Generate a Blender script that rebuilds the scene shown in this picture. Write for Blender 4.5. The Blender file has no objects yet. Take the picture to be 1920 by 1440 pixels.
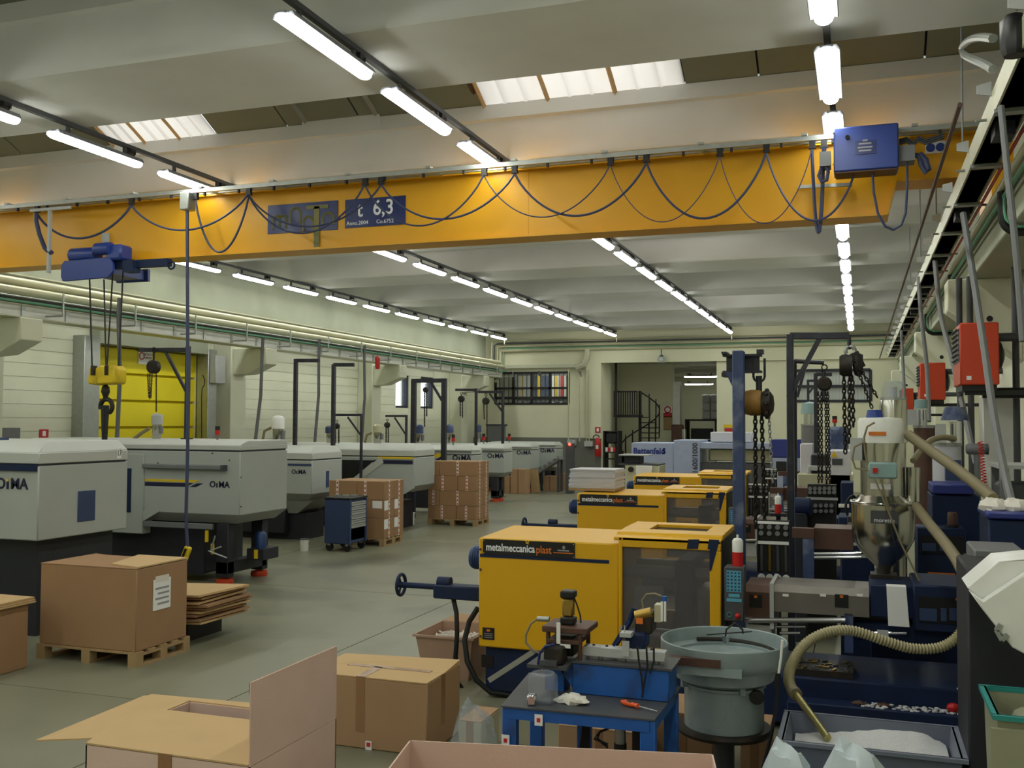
import bpy, math, random
from mathutils import Vector, Matrix
R_ = math.radians
random.seed(7)
SC = bpy.context.scene
COL = SC.collection

# ------------------------------------------------------------------ camera
F_PX, YAW, PITCH, ROLL, HC = 1868.5, .3351, .0377, .0045, 2.35
_f = Vector((-math.sin(YAW)*math.cos(PITCH), math.cos(YAW)*math.cos(PITCH), math.sin(PITCH)))
_r0 = Vector((math.cos(YAW), math.sin(YAW), 0)); _u0 = _r0.cross(_f)
_r = _r0*math.cos(ROLL)+_u0*math.sin(ROLL); _u = -_r0*math.sin(ROLL)+_u0*math.cos(ROLL)
cd = bpy.data.cameras.new('camera'); cd.sensor_width = 36; cd.lens = F_PX/1920*36; cd.clip_end = 200
co = bpy.data.objects.new('camera', cd); COL.objects.link(co)
co.matrix_world = Matrix(((_r.x, _u.x, -_f.x, 0), (_r.y, _u.y, -_f.y, 0), (_r.z, _u.z, -_f.z, HC), (0, 0, 0, 1)))
SC.camera = co

# ------------------------------------------------------------------ sky, exposure
w = bpy.data.worlds.new('overcast_sky'); SC.world = w; w.use_nodes = True
bg = w.node_tree.nodes['Background']; bg.inputs[0].default_value = (.86, .93, 1, 1); bg.inputs[1].default_value = 2.5
vs = SC.view_settings; vs.view_transform = 'Standard'; vs.look = 'None'; vs.gamma = 1; vs.use_curve_mapping = False
vs.exposure = 0.0
SC.cycles.use_denoising = True
SC.cycles.max_bounces = 5; SC.cycles.diffuse_bounces = 3; SC.cycles.glossy_bounces = 3; SC.cycles.transmission_bounces = 4; SC.cycles.transparent_max_bounces = 8
SC.cycles.use_adaptive_sampling = True; SC.cycles.adaptive_threshold = .05
SC.cycles.sample_clamp_indirect = 6
LAMP_STRENGTH = 24.0
LAMP_COLOR = (.975, 1.0, .90)

# ------------------------------------------------------------------ points of the place seen along a sight line, at a known depth
def _ray(px, py): return _f + _r*((px-960)/F_PX) - _u*((py-720)/F_PX)
_C = Vector((0, 0, HC))
def AY(px, py, Y): d = _ray(px, py); return _C + d*(Y/d.y)
def AX(px, py, X): d = _ray(px, py); return _C + d*(X/d.x)
def AZ(px, py, Z): d = _ray(px, py); return _C + d*((Z-HC)/d.z)

# ------------------------------------------------------------------ mesh builder
class MB:
    def __init__(s): s.v = []; s.f = []
    def add(s, vs, fs):
        o = len(s.v); s.v += [tuple(v) for v in vs]; s.f += [[i+o for i in f] for f in fs]; return s
    def box(s, x0, x1, y0, y1, z0, z1):
        if x0 > x1: x0, x1 = x1, x0
        if y0 > y1: y0, y1 = y1, y0
        if z0 > z1: z0, z1 = z1, z0
        return s.add([(x0,y0,z0),(x1,y0,z0),(x1,y1,z0),(x0,y1,z0),(x0,y0,z1),(x1,y0,z1),(x1,y1,z1),(x0,y1,z1)],
                     [(3,2,1,0),(4,5,6,7),(0,1,5,4),(1,2,6,5),(2,3,7,6),(3,0,4,7)])
    def cbox(s, c, sx, sy, sz, rz=0, rx=0, ry=0):
        m = Matrix.Rotation(rz,3,'Z') @ Matrix.Rotation(ry,3,'Y') @ Matrix.Rotation(rx,3,'X'); c = Vector(c)
        q = [(-1,-1,-1),(1,-1,-1),(1,1,-1),(-1,1,-1),(-1,-1,1),(1,-1,1),(1,1,1),(-1,1,1)]
        return s.add([c + m @ Vector((a*sx/2, b*sy/2, d*sz/2)) for a, b, d in q],
                     [(3,2,1,0),(4,5,6,7),(0,1,5,4),(1,2,6,5),(2,3,7,6),(3,0,4,7)])
    def beam(s, p0, p1, w, h):                       # rectangular bar between two points
        p0, p1 = Vector(p0), Vector(p1); d = (p1-p0).normalized()
        up = Vector((0,0,1)) if abs(d.z) < .9 else Vector((0,1,0))
        a = d.cross(up).normalized()*w/2; b = a.cross(d).normalized()*h/2
        return s.add([p0-a-b,p0+a-b,p0+a+b,p0-a+b,p1-a-b,p1+a-b,p1+a+b,p1-a+b],
                     [(0,1,2,3),(7,6,5,4),(4,5,1,0),(5,6,2,1),(6,7,3,2),(7,4,0,3)])
    def prism(s, poly, axis, a, b):
        n = len(poly)
        def p(q, t):
            if axis == 'x': return (t, q[0], q[1])
            if axis == 'y': return (q[0], t, q[1])
            return (q[0], q[1], t)
        ar = sum(poly[i][0]*poly[(i+1)%n][1]-poly[(i+1)%n][0]*poly[i][1] for i in range(n))
        if (ar > 0) == (axis == 'y'): poly = poly[::-1]
        return s.add([p(q, a) for q in poly]+[p(q, b) for q in poly],
                     [list(range(n))[::-1], [i+n for i in range(n)]] + [[i,(i+1)%n,(i+1)%n+n,i+n] for i in range(n)])
    def cyl(s, p0, p1, r, n=12, r1=None, cap=True):
        p0, p1 = Vector(p0), Vector(p1); r1 = r if r1 is None else r1; d = (p1-p0).normalized()
        up = Vector((0,0,1)) if abs(d.z) < .9 else Vector((1,0,0))
        a = up.cross(d).normalized(); b = d.cross(a)
        cs = [(math.cos(2*math.pi*i/n), math.sin(2*math.pi*i/n)) for i in range(n)]
        vs = [p0+(a*c+b*t)*r for c, t in cs]+[p1+(a*c+b*t)*r1 for c, t in cs]
        fs = [[i,(i+1)%n,(i+1)%n+n,i+n] for i in range(n)]
        if cap: fs += [list(range(n))[::-1], [i+n for i in range(n)]]
        return s.add(vs, fs)
    def tube(s, pts, r, n=8, closed=False):
        pts = [Vector(p) for p in pts]; k = len(pts); o = []; prev = None
        rr = r if isinstance(r, (list, tuple)) else [r]*k
        for i, p in enumerate(pts):
            d = ((pts[(i+1)%k]-pts[i-1]) if closed else (pts[min(i+1,k-1)]-pts[max(i-1,0)])).normalized()
            if prev is None:
                up = Vector((0,0,1)) if abs(d.z) < .9 else Vector((1,0,0)); a = up.cross(d).normalized()
            else: a = (prev - d*prev.dot(d)).normalized()
            prev = a; b = d.cross(a)
            o += [p+(a*math.cos(2*math.pi*j/n)+b*math.sin(2*math.pi*j/n))*rr[i] for j in range(n)]
        fs = []
        for i in range(k if closed else k-1):
            m = (i+1)%k
            fs += [[i*n+j, i*n+(j+1)%n, m*n+(j+1)%n, m*n+j] for j in range(n)]
        if not closed: fs += [list(range(n))[::-1], [(k-1)*n+j for j in range(n)]]
        return s.add(o, fs)
    def lathe(s, prof, c, n=24, axis='z', cap=True):
        c = Vector(c); o = []
        for r, z in prof:
            for j in range(n):
                t = 2*math.pi*j/n; x, y = r*math.cos(t), r*math.sin(t)
                o.append(c+(Vector((x,y,z)) if axis == 'z' else Vector((z,x,y)) if axis == 'x' else Vector((y,z,x))))
        k = len(prof)
        fs = [[i*n+j, i*n+(j+1)%n, (i+1)*n+(j+1)%n, (i+1)*n+j] for i in range(k-1) for j in range(n)]
        if cap: fs += [list(range(n))[::-1], [(k-1)*n+j for j in range(n)]]
        return s.add(o, fs)
    def sph(s, c, r, n=14, m=9, sc=(1,1,1)):
        prof = [(max(1e-4, r*math.sin(math.pi*i/m)), -r*math.cos(math.pi*i/m)) for i in range(m+1)]
        k = len(s.v); s.lathe(prof, (0,0,0), n); c = Vector(c)
        s.v[k:] = [(c.x+v[0]*sc[0], c.y+v[1]*sc[1], c.z+v[2]*sc[2]) for v in s.v[k:]]; return s
    def torus(s, c, Rr, r, axis='z', n=20, m=8, a0=0, a1=360):
        c = Vector(c); full = abs(a1-a0) >= 360; pts = []
        for i in range(n if full else n+1):
            t = R_(a0+(a1-a0)*i/n); x, y = Rr*math.cos(t), Rr*math.sin(t)
            pts.append(c+(Vector((x,y,0)) if axis == 'z' else Vector((0,x,y)) if axis == 'x' else Vector((x,0,y))))
        return s.tube(pts, r, m, full)
    def chain(s, p0, p1, link=.05, wire=.006, wid=.026):
        p0, p1 = Vector(p0), Vector(p1); L = (p1-p0).length; n = max(2, int(L/(link*.72))); d = (p1-p0)/L
        up = Vector((0,1,0)) if abs(d.y) < .9 else Vector((1,0,0)); a = d.cross(up).normalized(); b = d.cross(a)
        for i in range(n):
            c = p0 + d*(L*(i+.5)/n); q = (a+b*.35).normalized() if i % 2 else (b-a*.35).normalized()
            s.tube([c+d*(math.sin(t)*link/2)+q*(math.cos(t)*wid/2) for t in [2*math.pi*j/8 for j in range(8)]], wire, 4, True)
        return s
    def plate(s, c, ex, ey, wx, wy, t=.004):         # thin plate: centre, in-plane axes, width, height, thickness
        c, ex, ey = Vector(c), Vector(ex).normalized(), Vector(ey).normalized(); n = ex.cross(ey)
        A, B, N = ex*wx/2, ey*wy/2, n*t
        return s.add([c-A-B,c+A-B,c+A+B,c-A+B,c-A-B+N,c+A-B+N,c+A+B+N,c-A+B+N],
                     [(3,2,1,0),(4,5,6,7),(0,1,5,4),(1,2,6,5),(2,3,7,6),(3,0,4,7)])
    def move(s, d): d = Vector(d); s.v = [tuple(Vector(v)+d) for v in s.v]; return s
    def build(s, name, m, parent=None, bev=0, smooth=True, kind=None, seg=1):
        me = bpy.data.meshes.new(name); me.from_pydata(s.v, [], s.f); me.materials.append(m)
        if smooth:
            me.shade_smooth(); me.set_sharp_from_angle(angle=R_(38))
        me.update()
        o = bpy.data.objects.new(name, me); COL.objects.link(o)
        if parent is not None: o.parent = parent
        if bev:
            md = o.modifiers.new('bevel', 'BEVEL'); md.width = bev; md.segments = seg; md.limit_method = 'ANGLE'; md.angle_limit = R_(40)
        if kind: o['kind'] = kind
        return o

def tag(o, label=None, cat=None, group=None, kind=None):
    if label: o['label'] = label
    if cat: o['category'] = cat
    if group: o['group'] = group
    if kind: o['kind'] = kind
    return o
def thing(name, label, cat, group=None):
    o = bpy.data.objects.new(name, None); COL.objects.link(o); o.empty_display_size = .2
    return tag(o, label, cat, group)
def struct(name):
    o = bpy.data.objects.new(name, None); COL.objects.link(o); o['kind'] = 'structure'; return o
KIDS = {}
def base(root, loc=None):
    """put a thing's origin at its base; parts were drawn in world coordinates"""
    ch = [c for c in COL.objects if c.parent is root]
    if loc is None:
        lo = Vector((1e9,)*3); hi = Vector((-1e9,)*3)
        def walk(o):
            if o.type == 'MESH':
                for v in o.data.vertices:
                    for i in range(3): lo[i] = min(lo[i], v.co[i]); hi[i] = max(hi[i], v.co[i])
        for c in ch: walk(c)
        loc = Vector(((lo.x+hi.x)/2, (lo.y+hi.y)/2, lo.z))
    loc = Vector(loc)
    root.location = loc
    for c in ch: c.location = -loc
    return root
def single(mb, name, m, label, cat, group=None, bev=0, kind=None, seg=1):
    """a thing that is one mesh, origin at its base"""
    xs = list(zip(*mb.v)); loc = Vector(((min(xs[0])+max(xs[0]))/2, (min(xs[1])+max(xs[1]))/2, min(xs[2])))
    mb.move(-loc); o = mb.build(name, m, None, bev, seg=seg); o.location = loc
    return tag(o, label, cat, group, kind)
def dup(root, loc, rz=0, label=None, group=None, scale=None):
    kids = {}
    for o in COL.objects:
        if o.parent: kids.setdefault(o.parent.name, []).append(o)
    def cp(o, par):
        c = o.copy(); COL.objects.link(c); c.parent = par
        for k in kids.get(o.name, []): cp(k, c)
        return c
    r = cp(root, None); r.location = loc; r.rotation_euler = (0, 0, rz)
    if scale: r.scale = scale if isinstance(scale, (tuple, list)) else (scale,)*3
    if label: r['label'] = label
    if group: r['group'] = group
    return r
def text(s, name, m, parent, c, ex, ey, size, ext=.002, bold=0, sx=1.0, align='CENTER', shear=0):
    cu = bpy.data.curves.new(name, 'FONT'); cu.body = s; cu.size = size; cu.extrude = ext; cu.offset = bold*size
    cu.align_x = align; cu.align_y = 'CENTER'; cu.resolution_u = 3; cu.shear = shear
    t = bpy.data.objects.new(name, cu); COL.objects.link(t)
    me = bpy.data.meshes.new_from_object(t.evaluated_get(bpy.context.evaluated_depsgraph_get()))
    COL.objects.unlink(t); bpy.data.objects.remove(t)
    ex, ey, c = Vector(ex).normalized(), Vector(ey).normalized(), Vector(c); n = ex.cross(ey)
    for v in me.vertices: v.co = c + ex*v.co.x*sx + ey*v.co.y + n*v.co.z
    me.materials.clear(); me.materials.append(m); me.name = name
    o = bpy.data.objects.new(name, me); COL.objects.link(o); o.parent = parent
    return o

# ------------------------------------------------------------------ materials
def lin(c): return tuple(((x/255)/12.92 if x <= 10 else ((x/255+.055)/1.055)**2.4) for x in c)
def mat(name, rgb, rough=.5, metal=0, var=.07, scale=6, bump=0, emit=None, strength=0, spec=.5, bscale=60, detail=4, rvar=0, stain=None, sscale=1.2, samt=.5):
    m = bpy.data.materials.new(name); m.use_nodes = True; nt = m.node_tree; p = nt.nodes['Principled BSDF']
    c = lin(rgb)
    p.inputs['Roughness'].default_value = rough; p.inputs['Metallic'].default_value = metal
    p.inputs['Specular IOR Level'].default_value = spec
    tc = nt.nodes.new('ShaderNodeTexCoord')
    if var:
        nz = nt.nodes.new('ShaderNodeTexNoise'); nz.inputs['Scale'].default_value = scale; nz.inputs['Detail'].default_value = detail
        nt.links.new(tc.outputs['Object'], nz.inputs['Vector'])
        mx = nt.nodes.new('ShaderNodeMix'); mx.data_type = 'RGBA'
        mx.inputs[6].default_value = (*[x*(1-var*1.6) for x in c], 1); mx.inputs[7].default_value = (*[min(1, x*(1+var*1.6)) for x in c], 1)
        nt.links.new(nz.outputs['Fac'], mx.inputs[0]); out = mx.outputs[2]
        if stain:
            n2 = nt.nodes.new('ShaderNodeTexNoise'); n2.inputs['Scale'].default_value = sscale; n2.inputs['Detail'].default_value = 8
            nt.links.new(tc.outputs['Object'], n2.inputs['Vector'])
            rp = nt.nodes.new('ShaderNodeValToRGB'); rp.color_ramp.elements[0].position = .52; rp.color_ramp.elements[1].position = .72
            rp.color_ramp.elements[1].color = (samt,)*3+(1,)
            nt.links.new(n2.outputs['Fac'], rp.inputs[0])
            m2 = nt.nodes.new('ShaderNodeMix'); m2.data_type = 'RGBA'; m2.inputs[7].default_value = (*lin(stain), 1)
            nt.links.new(rp.outputs[0], m2.inputs[0]); nt.links.new(out, m2.inputs[6]); out = m2.outputs[2]
        nt.links.new(out, p.inputs['Base Color'])
        if rvar:
            mr = nt.nodes.new('ShaderNodeMapRange'); mr.inputs[3].default_value = rough-rvar; mr.inputs[4].default_value = rough+rvar
            nt.links.new(nz.outputs['Fac'], mr.inputs[0]); nt.links.new(mr.outputs[0], p.inputs['Roughness'])
    else: p.inputs['Base Color'].default_value = (*c, 1)
    if bump:
        nb = nt.nodes.new('ShaderNodeTexNoise'); nb.inputs['Scale'].default_value = bscale; nb.inputs['Detail'].default_value = 3
        nt.links.new(tc.outputs['Object'], nb.inputs['Vector'])
        bp = nt.nodes.new('ShaderNodeBump'); bp.inputs['Strength'].default_value = bump; bp.inputs['Distance'].default_value = .02
        nt.links.new(nb.outputs['Fac'], bp.inputs['Height']); nt.links.new(bp.outputs[0], p.inputs['Normal'])
    if emit:
        p.inputs['Emission Color'].default_value = (*emit, 1); p.inputs['Emission Strength'].default_value = strength
    return m
def glass(name, tint, alpha=.25, rough=.05):
    m = bpy.data.materials.new(name); m.use_nodes = True; nt = m.node_tree; nt.nodes.clear()
    o = nt.nodes.new('ShaderNodeOutputMaterial'); t = nt.nodes.new('ShaderNodeBsdfTransparent'); g = nt.nodes.new('ShaderNodeBsdfPrincipled')
    t.inputs[0].default_value = (*lin(tint), 1); g.inputs['Base Color'].default_value = (*lin(tint), 1); g.inputs['Roughness'].default_value = rough
    nz = nt.nodes.new('ShaderNodeTexNoise'); nz.inputs['Scale'].default_value = 9
    mr = nt.nodes.new('ShaderNodeMapRange'); mr.inputs[3].default_value = alpha*.85; mr.inputs[4].default_value = alpha*1.15
    nt.links.new(nz.outputs['Fac'], mr.inputs[0])
    mx = nt.nodes.new('ShaderNodeMixShader'); nt.links.new(mr.outputs[0], mx.inputs[0])
    nt.links.new(t.outputs[0], mx.inputs[1]); nt.links.new(g.outputs[0], mx.inputs[2]); nt.links.new(mx.outputs[0], o.inputs[0])
    return m
M = dict(
    wall=mat('painted_wall', (226,227,205), .75, var=.04, scale=1.5, bump=.05, stain=(190,190,165), sscale=.6, samt=.35),
    plaster=mat('back_plaster', (222,221,194), .8, var=.04, scale=1.2, bump=.05, stain=(200,198,172), sscale=.5, samt=.4),
    concrete=mat('white_concrete', (230,230,228), .8, var=.05, scale=1.6, bump=.06, stain=(206,206,204), sscale=.5, samt=.35),
    grit=mat('grey_concrete', (172,176,156), .85, var=.06, scale=2, bump=.06, stain=(140,142,124), sscale=.6, samt=.5),
    roof=mat('roof_sheet', (128,132,118), .7, var=.05, scale=2),
    floor=mat('floor_slab', (128,128,108), .38, var=.14, scale=1.4, detail=9, rvar=.12, stain=(84,86,74), sscale=.55, samt=.75),
    joint=mat('floor_joint', (52,52,46), .8),
    greyband=mat('grey_dado', (120,120,112), .6),
    crane=mat('crane_orange', (230,168,14), .42, var=.05, scale=1.2, stain=(208,142,16), sscale=.7, samt=.5),
    yellow=mat('machine_yellow', (226,172,12), .42, var=.04, scale=2, stain=(205,150,30), sscale=2, samt=.25),
    doory=mat('shutter_yellow', (232,214,4), .55, var=.05, scale=2),
    hookyel=mat('hook_block_yellow', (220,190,20), .5, stain=(140,110,30), sscale=5, samt=.6),
    blue=mat('crane_blue', (38,62,140), .4, var=.06),
    signblue=mat('sign_blue', (20,40,104), .35, var=.04),
    navy=mat('machine_navy', (22,38,72), .6, var=.1, spec=.3, stain=(30,32,40), sscale=4, samt=.5),
    benchblue=mat('bench_blue', (30,92,176), .5, var=.1, scale=14, stain=(40,50,70), sscale=7, samt=.8),
    postblue=mat('post_blue', (54,70,112), .5, var=.15, scale=9, stain=(140,150,170), sscale=6, samt=.5),
    motorblue=mat('motor_blue', (28,58,108), .4),
    cabblue=mat('cabinet_blue', (48,66,104), .5),
    oima=mat('oima_grey', (172,178,174), .5, var=.03, scale=3),
    oima2=mat('oima_hood', (190,194,188), .45, var=.03, scale=3),
    skirt=mat('oima_skirt', (150,152,148), .5),
    machdark=mat('machine_base_dark', (34,36,44), .6, var=.15),
    black=mat('black_paint', (20,20,22), .45, var=.1),
    rubber=mat('black_rubber', (16,16,17), .6),
    jib=mat('jib_dark', (36,38,50), .4, var=.1, stain=(70,70,80), sscale=8, samt=.5),
    iron=mat('cast_iron', (42,38,34), .55, metal=.3, var=.2, stain=(80,60,40), sscale=9, samt=.4),
    rust=mat('hoist_ochre', (150,112,48), .6, var=.2, scale=9, stain=(60,48,34), sscale=7, samt=.8),
    steel=mat('galvanised', (172,176,172), .4, metal=.7, var=.1, scale=12),
    chrome=mat('chrome', (210,212,218), .14, metal=1, var=.03),
    inox=mat('stainless', (186,184,176), .2, metal=1, var=.05, scale=3, rvar=.06),
    pipe=mat('zinc_pipe', (196,194,166), .42, metal=.35, var=.06),
    pipegreen=mat('green_pipe', (104,168,136), .5),
    tray=mat('cable_tray', (190,190,168), .5, metal=.3),
    grey=mat('mid_grey', (116,118,120), .5),
    lgrey=mat('light_grey', (182,184,184), .5),
    dgrey=mat('dark_grey', (72,74,78), .55),
    ggrey=mat('bowl_grey', (146,160,162), .34, var=.06, scale=9, stain=(110,120,120), sscale=6, samt=.5),
    white=mat('white_plastic', (236,236,232), .4),
    paper=mat('paper_white', (240,240,240), .7, var=.02),
    offwhite=mat('sheet_white', (208,208,216), .7, var=.05, scale=30),
    carton=mat('cardboard', (168,134,100), .8, var=.05, scale=4, bump=.04),
    carton2=mat('cardboard_dark', (160,124,90), .8, var=.05, scale=4, bump=.04),
    cartonflash=mat('cardboard_flash_tint', (220,190,176), .8, var=.05, scale=4, bump=.05),  # pinkish light of a camera flash mixed into the cardboard colour
    cartonin=mat('cardboard_inside', (198,166,120), .85, var=.04, scale=4),
    tape=mat('brown_tape', (150,112,78), .25, var=.03),
    tapew=mat('white_tape', (230,222,214), .4, var=.02),
    red=mat('red_plastic', (196,28,26), .4),
    orange=mat('heater_orange', (202,66,32), .42, var=.04),
    redsign=mat('red_sign', (190,30,44), .45),
    wood=mat('pallet_wood', (168,140,100), .8, var=.14, scale=9, bump=.08),
    inkblue=mat('ink_navy', (24,26,60), .5, var=0), inkblack=mat('ink_black', (18,18,20), .5, var=0),
    inkwhite=mat('ink_white', (240,242,246), .5, var=0), inkor=mat('ink_orange', (226,120,40), .5, var=0),
    inkyel=mat('ink_yellow', (232,196,30), .5, var=0), inkolive=mat('ink_olive', (122,118,64), .5, var=0), inkred=mat('ink_red', (200,40,50), .5, var=0),
    inkgrey=mat('ink_grey', (150,150,160), .5, var=0), inkteal=mat('key_teal', (90,170,200), .5, var=0),
    hose=mat('ribbed_hose', (172,164,128), .5, var=.05, scale=20),
    hosebeige=mat('beige_hose', (134,124,96), .55),
    cable=mat('blue_cable', (58,66,100), .5), cablek=mat('dark_cable', (24,24,28), .5),
    teal=mat('teal_box', (142,172,172), .45), tealbin=mat('teal_bin', (40,140,136), .5),
    battblue=mat('far_machine_blue', (160,170,198), .5), battnavy=mat('far_machine_navy', (40,52,130), .45),
    tub=mat('grey_tub', (116,122,138), .55, var=.05), tubpink=mat('beige_tub', (172,140,120), .6),
    granule=mat('white_granules', (226,226,228), .8, var=.12, scale=120, bump=.6, bscale=150),
    bag=mat('pale_bag', (206,218,226), .35, var=.04), liner=mat('olive_liner', (150,150,124), .6), rag=mat('white_rag', (228,222,214), .9),
    brownm=mat('rusty_steel', (92,66,56), .55, metal=.3, var=.2, scale=7),
    barrel=mat('barrel_guard', (124,119,112), .45, metal=.4, var=.15, scale=4, stain=(110,100,92), sscale=2.5, samt=.6),
    brass=mat('brass', (170,140,70), .35, metal=.8), lance=mat('lance_metal', (176,168,112), .3, metal=.7), screwor=mat('screwdriver_orange', (240,96,40), .4),
    winblue=mat('window_frame_dark', (30,34,50), .5), stair=mat('stair_black', (30,28,28), .5),
    heatlight=mat('heater_side', (232,150,96), .5),
    glass=glass('clear_glass', (248,250,250), .09), guard=glass('smoked_guard', (205,203,204), .13, .12), film=glass('plastic_film', (240,244,248), .17, .06), clear=glass('clear_plastic', (236,240,244), .14, .08),
    lamp=mat('lamp_diffuser', (250,250,250), .4, var=0, emit=LAMP_COLOR, strength=LAMP_STRENGTH),
    lampblue=mat('lamp_diffuser_far', (250,250,250), .4, var=0, emit=(.9,.93,1), strength=LAMP_STRENGTH),
    led=mat('red_indicator', (255,40,30), .4, var=0, emit=(1,.05,.03), strength=6),
    lampbody=mat('lamp_housing', (140,142,150), .5),
)
def skylight_material():
    m = bpy.data.materials.new('skylight_sheet'); m.use_nodes = True; nt = m.node_tree; nt.nodes.clear()
    o = nt.nodes.new('ShaderNodeOutputMaterial'); t = nt.nodes.new('ShaderNodeBsdfTranslucent'); d = nt.nodes.new('ShaderNodeBsdfDiffuse')
    nz = nt.nodes.new('ShaderNodeTexNoise'); nz.inputs['Scale'].default_value = 1.6; nz.inputs['Detail'].default_value = 6
    mx = nt.nodes.new('ShaderNodeMix'); mx.data_type = 'RGBA'; mx.inputs[6].default_value = (.50,.43,.34,1); mx.inputs[7].default_value = (.60,.55,.47,1)
    nt.links.new(nz.outputs['Fac'], mx.inputs[0]); nt.links.new(mx.outputs[2], t.inputs[0]); d.inputs[0].default_value = (.5,.47,.4,1)
    ms = nt.nodes.new('ShaderNodeMixShader'); ms.inputs[0].default_value = .12
    nt.links.new(t.outputs[0], ms.inputs[1]); nt.links.new(d.outputs[0], ms.inputs[2]); nt.links.new(ms.outputs[0], o.inputs[0])
    return m
M['skylight'] = skylight_material()
XR, YD, ZU = Vector((1,0,0)), Vector((0,1,0)), Vector((0,0,1))
ORD = ['first','second','third','fourth','fifth','sixth','seventh','eighth','ninth','tenth','eleventh','twelfth','thirteenth','fourteenth','fifteenth','sixteenth','seventeenth','eighteenth','nineteenth','twentieth','twenty-first','twenty-second','twenty-third','twenty-fourth']

# ================================================================== SETTING
XL, XRT, YF, YB = -14.1, 2.1, -7.0, 36.0         # inner faces of the hall
COLY = [-8.3+7.03*k for k in range(1, 7)]         # column grid along the hall
COLY = [12.75+7.03*k for k in range(-3, 4)]
# ---- floor: cast slabs with open joints
fl = struct('floor')
MB().box(XL-.4, XRT+.4, YF-.4, 56, -.3, -.02).build('sub_base', M['joint'], fl)
xs = [-14.5, -9.6, -5.03, -.46, 2.5]; ys = [-7.4, -2.5, 2.2, 6.97, 12.4, 17.9, 23.4, 28.9, 36.2]
for i in range(4):
    for j in range(8):
        MB().box(xs[i]+.006, xs[i+1]-.006, ys[j]+.006, ys[j+1]-.006, -.1, 0).build('floor_slab', M['floor'], fl)
MB().box(-12, 2.5, 36.21, 56, -.1, 0).build('floor_slab', M['floor'], fl)

# ---- left wall: courses of painted block, a shutter opening and two small windows
DY0, DY1, DZ = AX(166,700,XL).y, AX(371,700,XL).y, AX(250,652,XL).z
def win_rect(x0, x1, y0, y1):
    a, b = AX(x0, (y0+y1)/2, XL), AX(x1, (y0+y1)/2, XL); m = (x0+x1)/2
    return a.y, b.y, AX(m, y1, XL).z, AX(m, y0, XL).z
W1 = win_rect(742, 767, 703, 765); W2 = win_rect(789, 813, 707, 766)
wl = struct('wall_left')
opens = [(DY0, DY1, 0, DZ), W1, W2]
def wall_strips(par, y0, y1, z0, z1, x0, x1, m, name):
    cuts = sorted([(max(a, y0), min(b, y1)) for a, b, c, d in opens if b > y0 and a < y1 and d > z0+.01 and c < z1-.01])
    p = y0
    for a, b in cuts+[(y1, y1)]:
        if a-p > .02: MB().box(x0, x1, p+.002, a-.002, z0, z1).build(name, m, par, smooth=False)
        p = max(p, b)
MB().box(XL-.32, XL, YF, 10, 0, 7.1).build('wall_panel', M['wall'], wl)
wall_strips(wl, 10, YB+.3, 0, 1.4, XL-.32, XL, M['wall'], 'wall_panel')
zb = [1.4]
for z in (W1[2], W1[3], W2[2], W2[3], DZ): pass
z = 1.4; edges = [1.4]
while z < 4.69: z += .245; edges.append(min(z, 4.75))
for k in range(len(edges)-1):
    for a, b in ((10, 20.0), (20.0, 27.0), (27.0, YB+.3)):
        wall_strips(wl, a, b, edges[k]+.005, edges[k+1]-.003, XL-.2, XL, M['wall'], 'wall_course')
def backing(par):
    ysb = sorted({10, YB+.3, *[v for o in opens for v in o[:2]]}); zsb = sorted({1.4, 4.75, *[v for o in opens for v in o[2:] if v > 1.4]})
    for i in range(len(ysb)-1):
        for j in range(len(zsb)-1):
            cy, cz = (ysb[i]+ysb[i+1])/2, (zsb[j]+zsb[j+1])/2
            if not any(o[0] < cy < o[1] and o[2] < cz < o[3] for o in opens):
                MB().box(XL-.32, XL-.02, ysb[i], ysb[i+1], zsb[j], zsb[j+1]).build('wall_backing', M['wall'], par)
backing(wl)
MB().box(XL-.32, XL, 10, YB+.3, 4.75, 7.1).build('wall_panel', M['wall'], wl)
def window(n, W, axis='x'):
    o = struct('window_%d' % n); y0, y1, z0, z1 = W; t = .07
    for a, b, c, d in ((y0, y1, z1-t, z1), (y0, y1, z0, z0+t), (y0, y0+t, z0+t, z1-t), (y1-t*1.6, y1, z0+t, z1-t)):
        MB().box(XL-.22, XL-.04, a, b, c, d).build('window_frame', M['winblue'], o)
    MB().box(XL-.15, XL-.14, y0+t, y1-t*1.6, z0+t, z1-t).build('window_pane', M['glass'], o)
    return o
window(1, W1); window(2, W2)
# shutter door
d1 = struct('door_1')
for a, b in ((DY0-.42, DY0), (DY1, DY1+.32)):
    MB().box(XL-.05, XL+.28, a, b, 0, DZ+.12).build('door_jamb', M['steel'], d1, bev=.01)
MB().box(XL-.05, XL+.26, DY0, DY1, DZ, DZ+.3).build('door_lintel', M['grit'], d1)
npan = 7
for k in range(npan):
    z0 = DZ*k/npan; z1 = DZ*(k+1)/npan
    MB().prism([(XL-.16, z0+.012), (XL-.08, z0+.03), (XL-.08, z1-.03), (XL-.16, z1-.012), (XL-.22, z1-.012), (XL-.22, z0+.012)], 'y', DY0, DY1).build('shutter_panel', M['doory'], d1)
MB().box(XL-.3, XL-.2, DY0, DY1, 0, DZ).build('shutter_backing', M['doory'], d1)
s = thing('door_notice', 'white notice with red circle at the top of the yellow shutter', 'sign')
p = AX(272, 668, XL-.07); MB().plate(p, YD, ZU, .42, .34, .012).build('panel', M['paper'], s)
MB().torus(p+Vector((.018,-.12,0)), .07, .012, 'x', 16, 4).build('prohibition_ring', M['inkred'], s)
text('VIETATO\nFUMARE', 'lettering', M['inkblack'], s, p+Vector((.014,.07,.0)), YD, ZU, .07); base(s)
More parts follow.
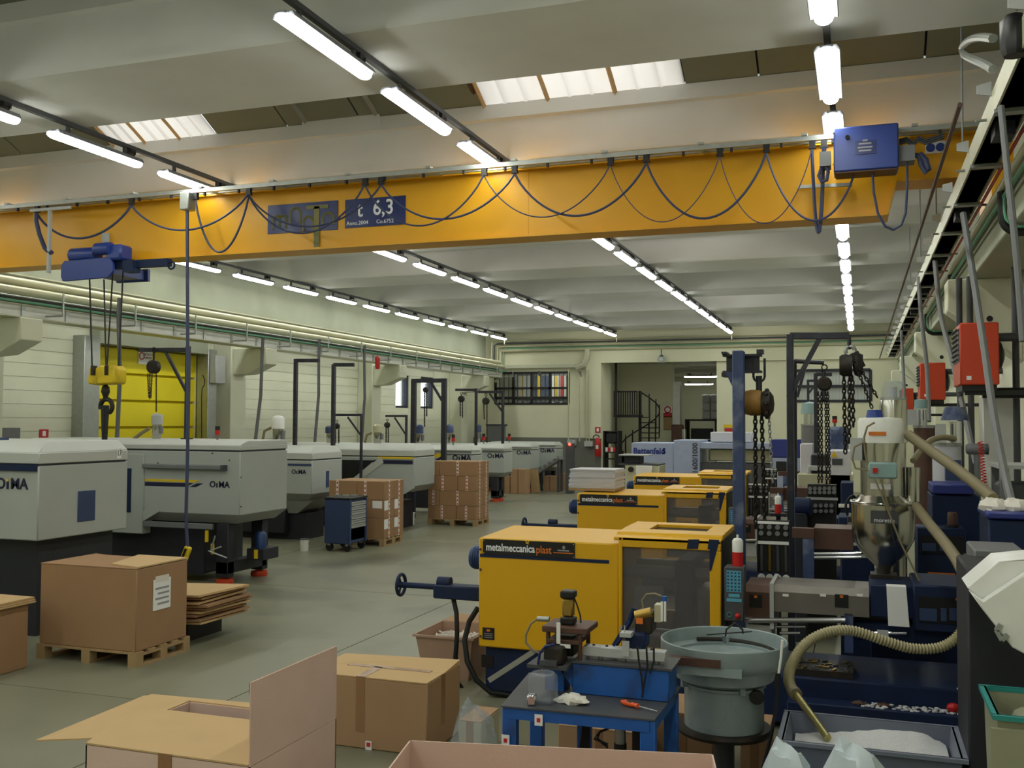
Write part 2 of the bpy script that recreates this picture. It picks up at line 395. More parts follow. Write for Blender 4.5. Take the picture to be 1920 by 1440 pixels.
# wall box on the right door jamb
s = thing('junction_cabinet', 'small pale cabinet beside the yellow shutter top', 'cabinet')
p = AX(384, 690, XL+.3); MB().box(XL+.28, XL+.44, DY1+.05, DY1+.42, p.z-.33, p.z+.3).build('body', M['lgrey'], s, bev=.01)
MB().tube([AX(x, y, XL+.33) for x, y in ((380,703),(384,712),(383,722),(379,728),(378,745),(378,840))], .012, 6).build('cable', M['cablek'], s); base(s)

# ---- right wall, front wall
wr = struct('wall_right')
MB().box(XRT, XRT+.3, YF, YB+.3, 0, 7.1).build('wall_panel', M['wall'], wr)
for yy in range(-6, 36, 3):
    MB().box(XRT-.012, XRT, yy+.01, yy+2.99, 0, 3.9).build('wall_panel', M['wall'], wr)
wf = struct('wall_front'); MB().box(XL-.3, XRT+.3, YF-.3, YF, 0, 7).build('wall_panel', M['plaster'], wf)

# ---- back wall with office window, blind window and wide opening
def bw(px, py): return AY(px, py, YB)
OW = (bw(929,700).x, bw(1066,755).x, bw(1000,757).z, bw(1000,699).z)
BW2 = (bw(1481,700).x, bw(1632,700).x, bw(1556,752).z, bw(1556,694).z)
NI = (bw(1128,800).x, bw(1344,800).x, 0, bw(1240,678).z)
wb = struct('wall_back')
def back_panels(rects, x0, x1, z0, z1, y0, y1, m, par):
    xs_ = sorted({x0, x1, *[v for r in rects for v in r[:2]]}); zs_ = sorted({z0, z1, *[v for r in rects for v in r[2:]]})
    for i in range(len(xs_)-1):
        for j in range(len(zs_)-1):
            cx, cz = (xs_[i]+xs_[i+1])/2, (zs_[j]+zs_[j+1])/2
            if not any(r[0] < cx < r[1] and r[2] < cz < r[3] for r in rects):
                MB().box(xs_[i], xs_[i+1], y0, y1, zs_[j], zs_[j+1]).build('wall_panel', m, par)
back_panels([OW, BW2, NI], XL-.3, XRT+.3, 0, 7.0, YB, YB+.3, M['plaster'], wb)
MB().box(XL, NI[0]-.02, YB-.015, YB, 0, bw(1000,820).z).build('grey_dado', M['greyband'], wb)
px0 = bw(1100,660).x
MB().box(px0, NI[0], YB-.12, YB, bw(1100,822).z, bw(1100,657).z).build('wall_pier', M['plaster'], wb)
MB().box(NI[0]+.001, bw(1700,660).x, YB-.12, YB, NI[3]-.02, bw(1240,655).z).build('wall_lintel', M['plaster'], wb)
# reveal of the opening
MB().box(NI[0]-.9, NI[0], YB+.3, YB+1.6, 0, 4.8).build('reveal', M['plaster'], wb)
# office window: frame, bars, glass
o = struct('window_3'); x0, x1, z0, z1 = OW
for k in range(5):
    xx = x0+(x1-x0)*k/4; MB().box(xx-.045, xx+.045, YB-.02, YB+.1, z0, z1).build('window_post', M['black'], o)
for zz in (z0, z0+(z1-z0)*.5, z1): MB().box(x0, x1, YB-.02, YB+.1, zz-.04, zz+.04).build('window_rail', M['black'], o)
MB().box(x0, x1, YB-.01, YB+.09, z0+.17, z0+.27).build('window_rail', M['black'], o)
for k in range(16):
    if k % 4: xx = x0+(x1-x0)*k/16; MB().cyl((xx, YB-.01, z0), (xx, YB-.01, z1), .014, 6).build('window_bar', M['black'], o)
MB().box(x0, x1, YB+.05, YB+.06, z0, z1).build('window_pane', M['glass'], o)
# blind window
o = struct('window_4'); x0, x1, z0, z1 = BW2
for xx in (x0, x0+(x1-x0)*.42, x1): MB().box(xx-.05, xx+.05, YB-.03, YB+.08, z0, z1).build('window_post', M['winblue'], o)
for zz in (z0, z0+(z1-z0)*.48, z1): MB().box(x0, x1, YB-.03, YB+.08, zz-.045, zz+.045).build('window_rail', M['winblue'], o)
nb = 26
for k in range(nb):
    xx = x0+(x1-x0)*(k+.5)/nb; MB().cbox((xx, YB+.14, (z0+z1)/2), (x1-x0)/nb*.9, .012, z1-z0, rz=.25).build('blind_slat', M['white'], o)
MB().box(x0, x1, YB+.03, YB+.04, z0, z1).build('window_pane', M['glass'], o)
# rooms behind the back wall
wr2 = struct('wall_office')
MB().box(-14.3, -9.6, 39.4, 39.6, 0, 4.9).build('wall_panel', M['plaster'], wr2)
MB().box(-14.3, -14.1, 36.3, 39.5, 0, 4.9).build('wall_panel', M['plaster'], wr2)
MB().box(-9.75, -9.6, 37.6, 56, 0, 4.9).build('wall_panel', M['plaster'], wr2)
MB().box(-14.3, 2.4, 36.3, 56, 4.8, 5.0).build('office_ceiling', M['plaster'], wr2)
MB().box(-9.6, 2.4, 55, 55.2, 0, 4.9).build('wall_panel', M['plaster'], wr2)
MB().box(2.2, 2.4, 36.3, 55, 0, 4.9).build('wall_panel', M['plaster'], wr2)
AXW = AY(1263,760,41.5).x
MB().box(-9.6, AXW, 41.5, 41.75, 0, 4.8).build('wall_panel', M['plaster'], wr2)
MB().box(AXW-.02, AXW+.28, 41.4, 41.8, 0, AY(1263,716,41.5).z).build('wall_pier', M['white'], wr2)
MB().box(bw(1344,700).x-.05, 2.3, 37.6, 37.75, 0, 4.8).build('wall_panel', M['plaster'], wr2)

# ---- roof
ce = struct('ceiling')
PITCH_B = 4.33; SW = 1.55
BY = [7.42+PITCH_B*k for k in range(-3, 7)]
ZS, ZT = 5.65, 6.28
for y in BY:
    MB().prism([(y+.03, ZS), (y, ZS+.03), (y-.06, ZT-.14), (y-.12, ZT-.12), (y-.12, ZT+.06), (y+SW+.12, ZT+.06), (y+SW+.12, ZT-.12), (y+SW+.06, ZT-.14), (y+SW, ZS+.03), (y+SW-.03, ZS)], 'x', XL-.3, XRT+.3).build('roof_beam', M['concrete'], ce)
xseam = [XRT+.3, .71, -1.06, -1.91, -2.75, -3.6, -4.44, -6.2, -7.3, -8.44, -9.05, -9.65, -10.2, -11.9, XL-.3]
for j, y in enumerate(BY):
    ya, yb = y+SW+.1, (BY[j+1]-.1 if j+1 < len(BY) else YB+.5)
    rise = .42; n = 10
    arc = [(ya+(yb-ya)*t/n, ZT+.06+rise*math.sin(math.pi*t/n)) for t in range(n+1)]
    run_ = []
    for i in range(len(xseam)-1):
        b, a = xseam[i], xseam[i+1]; mid = (a+b)/2
        if j % 2 == 1 and (-4.44 < mid < -1.91 or -10.2 < mid < -8.44):
            nx = 18; vs_ = []
            for q in range(nx+1):
                xx = a+(b-a)*q/nx; dip = -.03 if q in (6, 12) else 0
                vs_ += [(xx, t[0], t[1]+dip) for t in arc]
            MB().add(vs_, [(q*(n+1)+k, q*(n+1)+k+1, (q+1)*(n+1)+k+1, (q+1)*(n+1)+k) for q in range(nx) for k in range(n)]).build('skylight_pane', M['skylight'], ce)
            MB().tube([(a, t[0], t[1]-.02) for t in arc], .03, 4).build('skylight_rib', M['cartonin'], ce)
        else:
            MB().prism(arc+[(q[0], q[1]+.03) for q in arc[::-1]], 'x', a+.012, b-.012).build('roof_panel', M['roof'], ce)
            MB().prism([(q[0], q[1]+.031) for q in arc]+[(q[0], q[1]+.06) for q in arc[::-1]], 'x', a-.02, b+.02).build('leak_stop_sheet', M['machdark'], ce)  # added dark sheet that stops sky light leaking through the panel gaps
    nsk = [(-14.4, -10.2), (-8.44, -4.44), (-1.91, 2.4)] if j % 2 == 1 else [(-14.4, 2.4)]
    for a, b in nsk: MB().box(a, b, ya-.1, yb+.1, ZT+.56, ZT+.66).build('roof_deck', M['roof'], ce)
# frame beside the skylight and the small vent hatch
for xx in (-4.5,): MB().tube([(xx, q, ZT+.02+.42*math.sin(math.pi*(q-BY[3]-SW)/(PITCH_B-SW))) for q in [BY[3]+SW+.3+.12*i for i in range(19)]], .04, 4).build('skylight_frame', M['brownm'], ce)
for (xa, xb) in ((-7.0, -5.95),):
    hz_ = lambda q: ZT+.02+.42*math.sin(math.pi*(q-BY[3]-SW)/(PITCH_B-SW))
    for xx in (xa, xb): MB().tube([(xx, q, hz_(q)) for q in [9.8+.12*i for i in range(16)]], .04, 4).build('hatch_frame', M['skirt'], ce)
    MB().beam((xa, 11.2, hz_(11.2)), (xb, 11.2, hz_(11.2)), .06, .06).build('hatch_frame', M['skirt'], ce)
    MB().box(xa-.05, xb+.05, 11.6, 11.63, ZT-.12, ZT+.1).build('hatch_plate', M['concrete'], ce)

# ---- longitudinal girders, columns with corbels, crane runways
g = struct('trim_1'); MB().box(XL, -13.62, YF, YB, 4.72, 5.66).build('girder', M['grit'], g)
MB().box(-13.62, -13.58, YF, YB, 4.72, 4.8).build('girder_lip', M['grit'], g)
g = struct('trim_2'); MB().box(1.7, XRT, YF, YB, 4.72, 5.66).build('girder', M['grit'], g)
for i, y in enumerate(COLY):
    c = struct('column_left' if i == 0 else 'column_left')
    MB().box(XL, -13.62, y-.3, y+.3, 0, 4.72).build('shaft', M['wall'], c, bev=.015)
    MB().prism([(-13.62, 4.0), (-12.74, 4.0), (-12.74, 3.64), (-13.25, 3.42), (-13.62, 3.4)], 'y', y-.23, y+.23).build('corbel', M['wall'], c, bev=.012)
    c = struct('column_right')
    MB().box(1.76, XRT, y-.3, y+.3, 0, 4.72).build('shaft', M['wall'], c, bev=.015)
    MB().prism([(1.76, 4.02), (.98, 4.02), (.98, 3.66), (1.76, 3.05)], 'y', y-.23, y+.23).build('corbel', M['wall'], c, bev=.012)
    for q, (dx, dz) in enumerate(((1.42, 3.55), (1.68, 3.78))):
        MB().cyl((dx, y-.235, dz), (dx, y-.2, dz), .035, 10).build('socket_hole', M['black'], c)
def runway(n, xc, concrete):
    rr = struct('runway_%s' % n)
    if concrete:
        MB().box(xc-.17, xc+.3, YF+.1, YB-.4, 4.02, 4.43).build('beam', M['grit'], rr, bev=.01)
        MB().box(xc-.03, xc+.03, YF+.1, YB-.4, 4.43, 4.5).build('rail', M['iron'], rr)
        return
    MB().box(xc-.2, xc+.2, YF+.1, YB-.4, 4.0, 4.02).build('lower_flange', M['tray'], rr)
    MB().box(xc-.15, xc+.18, YF+.1, YB-.4, 4.02, 4.2).build('web', M['white'], rr)
    MB().box(xc-.16, xc+.2, YF+.1, YB-.4, 4.2, 4.22).build('upper_flange', M['pipe'], rr)
    MB().box(xc-.05, xc+.05, YF+.1, YB-.4, 4.22, 4.5).build('rail', M['iron'], rr)
    st = MB().box(xc+.17, xc+.2, -.035, .035, 4.02, 4.2).build('stiffener', M['steel'], rr)
    for k in range(1, 42):
        o = st.copy(); COL.objects.link(o); o.location.y = YF+.6+k*.95
    st.location.y = YF+.6
runway('left', -12.98, False); runway('right', 1.4, True)

# ---- overhead lamps
def lamp_proto():
    t = thing('fluorescent_lamp', 'long fluorescent lamp hung below a ceiling rail', 'lamp', 'fluorescent lamps under the roof')
    L, Wd, m = 1.46, .076, 7
    secs = [(sg*y, math.sqrt(max(.02, 1-e*e))) for sg, lst in ((-1, ((L/2, 1.), (L/2-.02, .78), (L/2-.05, .44), (L/2-.09, 0))), (1, ((L/2-.09, 0), (L/2-.05, .44), (L/2-.02, .78), (L/2, 1.)))) for y, e in lst]
    v = []; f = []
    for y, sc in secs:                                 # rounded plan, bulging section
        for j in range(m):
            a = math.pi*j/(m-1); v.append((Wd*sc*math.cos(a), y, -.055*math.sin(a)*(.35+.65*sc)))
    for i in range(len(secs)-1):
        for j in range(m-1): f.append((i*m+j, i*m+j+1, (i+1)*m+j+1, (i+1)*m+j))
    MB().add(v, [q[::-1] for q in f]).build('diffuser', M['lamp'], t)
    h = MB()
    h.prism([(-.108, -.008), (-.108, .004), (-.08, .045), (.08, .045), (.108, .004), (.108, -.008), (.082, .002), (-.082, .002)], 'y', -L/2+.06, L/2-.06); h.build('housing', M['lampbody'], t, bev=.01)
    for q0, q1 in ((-L/2+.01, -L/2+.06), (L/2-.06, L/2-.01)): MB().box(-.05, .05, q0, q1, .0, .03).build('end_cap', M['lampbody'], t, bev=.01)
    for yy in (-.45, .45): MB().box(-.015, .015, yy-.02, yy+.02, .04, .139).build('hanger', M['dgrey'], t)
    MB().tube([(0,.55,.12),(.05,.58,.1),(.06,.55,.06),(.02,.52,.05)], .008, 5).build('feed_cable', M['cablek'], t)
    MB().box(-.04, .04, .5, .6, .085, .135).build('connector', M['cablek'], t)
    return t
proto = lamp_proto(); first = True
ROWS = [('row nearest the left wall', -12.55, 15.98, 1.975, [14.0,12.1]), ('second row from the left', -8.25, 15.85, 1.95, [14.0,12.1,10.18,8.37,6.5]),
        ('third row from the left', -4.16, 15.78, 1.956, [13.9,12.0,10.17,8.28,6.45]), ('row nearest the right wall', -.23, 16.09, 1.925, [14.1,12.2,10.35,8.49,6.47])]
for ri, (rn, X, Y0, s_, near) in enumerate(ROWS):
    lamps = [Y0+s_*k for k in range(9, -1, -1)] + near
    ylast = lamps[-1]
    while ylast > -4.5: ylast -= 1.9; lamps.append(ylast)
    for k, ys_ in enumerate(lamps):
        seen = ys_ > 5.5
        lab = '%s fluorescent lamp from the back wall in the %s' % (ORD[k], rn) if seen else '%s lamp from the back wall in the %s, outside the picture' % (ORD[k], rn)
        if first: o = proto; first = False; o['label'] = lab
        else: o = dup(proto, (0,0,0), 0, lab)
        o.location = (X, ys_+.78, 5.46)
    r = thing('lamp_rail', ['grey hanging rail along the left wall lamps', 'grey hanging rail of the second lamp row', 'grey hanging rail of the third lamp row', 'grey hanging rail of the lamps by the right wall'][ri], 'rail', 'lamp rails')
    MB().box(X-.028, X+.028, -5.5, 35.15, 5.6, 5.645).build('channel', M['dgrey'], r)
    for y in BY:
        for dy in (.3, 1.2): 
            MB().cyl((X+.012, y+dy, 5.64), (X+.012, y+dy, ZS), .008, 6).build('hanging_rod', M['dgrey'], r)
    if ri < 3: MB().tube([(X, 35.1, 5.6), (X, 35.15, 5.5), (X, 35.15, 5.25)], .015, 6).build('drop_conduit', M['pipe'], r)
    base(r)

# ---- pipe runs along the left side
def run(name, label, pts, r, m, cat='pipe', n=10):
    return single(MB().tube(pts, r, n), name, m, label, cat)
def leftpipe(y38, r, m, label, X=-13.25, y0=4.0, y1=35.2, name='overhead_pipe'):
    z = AX(38, y38, X).z
    return z, single(MB().cyl((X, y0, z), (X, y1, z), r, 12), name, m, label, 'pipe', 'pipes along the left side')
XP = -12.6
zA, _ = leftpipe(529, .07, M['pipe'], 'thick upper zinc pipe along the left side', XP-.15)
zB, _ = leftpipe(546, .075, M['pipe'], 'thick lower zinc pipe along the left side', XP)
zC, _ = leftpipe(556, .014, M['steel'], 'thin steel rod between the zinc pipe and green pipe', XP+.12)
zD, _ = leftpipe(565, .02, M['pipegreen'], 'slim green pipe above the left crane runway', XP+.1)
zE, _ = leftpipe(516, .02, M['pipe'], 'slim conduit clipped to the grey girder edge', -13.55)
br = thing('pipe_support', 'row of steel hangers carrying the left pipes', 'bracket')
for k in range(16):
    y = 9.6+1.75*k
    MB().box(XP+.14, XP+.165, y-.012, y+.012, zD-.14, zB+.06).build('hanger', M['steel'], br)
    MB().box(-13.6, XP+.165, y-.02, y+.02, zD-.16, zD-.135).build('bracket_arm', M['steel'], br)
    MB().box(XP-.24, XP-.22, y+.85-.02, y+.85+.02, zB-.12, zA).build('clamp', M['dgrey'], br)
base(br)
for k, (px, lab) in enumerate(((219,'grey drop pipe beside the yellow hook block'), (478,'leaning steel drop pipe in front of the second left column'), (590,'leaning steel drop pipe left of the first tall black post pair'), (678,'leaning steel drop pipe between the tall black posts'))):
    top = {219:(222,585),478:(492,655),590:(598,655),678:(683,665)}[px]
    a = AX(*top, -12.42); b = AY(px, 832, a.y-1.0)
    single(MB().tube([a+Vector((0,.02,.25)), a, (a+b)/2+Vector((.05,0,0)), b], .035, 8), 'drop_pipe', M['dgrey'], lab, 'pipe', 'drop pipes')
# ---- pipes across the back wall
for k, (py, r, m, lab) in enumerate(((631,.035,M['pipe'],'uppermost pipe across the back wall'), (636,.03,M['dgrey'],'second pipe from the top across the back wall'), (642,.04,M['pipe'],'third pipe from the top across the back wall'), (650,.06,M['pipe'],'thick lowest zinc pipe across the back wall'), (646,.02,M['pipegreen'],'thin green pipe across the back wall'))):
    z = AY(1300, py, 35.8).z
    single(MB().tube([(-13.3+k*.12, 35.3, z-1.2), (-13.3+k*.12, 35.75, z-.9), (-13.3+k*.12, 35.8, z-.06), (-13.2+k*.12, 35.82, z), (1.2, 35.82, z)], r, 8), 'wall_pipe', m, lab, 'pipe', 'pipes across the back wall')
for px, lab in ((1066,'conduit falling from the duct beside the office window'), (1087,'second conduit right of the office window'), (1100,'third conduit right of the office window'), (1105,'conduit nearest the opening in the back wall')):
    a = AY(px, 692, 35.82); single(MB().cyl((a.x, 35.82, a.z), (a.x, 35.82, AY(px, 828, 35.82).z), .022, 8), 'wall_conduit', M['pipe'], lab, 'pipe', 'conduits on the back wall')
q = thing('cable_duct', 'square grey cable duct above the office window', 'duct')
a, b = AY(936, 690, 35.8), AY(1088, 690, 35.8)
MB().box(a.x, b.x, 35.75, 35.9, a.z-.02, a.z+.1).build('duct_run', M['tray'], q)
for px in (938, 1012, 1088): c = AY(px, 696, 35.8); MB().prism([(35.9, c.z), (35.62, c.z), (35.9, c.z-.2)], 'x', c.x-.03, c.x+.03).build('bracket', M['steel'], q)
MB().tube([AY(x, y, 35.78) for x, y in ((1080,690),(1095,684),(1101,670),(1102,655))], .12, 8).build('duct_bend', M['tray'], q)
base(q)

# ================================================================== BRIDGE CRANE
YC = 11.25
cr = thing('bridge_crane', 'orange single girder bridge crane spanning the hall', 'crane')
girder = MB()
girder.prism([(-12.98, 4.93), (-12.3, 4.93), (-12.2, 4.58), (.31, 4.58), (.40, 4.93), (1.52, 4.93), (1.52, 5.36), (-12.98, 5.36)], 'y', YC, YC+.34).build('girder_web', M['crane'], cr)
MB().box(-12.2, .30, YC-.05, YC+.34, 4.555, 4.58).build('lower_flange', M['crane'], cr)
MB().prism([(.27, 4.56), (.37, 4.93), (.40, 4.93), (.31, 4.56)], 'y', YC-.06, YC+.4).build('end_plate', M['crane'], cr)
MB().box(-12.98, 1.52, YC-.06, YC+.42, 5.36, 5.385).build('upper_flange', M['crane'], cr)
MB().box(.38, 1.5, YC-.05, YC+.4, 4.905, 4.93).build('notch_flange', M['crane'], cr)
seam = AY(990, 370, YC).x
MB().box(seam-.006, seam+.006, YC-.004, YC, 4.6, 5.35).build('web_seam', M['crane'], cr)
for xx in (-12.98, 1.4):
    MB().box(xx-.12, xx+.12, YC-.3, YC+.8, 4.62, 4.905).build('end_truck', M['crane'], cr, bev=.02)
    for yy in (YC-.1, YC+.6): MB().lathe([(.0,-.05),(.1,-.05),(.1,.05),(.0,.05)], (xx, yy, 4.6), 18, 'x').build('wheel', M['iron'], cr)
# festoon rail with brackets
YR = 10.86
zr = (AY(300, 366, YR).z+AY(1300, 285, YR).z)/2
MB().box(-12.9, 1.25, YR-.03, YR+.03, zr, zr+.05).build('festoon_rail', M['steel'], cr)
MB().box(-12.9, 1.25, YR+.16, YR+.2, zr+.02, zr+.07).build('bracket_rail', M['steel'], cr)
for k in range(13):
    xx = -12.4+k*1.08
    MB().box(xx-.03, xx+.03, YR-.06, YC+.1, zr+.05, zr+.075).box(xx-.03, xx+.03, YC+.02, YC+.08, 5.385, zr+.06).build('rail_bracket', M['steel'], cr)
for k in range(26):
    xx = -12.2+k*.52; MB().box(xx-.012, xx+.012, YR-.02, YR+.02, zr-.045, zr).build('rail_stop', M['cablek'], cr)
trol = [(70,398),(247,378),(367,363),(467,354),(685,334),(715,333),(908,315),(965,313),(1145,295),(1212,291),(1350,280),(1437,278),(1523,267),(1545,266)]
for px, py in trol:
    x = AY(px, py, YR).x
    MB().prism([(x-.035, zr), (x-.03, zr-.04), (x-.04, zr-.085), (x+.04, zr-.085), (x+.03, zr-.04), (x+.035, zr)], 'y', YR-.025, YR+.025).build('cable_trolley', M['cablek'], cr)
loops = [(70,247,447,.016),(247,467,432,.014),(367,467,473,.014),(467,685,438,.012),(467,715,425,.012),(685,908,424,.011),(715,965,411,.013),(908,1145,408,.008),(965,1212,405,.014),(1145,1350,417,.006),(1212,1437,410,.014),(1350,1523,420,.006),(1437,1600,415,.012),(1523,1545,437,.02)]
tz = zr-.09
for k, (xa, xb, low, r) in enumerate(loops):
    a = Vector((AY(xa, 340, YR).x, YR, tz)); b = Vector((AY(xb, 340, YR).x, YR-(.03 if k % 2 else 0), tz))
    if xb == 1600: b = AY(1602, 325, 10.75)
    zl = AY((xa+xb)/2, low, YR).z; sag = (a.z+b.z)/2-zl
    pts = []
    for i in range(23):
        t = i/22; e = 4*t*(1-t); e = e**.86
        pts.append(a.lerp(b, t)+Vector((0, -.02*math.sin(math.pi*t), -sag*e)))
    MB().tube(pts, r, 6).build('festoon_cable', M['cable'], cr)
MB().tube([AY(x, y, YR-.05) for x, y in ((68,400),(68,415),(74,440),(84,465),(94,475),(98,472))], .03, 6).build('festoon_cable', M['cable'], cr)
# tow arm
a = AY(97, 398, YR-.02); b = AY(98, 512, YR-.02)
MB().beam((a.x, YR-.05, a.z+.03), (a.x, YR-.05, b.z), .035, .05).build('tow_arm', M['lgrey'], cr)
MB().box(a.x-.35, a.x+.35, YR-.06, YR-.03, a.z+.02, a.z+.06).build('tow_bracket', M['lgrey'], cr)
# cable under the control box
MB().tube([AY(x, y, 10.72) for x, y in ((1636,323),(1638,360),(1646,400),(1660,425),(1675,431),(1690,422),(1698,400),(1701,350),(1701,300))], .014, 6).build('festoon_cable', M['cable'], cr)
MB().tube([AY(x, y, 10.7) for x, y in ((1547,275),(1542,310),(1535,330),(1541,342),(1550,338),(1553,322),(1549,308))], .02, 6).build('cable_loop', M['cable'], cr)
MB().tube([AY(x, y, 10.75) for x, y in ((1690,290),(1722,292),(1728,310),(1736,324),(1741,318),(1736,300),(1724,288))], .03, 6).build('cable_loop', M['cable'], cr)
for k in range(3): MB().tube([AY(x, y+k*4, 10.8) for x, y in ((1686,262),(1700,258),(1712,266),(1722,256),(1735,262),(1748,258),(1770,250))], .012, 5).build('signal_cable', M['dgrey'], cr)
# control box
cb = MB(); x0, x1 = AY(1563, 280, 10.6).x, AY(1685, 280, 10.6).x; z1, z0 = AY(1620, 235, 10.6).z, AY(1620, 318, 10.6).z
cbx = MB().box(x0, x1, 10.6, 10.92, z0, z1).build('control_box', M['blue'], cr, bev=.012)
MB().box(x0+.02, x1-.02, 10.62, 10.9, z0-.012, z0).build('box_floor', M['brownm'], cbx)
MB().plate(AY(1623, 276, 10.597), XR, ZU, .2, .14, .004).build('rating_plate', M['signblue'], cbx)
for k, (wd, yy) in enumerate(((.05,263),(.12,269),(.14,276),(.12,282))):
    MB().plate(AY(1622, yy, 10.592), XR, ZU, wd, .016, .002).build('plate_line', M['inkgrey'], cbx)
MB().cyl(AY(1589, 257, 10.6), AY(1589, 257, 10.57), .022, 12).build('lock', M['black'], cbx)
for yy in (250, 308): MB().cyl(AY(1563, yy, 10.6), AY(1563, yy, 10.56), .012, 8).build('hinge', M['chrome'], cbx)
q = AY(1552, 300, 10.7); MB().box(q.x-.08, q.x+.03, 10.65, 10.85, q.z-.07, q.z+.08).build('plug_socket', M['grey'], cr)
q = AY(1695, 290, 10.75); MB().box(q.x-.06, q.x+.1, 10.68, 10.9, q.z-.08, q.z+.08).build('plug_socket', M['grey'], cr)
a, b = AY(1497, 351, YC-.05), AY(1598, 346, YC-.05); MB().beam(a, b, .04, .035).build('strut_channel', M['steel'], cr)
# boards on the girder
def board(px0, px1, pyt, pyb, name):
    a, b = AY(px0, (pyt+pyb)/2, YC-.012), AY(px1, (pyt+pyb)/2, YC-.012); m = (px0+px1)/2
    zt_, zb_ = AY(m, pyt, YC-.012).z, AY(m, pyb, YC-.012).z
    o = MB().box(a.x, b.x, YC-.012, YC, zb_, zt_).build(name, M['signblue'], cr)
    return o, a.x, b.x, zb_, zt_
sb, bx0, bx1, bz0, bz1 = board(502, 633, 380.5, 434.5, 'maker_board')
def arch(x, z, wd, h, t):
    mb = MB(); yy = YC-.016; n = 8
    mb.tube([(x, yy, z), (x, yy, z+h-wd/2)]+[(x+wd/2-wd/2*math.cos(math.pi*i/n), yy, z+h-wd/2+wd/2*math.sin(math.pi*i/n)) for i in range(n+1)]+[(x+wd, yy, z)], t, 4)
    return mb
uw = (bx1-bx0)/131; 
def ux(px): return bx0+(px-502)*uw
def uz(py): return bz1-(py-380.5)*uw
t_ = .016
arch(ux(513), uz(421), 12*uw, 22*uw, t_).build('letter_m', M['inkolive'], sb); arch(ux(525), uz(421), 12*uw, 22*uw, t_).build('letter_m', M['inkolive'], sb)
arch(ux(546), uz(414), 18*uw, 26*uw, t_).build('letter_a', M['inkolive'], sb)
arch(ux(570), uz(428), 18*uw, 24*uw, t_).build('letter_n', M['inkolive'], sb)
MB().box(ux(575), ux(616), YC-.02, YC-.011, uz(392), uz(386)).build('letter_t', M['inkolive'], sb)
MB().box(ux(590), ux(600), YC-.02, YC-.011, uz(456), uz(388)).build('letter_t', M['inkolive'], sb)
arch(ux(606), uz(420), 20*uw, 20*uw, t_).build('letter_o', M['inkolive'], sb)
sb, bx0, bx1, bz0, bz1 = board(647, 760, 370.5, 424, 'capacity_board')
text('t', 'lettering', M['inkwhite'], sb, (bx0+(bx1-bx0)*.25, YC-.014, bz0+(bz1-bz0)*.6), XR, ZU, .27, .002, .012, .9)
text('6,3', 'lettering', M['inkwhite'], sb, (bx0+(bx1-bx0)*.64, YC-.014, bz0+(bz1-bz0)*.62), XR, ZU, .27, .002, .012, .9)
text('Anno.2004', 'lettering', M['inkwhite'], sb, (bx0+(bx1-bx0)*.21, YC-.014, bz0+(bz1-bz0)*.15), XR, ZU, .07, .002, .0)
text('Co.6752', 'lettering', M['inkwhite'], sb, (bx0+(bx1-bx0)*.67, YC-.014, bz0+(bz1-bz0)*.15), XR, ZU, .07, .002, .0)
q0, q1 = AY(1735, 278, YC-.01), AY(1773, 278, YC-.01)
pb = MB().box(q0.x, q1.x, YC-.012, YC, q0.z-.06, q0.z+.065).build('warning_board', M['paper'], cr)
for dx in (.26, .74): MB().cyl((q0.x+(q1.x-q0.x)*dx, YC-.016, q0.z), (q0.x+(q1.x-q0.x)*dx, YC-.01, q0.z), .045, 16).build('mandatory_disc', M['blue'], pb)
base(cr, (-5.8, YC+.15, 4.3))

# hoist trolley
ho = thing('hoist_trolley', 'blue rope hoist trolley under the left end of the crane girder', 'hoist')
YH = 10.85
a, b = AY(114, 505, YH), AY(211, 505, YH); zt_, zb_ = AY(160, 487, YH).z, AY(160, 525, YH).z
MB().prism([(a.x+.05, zt_), (b.x-.06, zt_+.02), (b.x, zt_-.08), (b.x, zb_+.1), (b.x-.08, zb_+.02), (a.x+.03, zb_), (a.x, zb_+.06), (a.x, zt_-.05)], 'y', YH, YH+.05).build('front_plate', M['blue'], ho, bev=.006)
MB().box(a.x+.12, b.x-.2, YC+.55, YC+.6, zb_+.1, zt_).build('rear_plate', M['blue'], ho)
MB().box(a.x+.15, b.x-.25, YH+.05, YC+.56, zb_+.12, 4.5).build('drum_frame', M['blue'], ho)
mz = AY(170, 473, YH).z
MB().lathe([(.0,-.02),(.09,-.02),(.1,0),(.1,.42),(.0,.42)], (AY(127,473,YH).x, YH+.1, mz-.01), 16, 'x').build('lift_motor', M['blue'], ho)
MB().lathe([(.0,0),(.075,0),(.085,.02),(.085,.25),(.0,.25)], (AY(178,467,YH).x, YH+.02, mz+.04), 16, 'x').build('travel_motor', M['blue'], ho)
MB().box(AY(196,475,YH).x, AY(226,475,YH).x, YH, YH+.25, mz-.12, mz+.09).build('gearbox', M['blue'], ho, bev=.03)
q = AY(181, 447, YH+.2); MB().box(q.x-.05, q.x+.06, YC-.05, YC-.005, q.z-.12, q.z+.1).build('limit_switch', M['lgrey'], ho)
a2, b2 = AY(213, 498, YH+.15), AY(318, 492, YH+.15)
MB().beam(a2, b2, .1, .1).build('cross_travel_arm', M['navy'], ho)
MB().torus(b2+Vector((.03,0,-.04)), .05, .014, 'y', 12, 5).build('arm_ring', M['navy'], ho)
q = AY(247, 500, YH+.1); MB().box(q.x-.08, q.x+.08, q.y-.08, q.y+.08, q.z-.08, q.z+.08).build('end_stop', M['navy'], ho)
for k, (p0, p1) in enumerate((((168,524),(173,697)),((195,524),(199,697)),((212,505),(200,697)),((231,505),(222,697)))):
    MB().cyl(AY(*p0, YH+.25+.1*(k % 2)), AY(*p1, YH+.25+.1*(k % 2)), .011, 6).build('rope', M['iron'], ho)
base(ho)
hb = thing('hook_block', 'yellow crane hook block hanging before the yellow shutter', 'hook block')
YHB = YH+.3
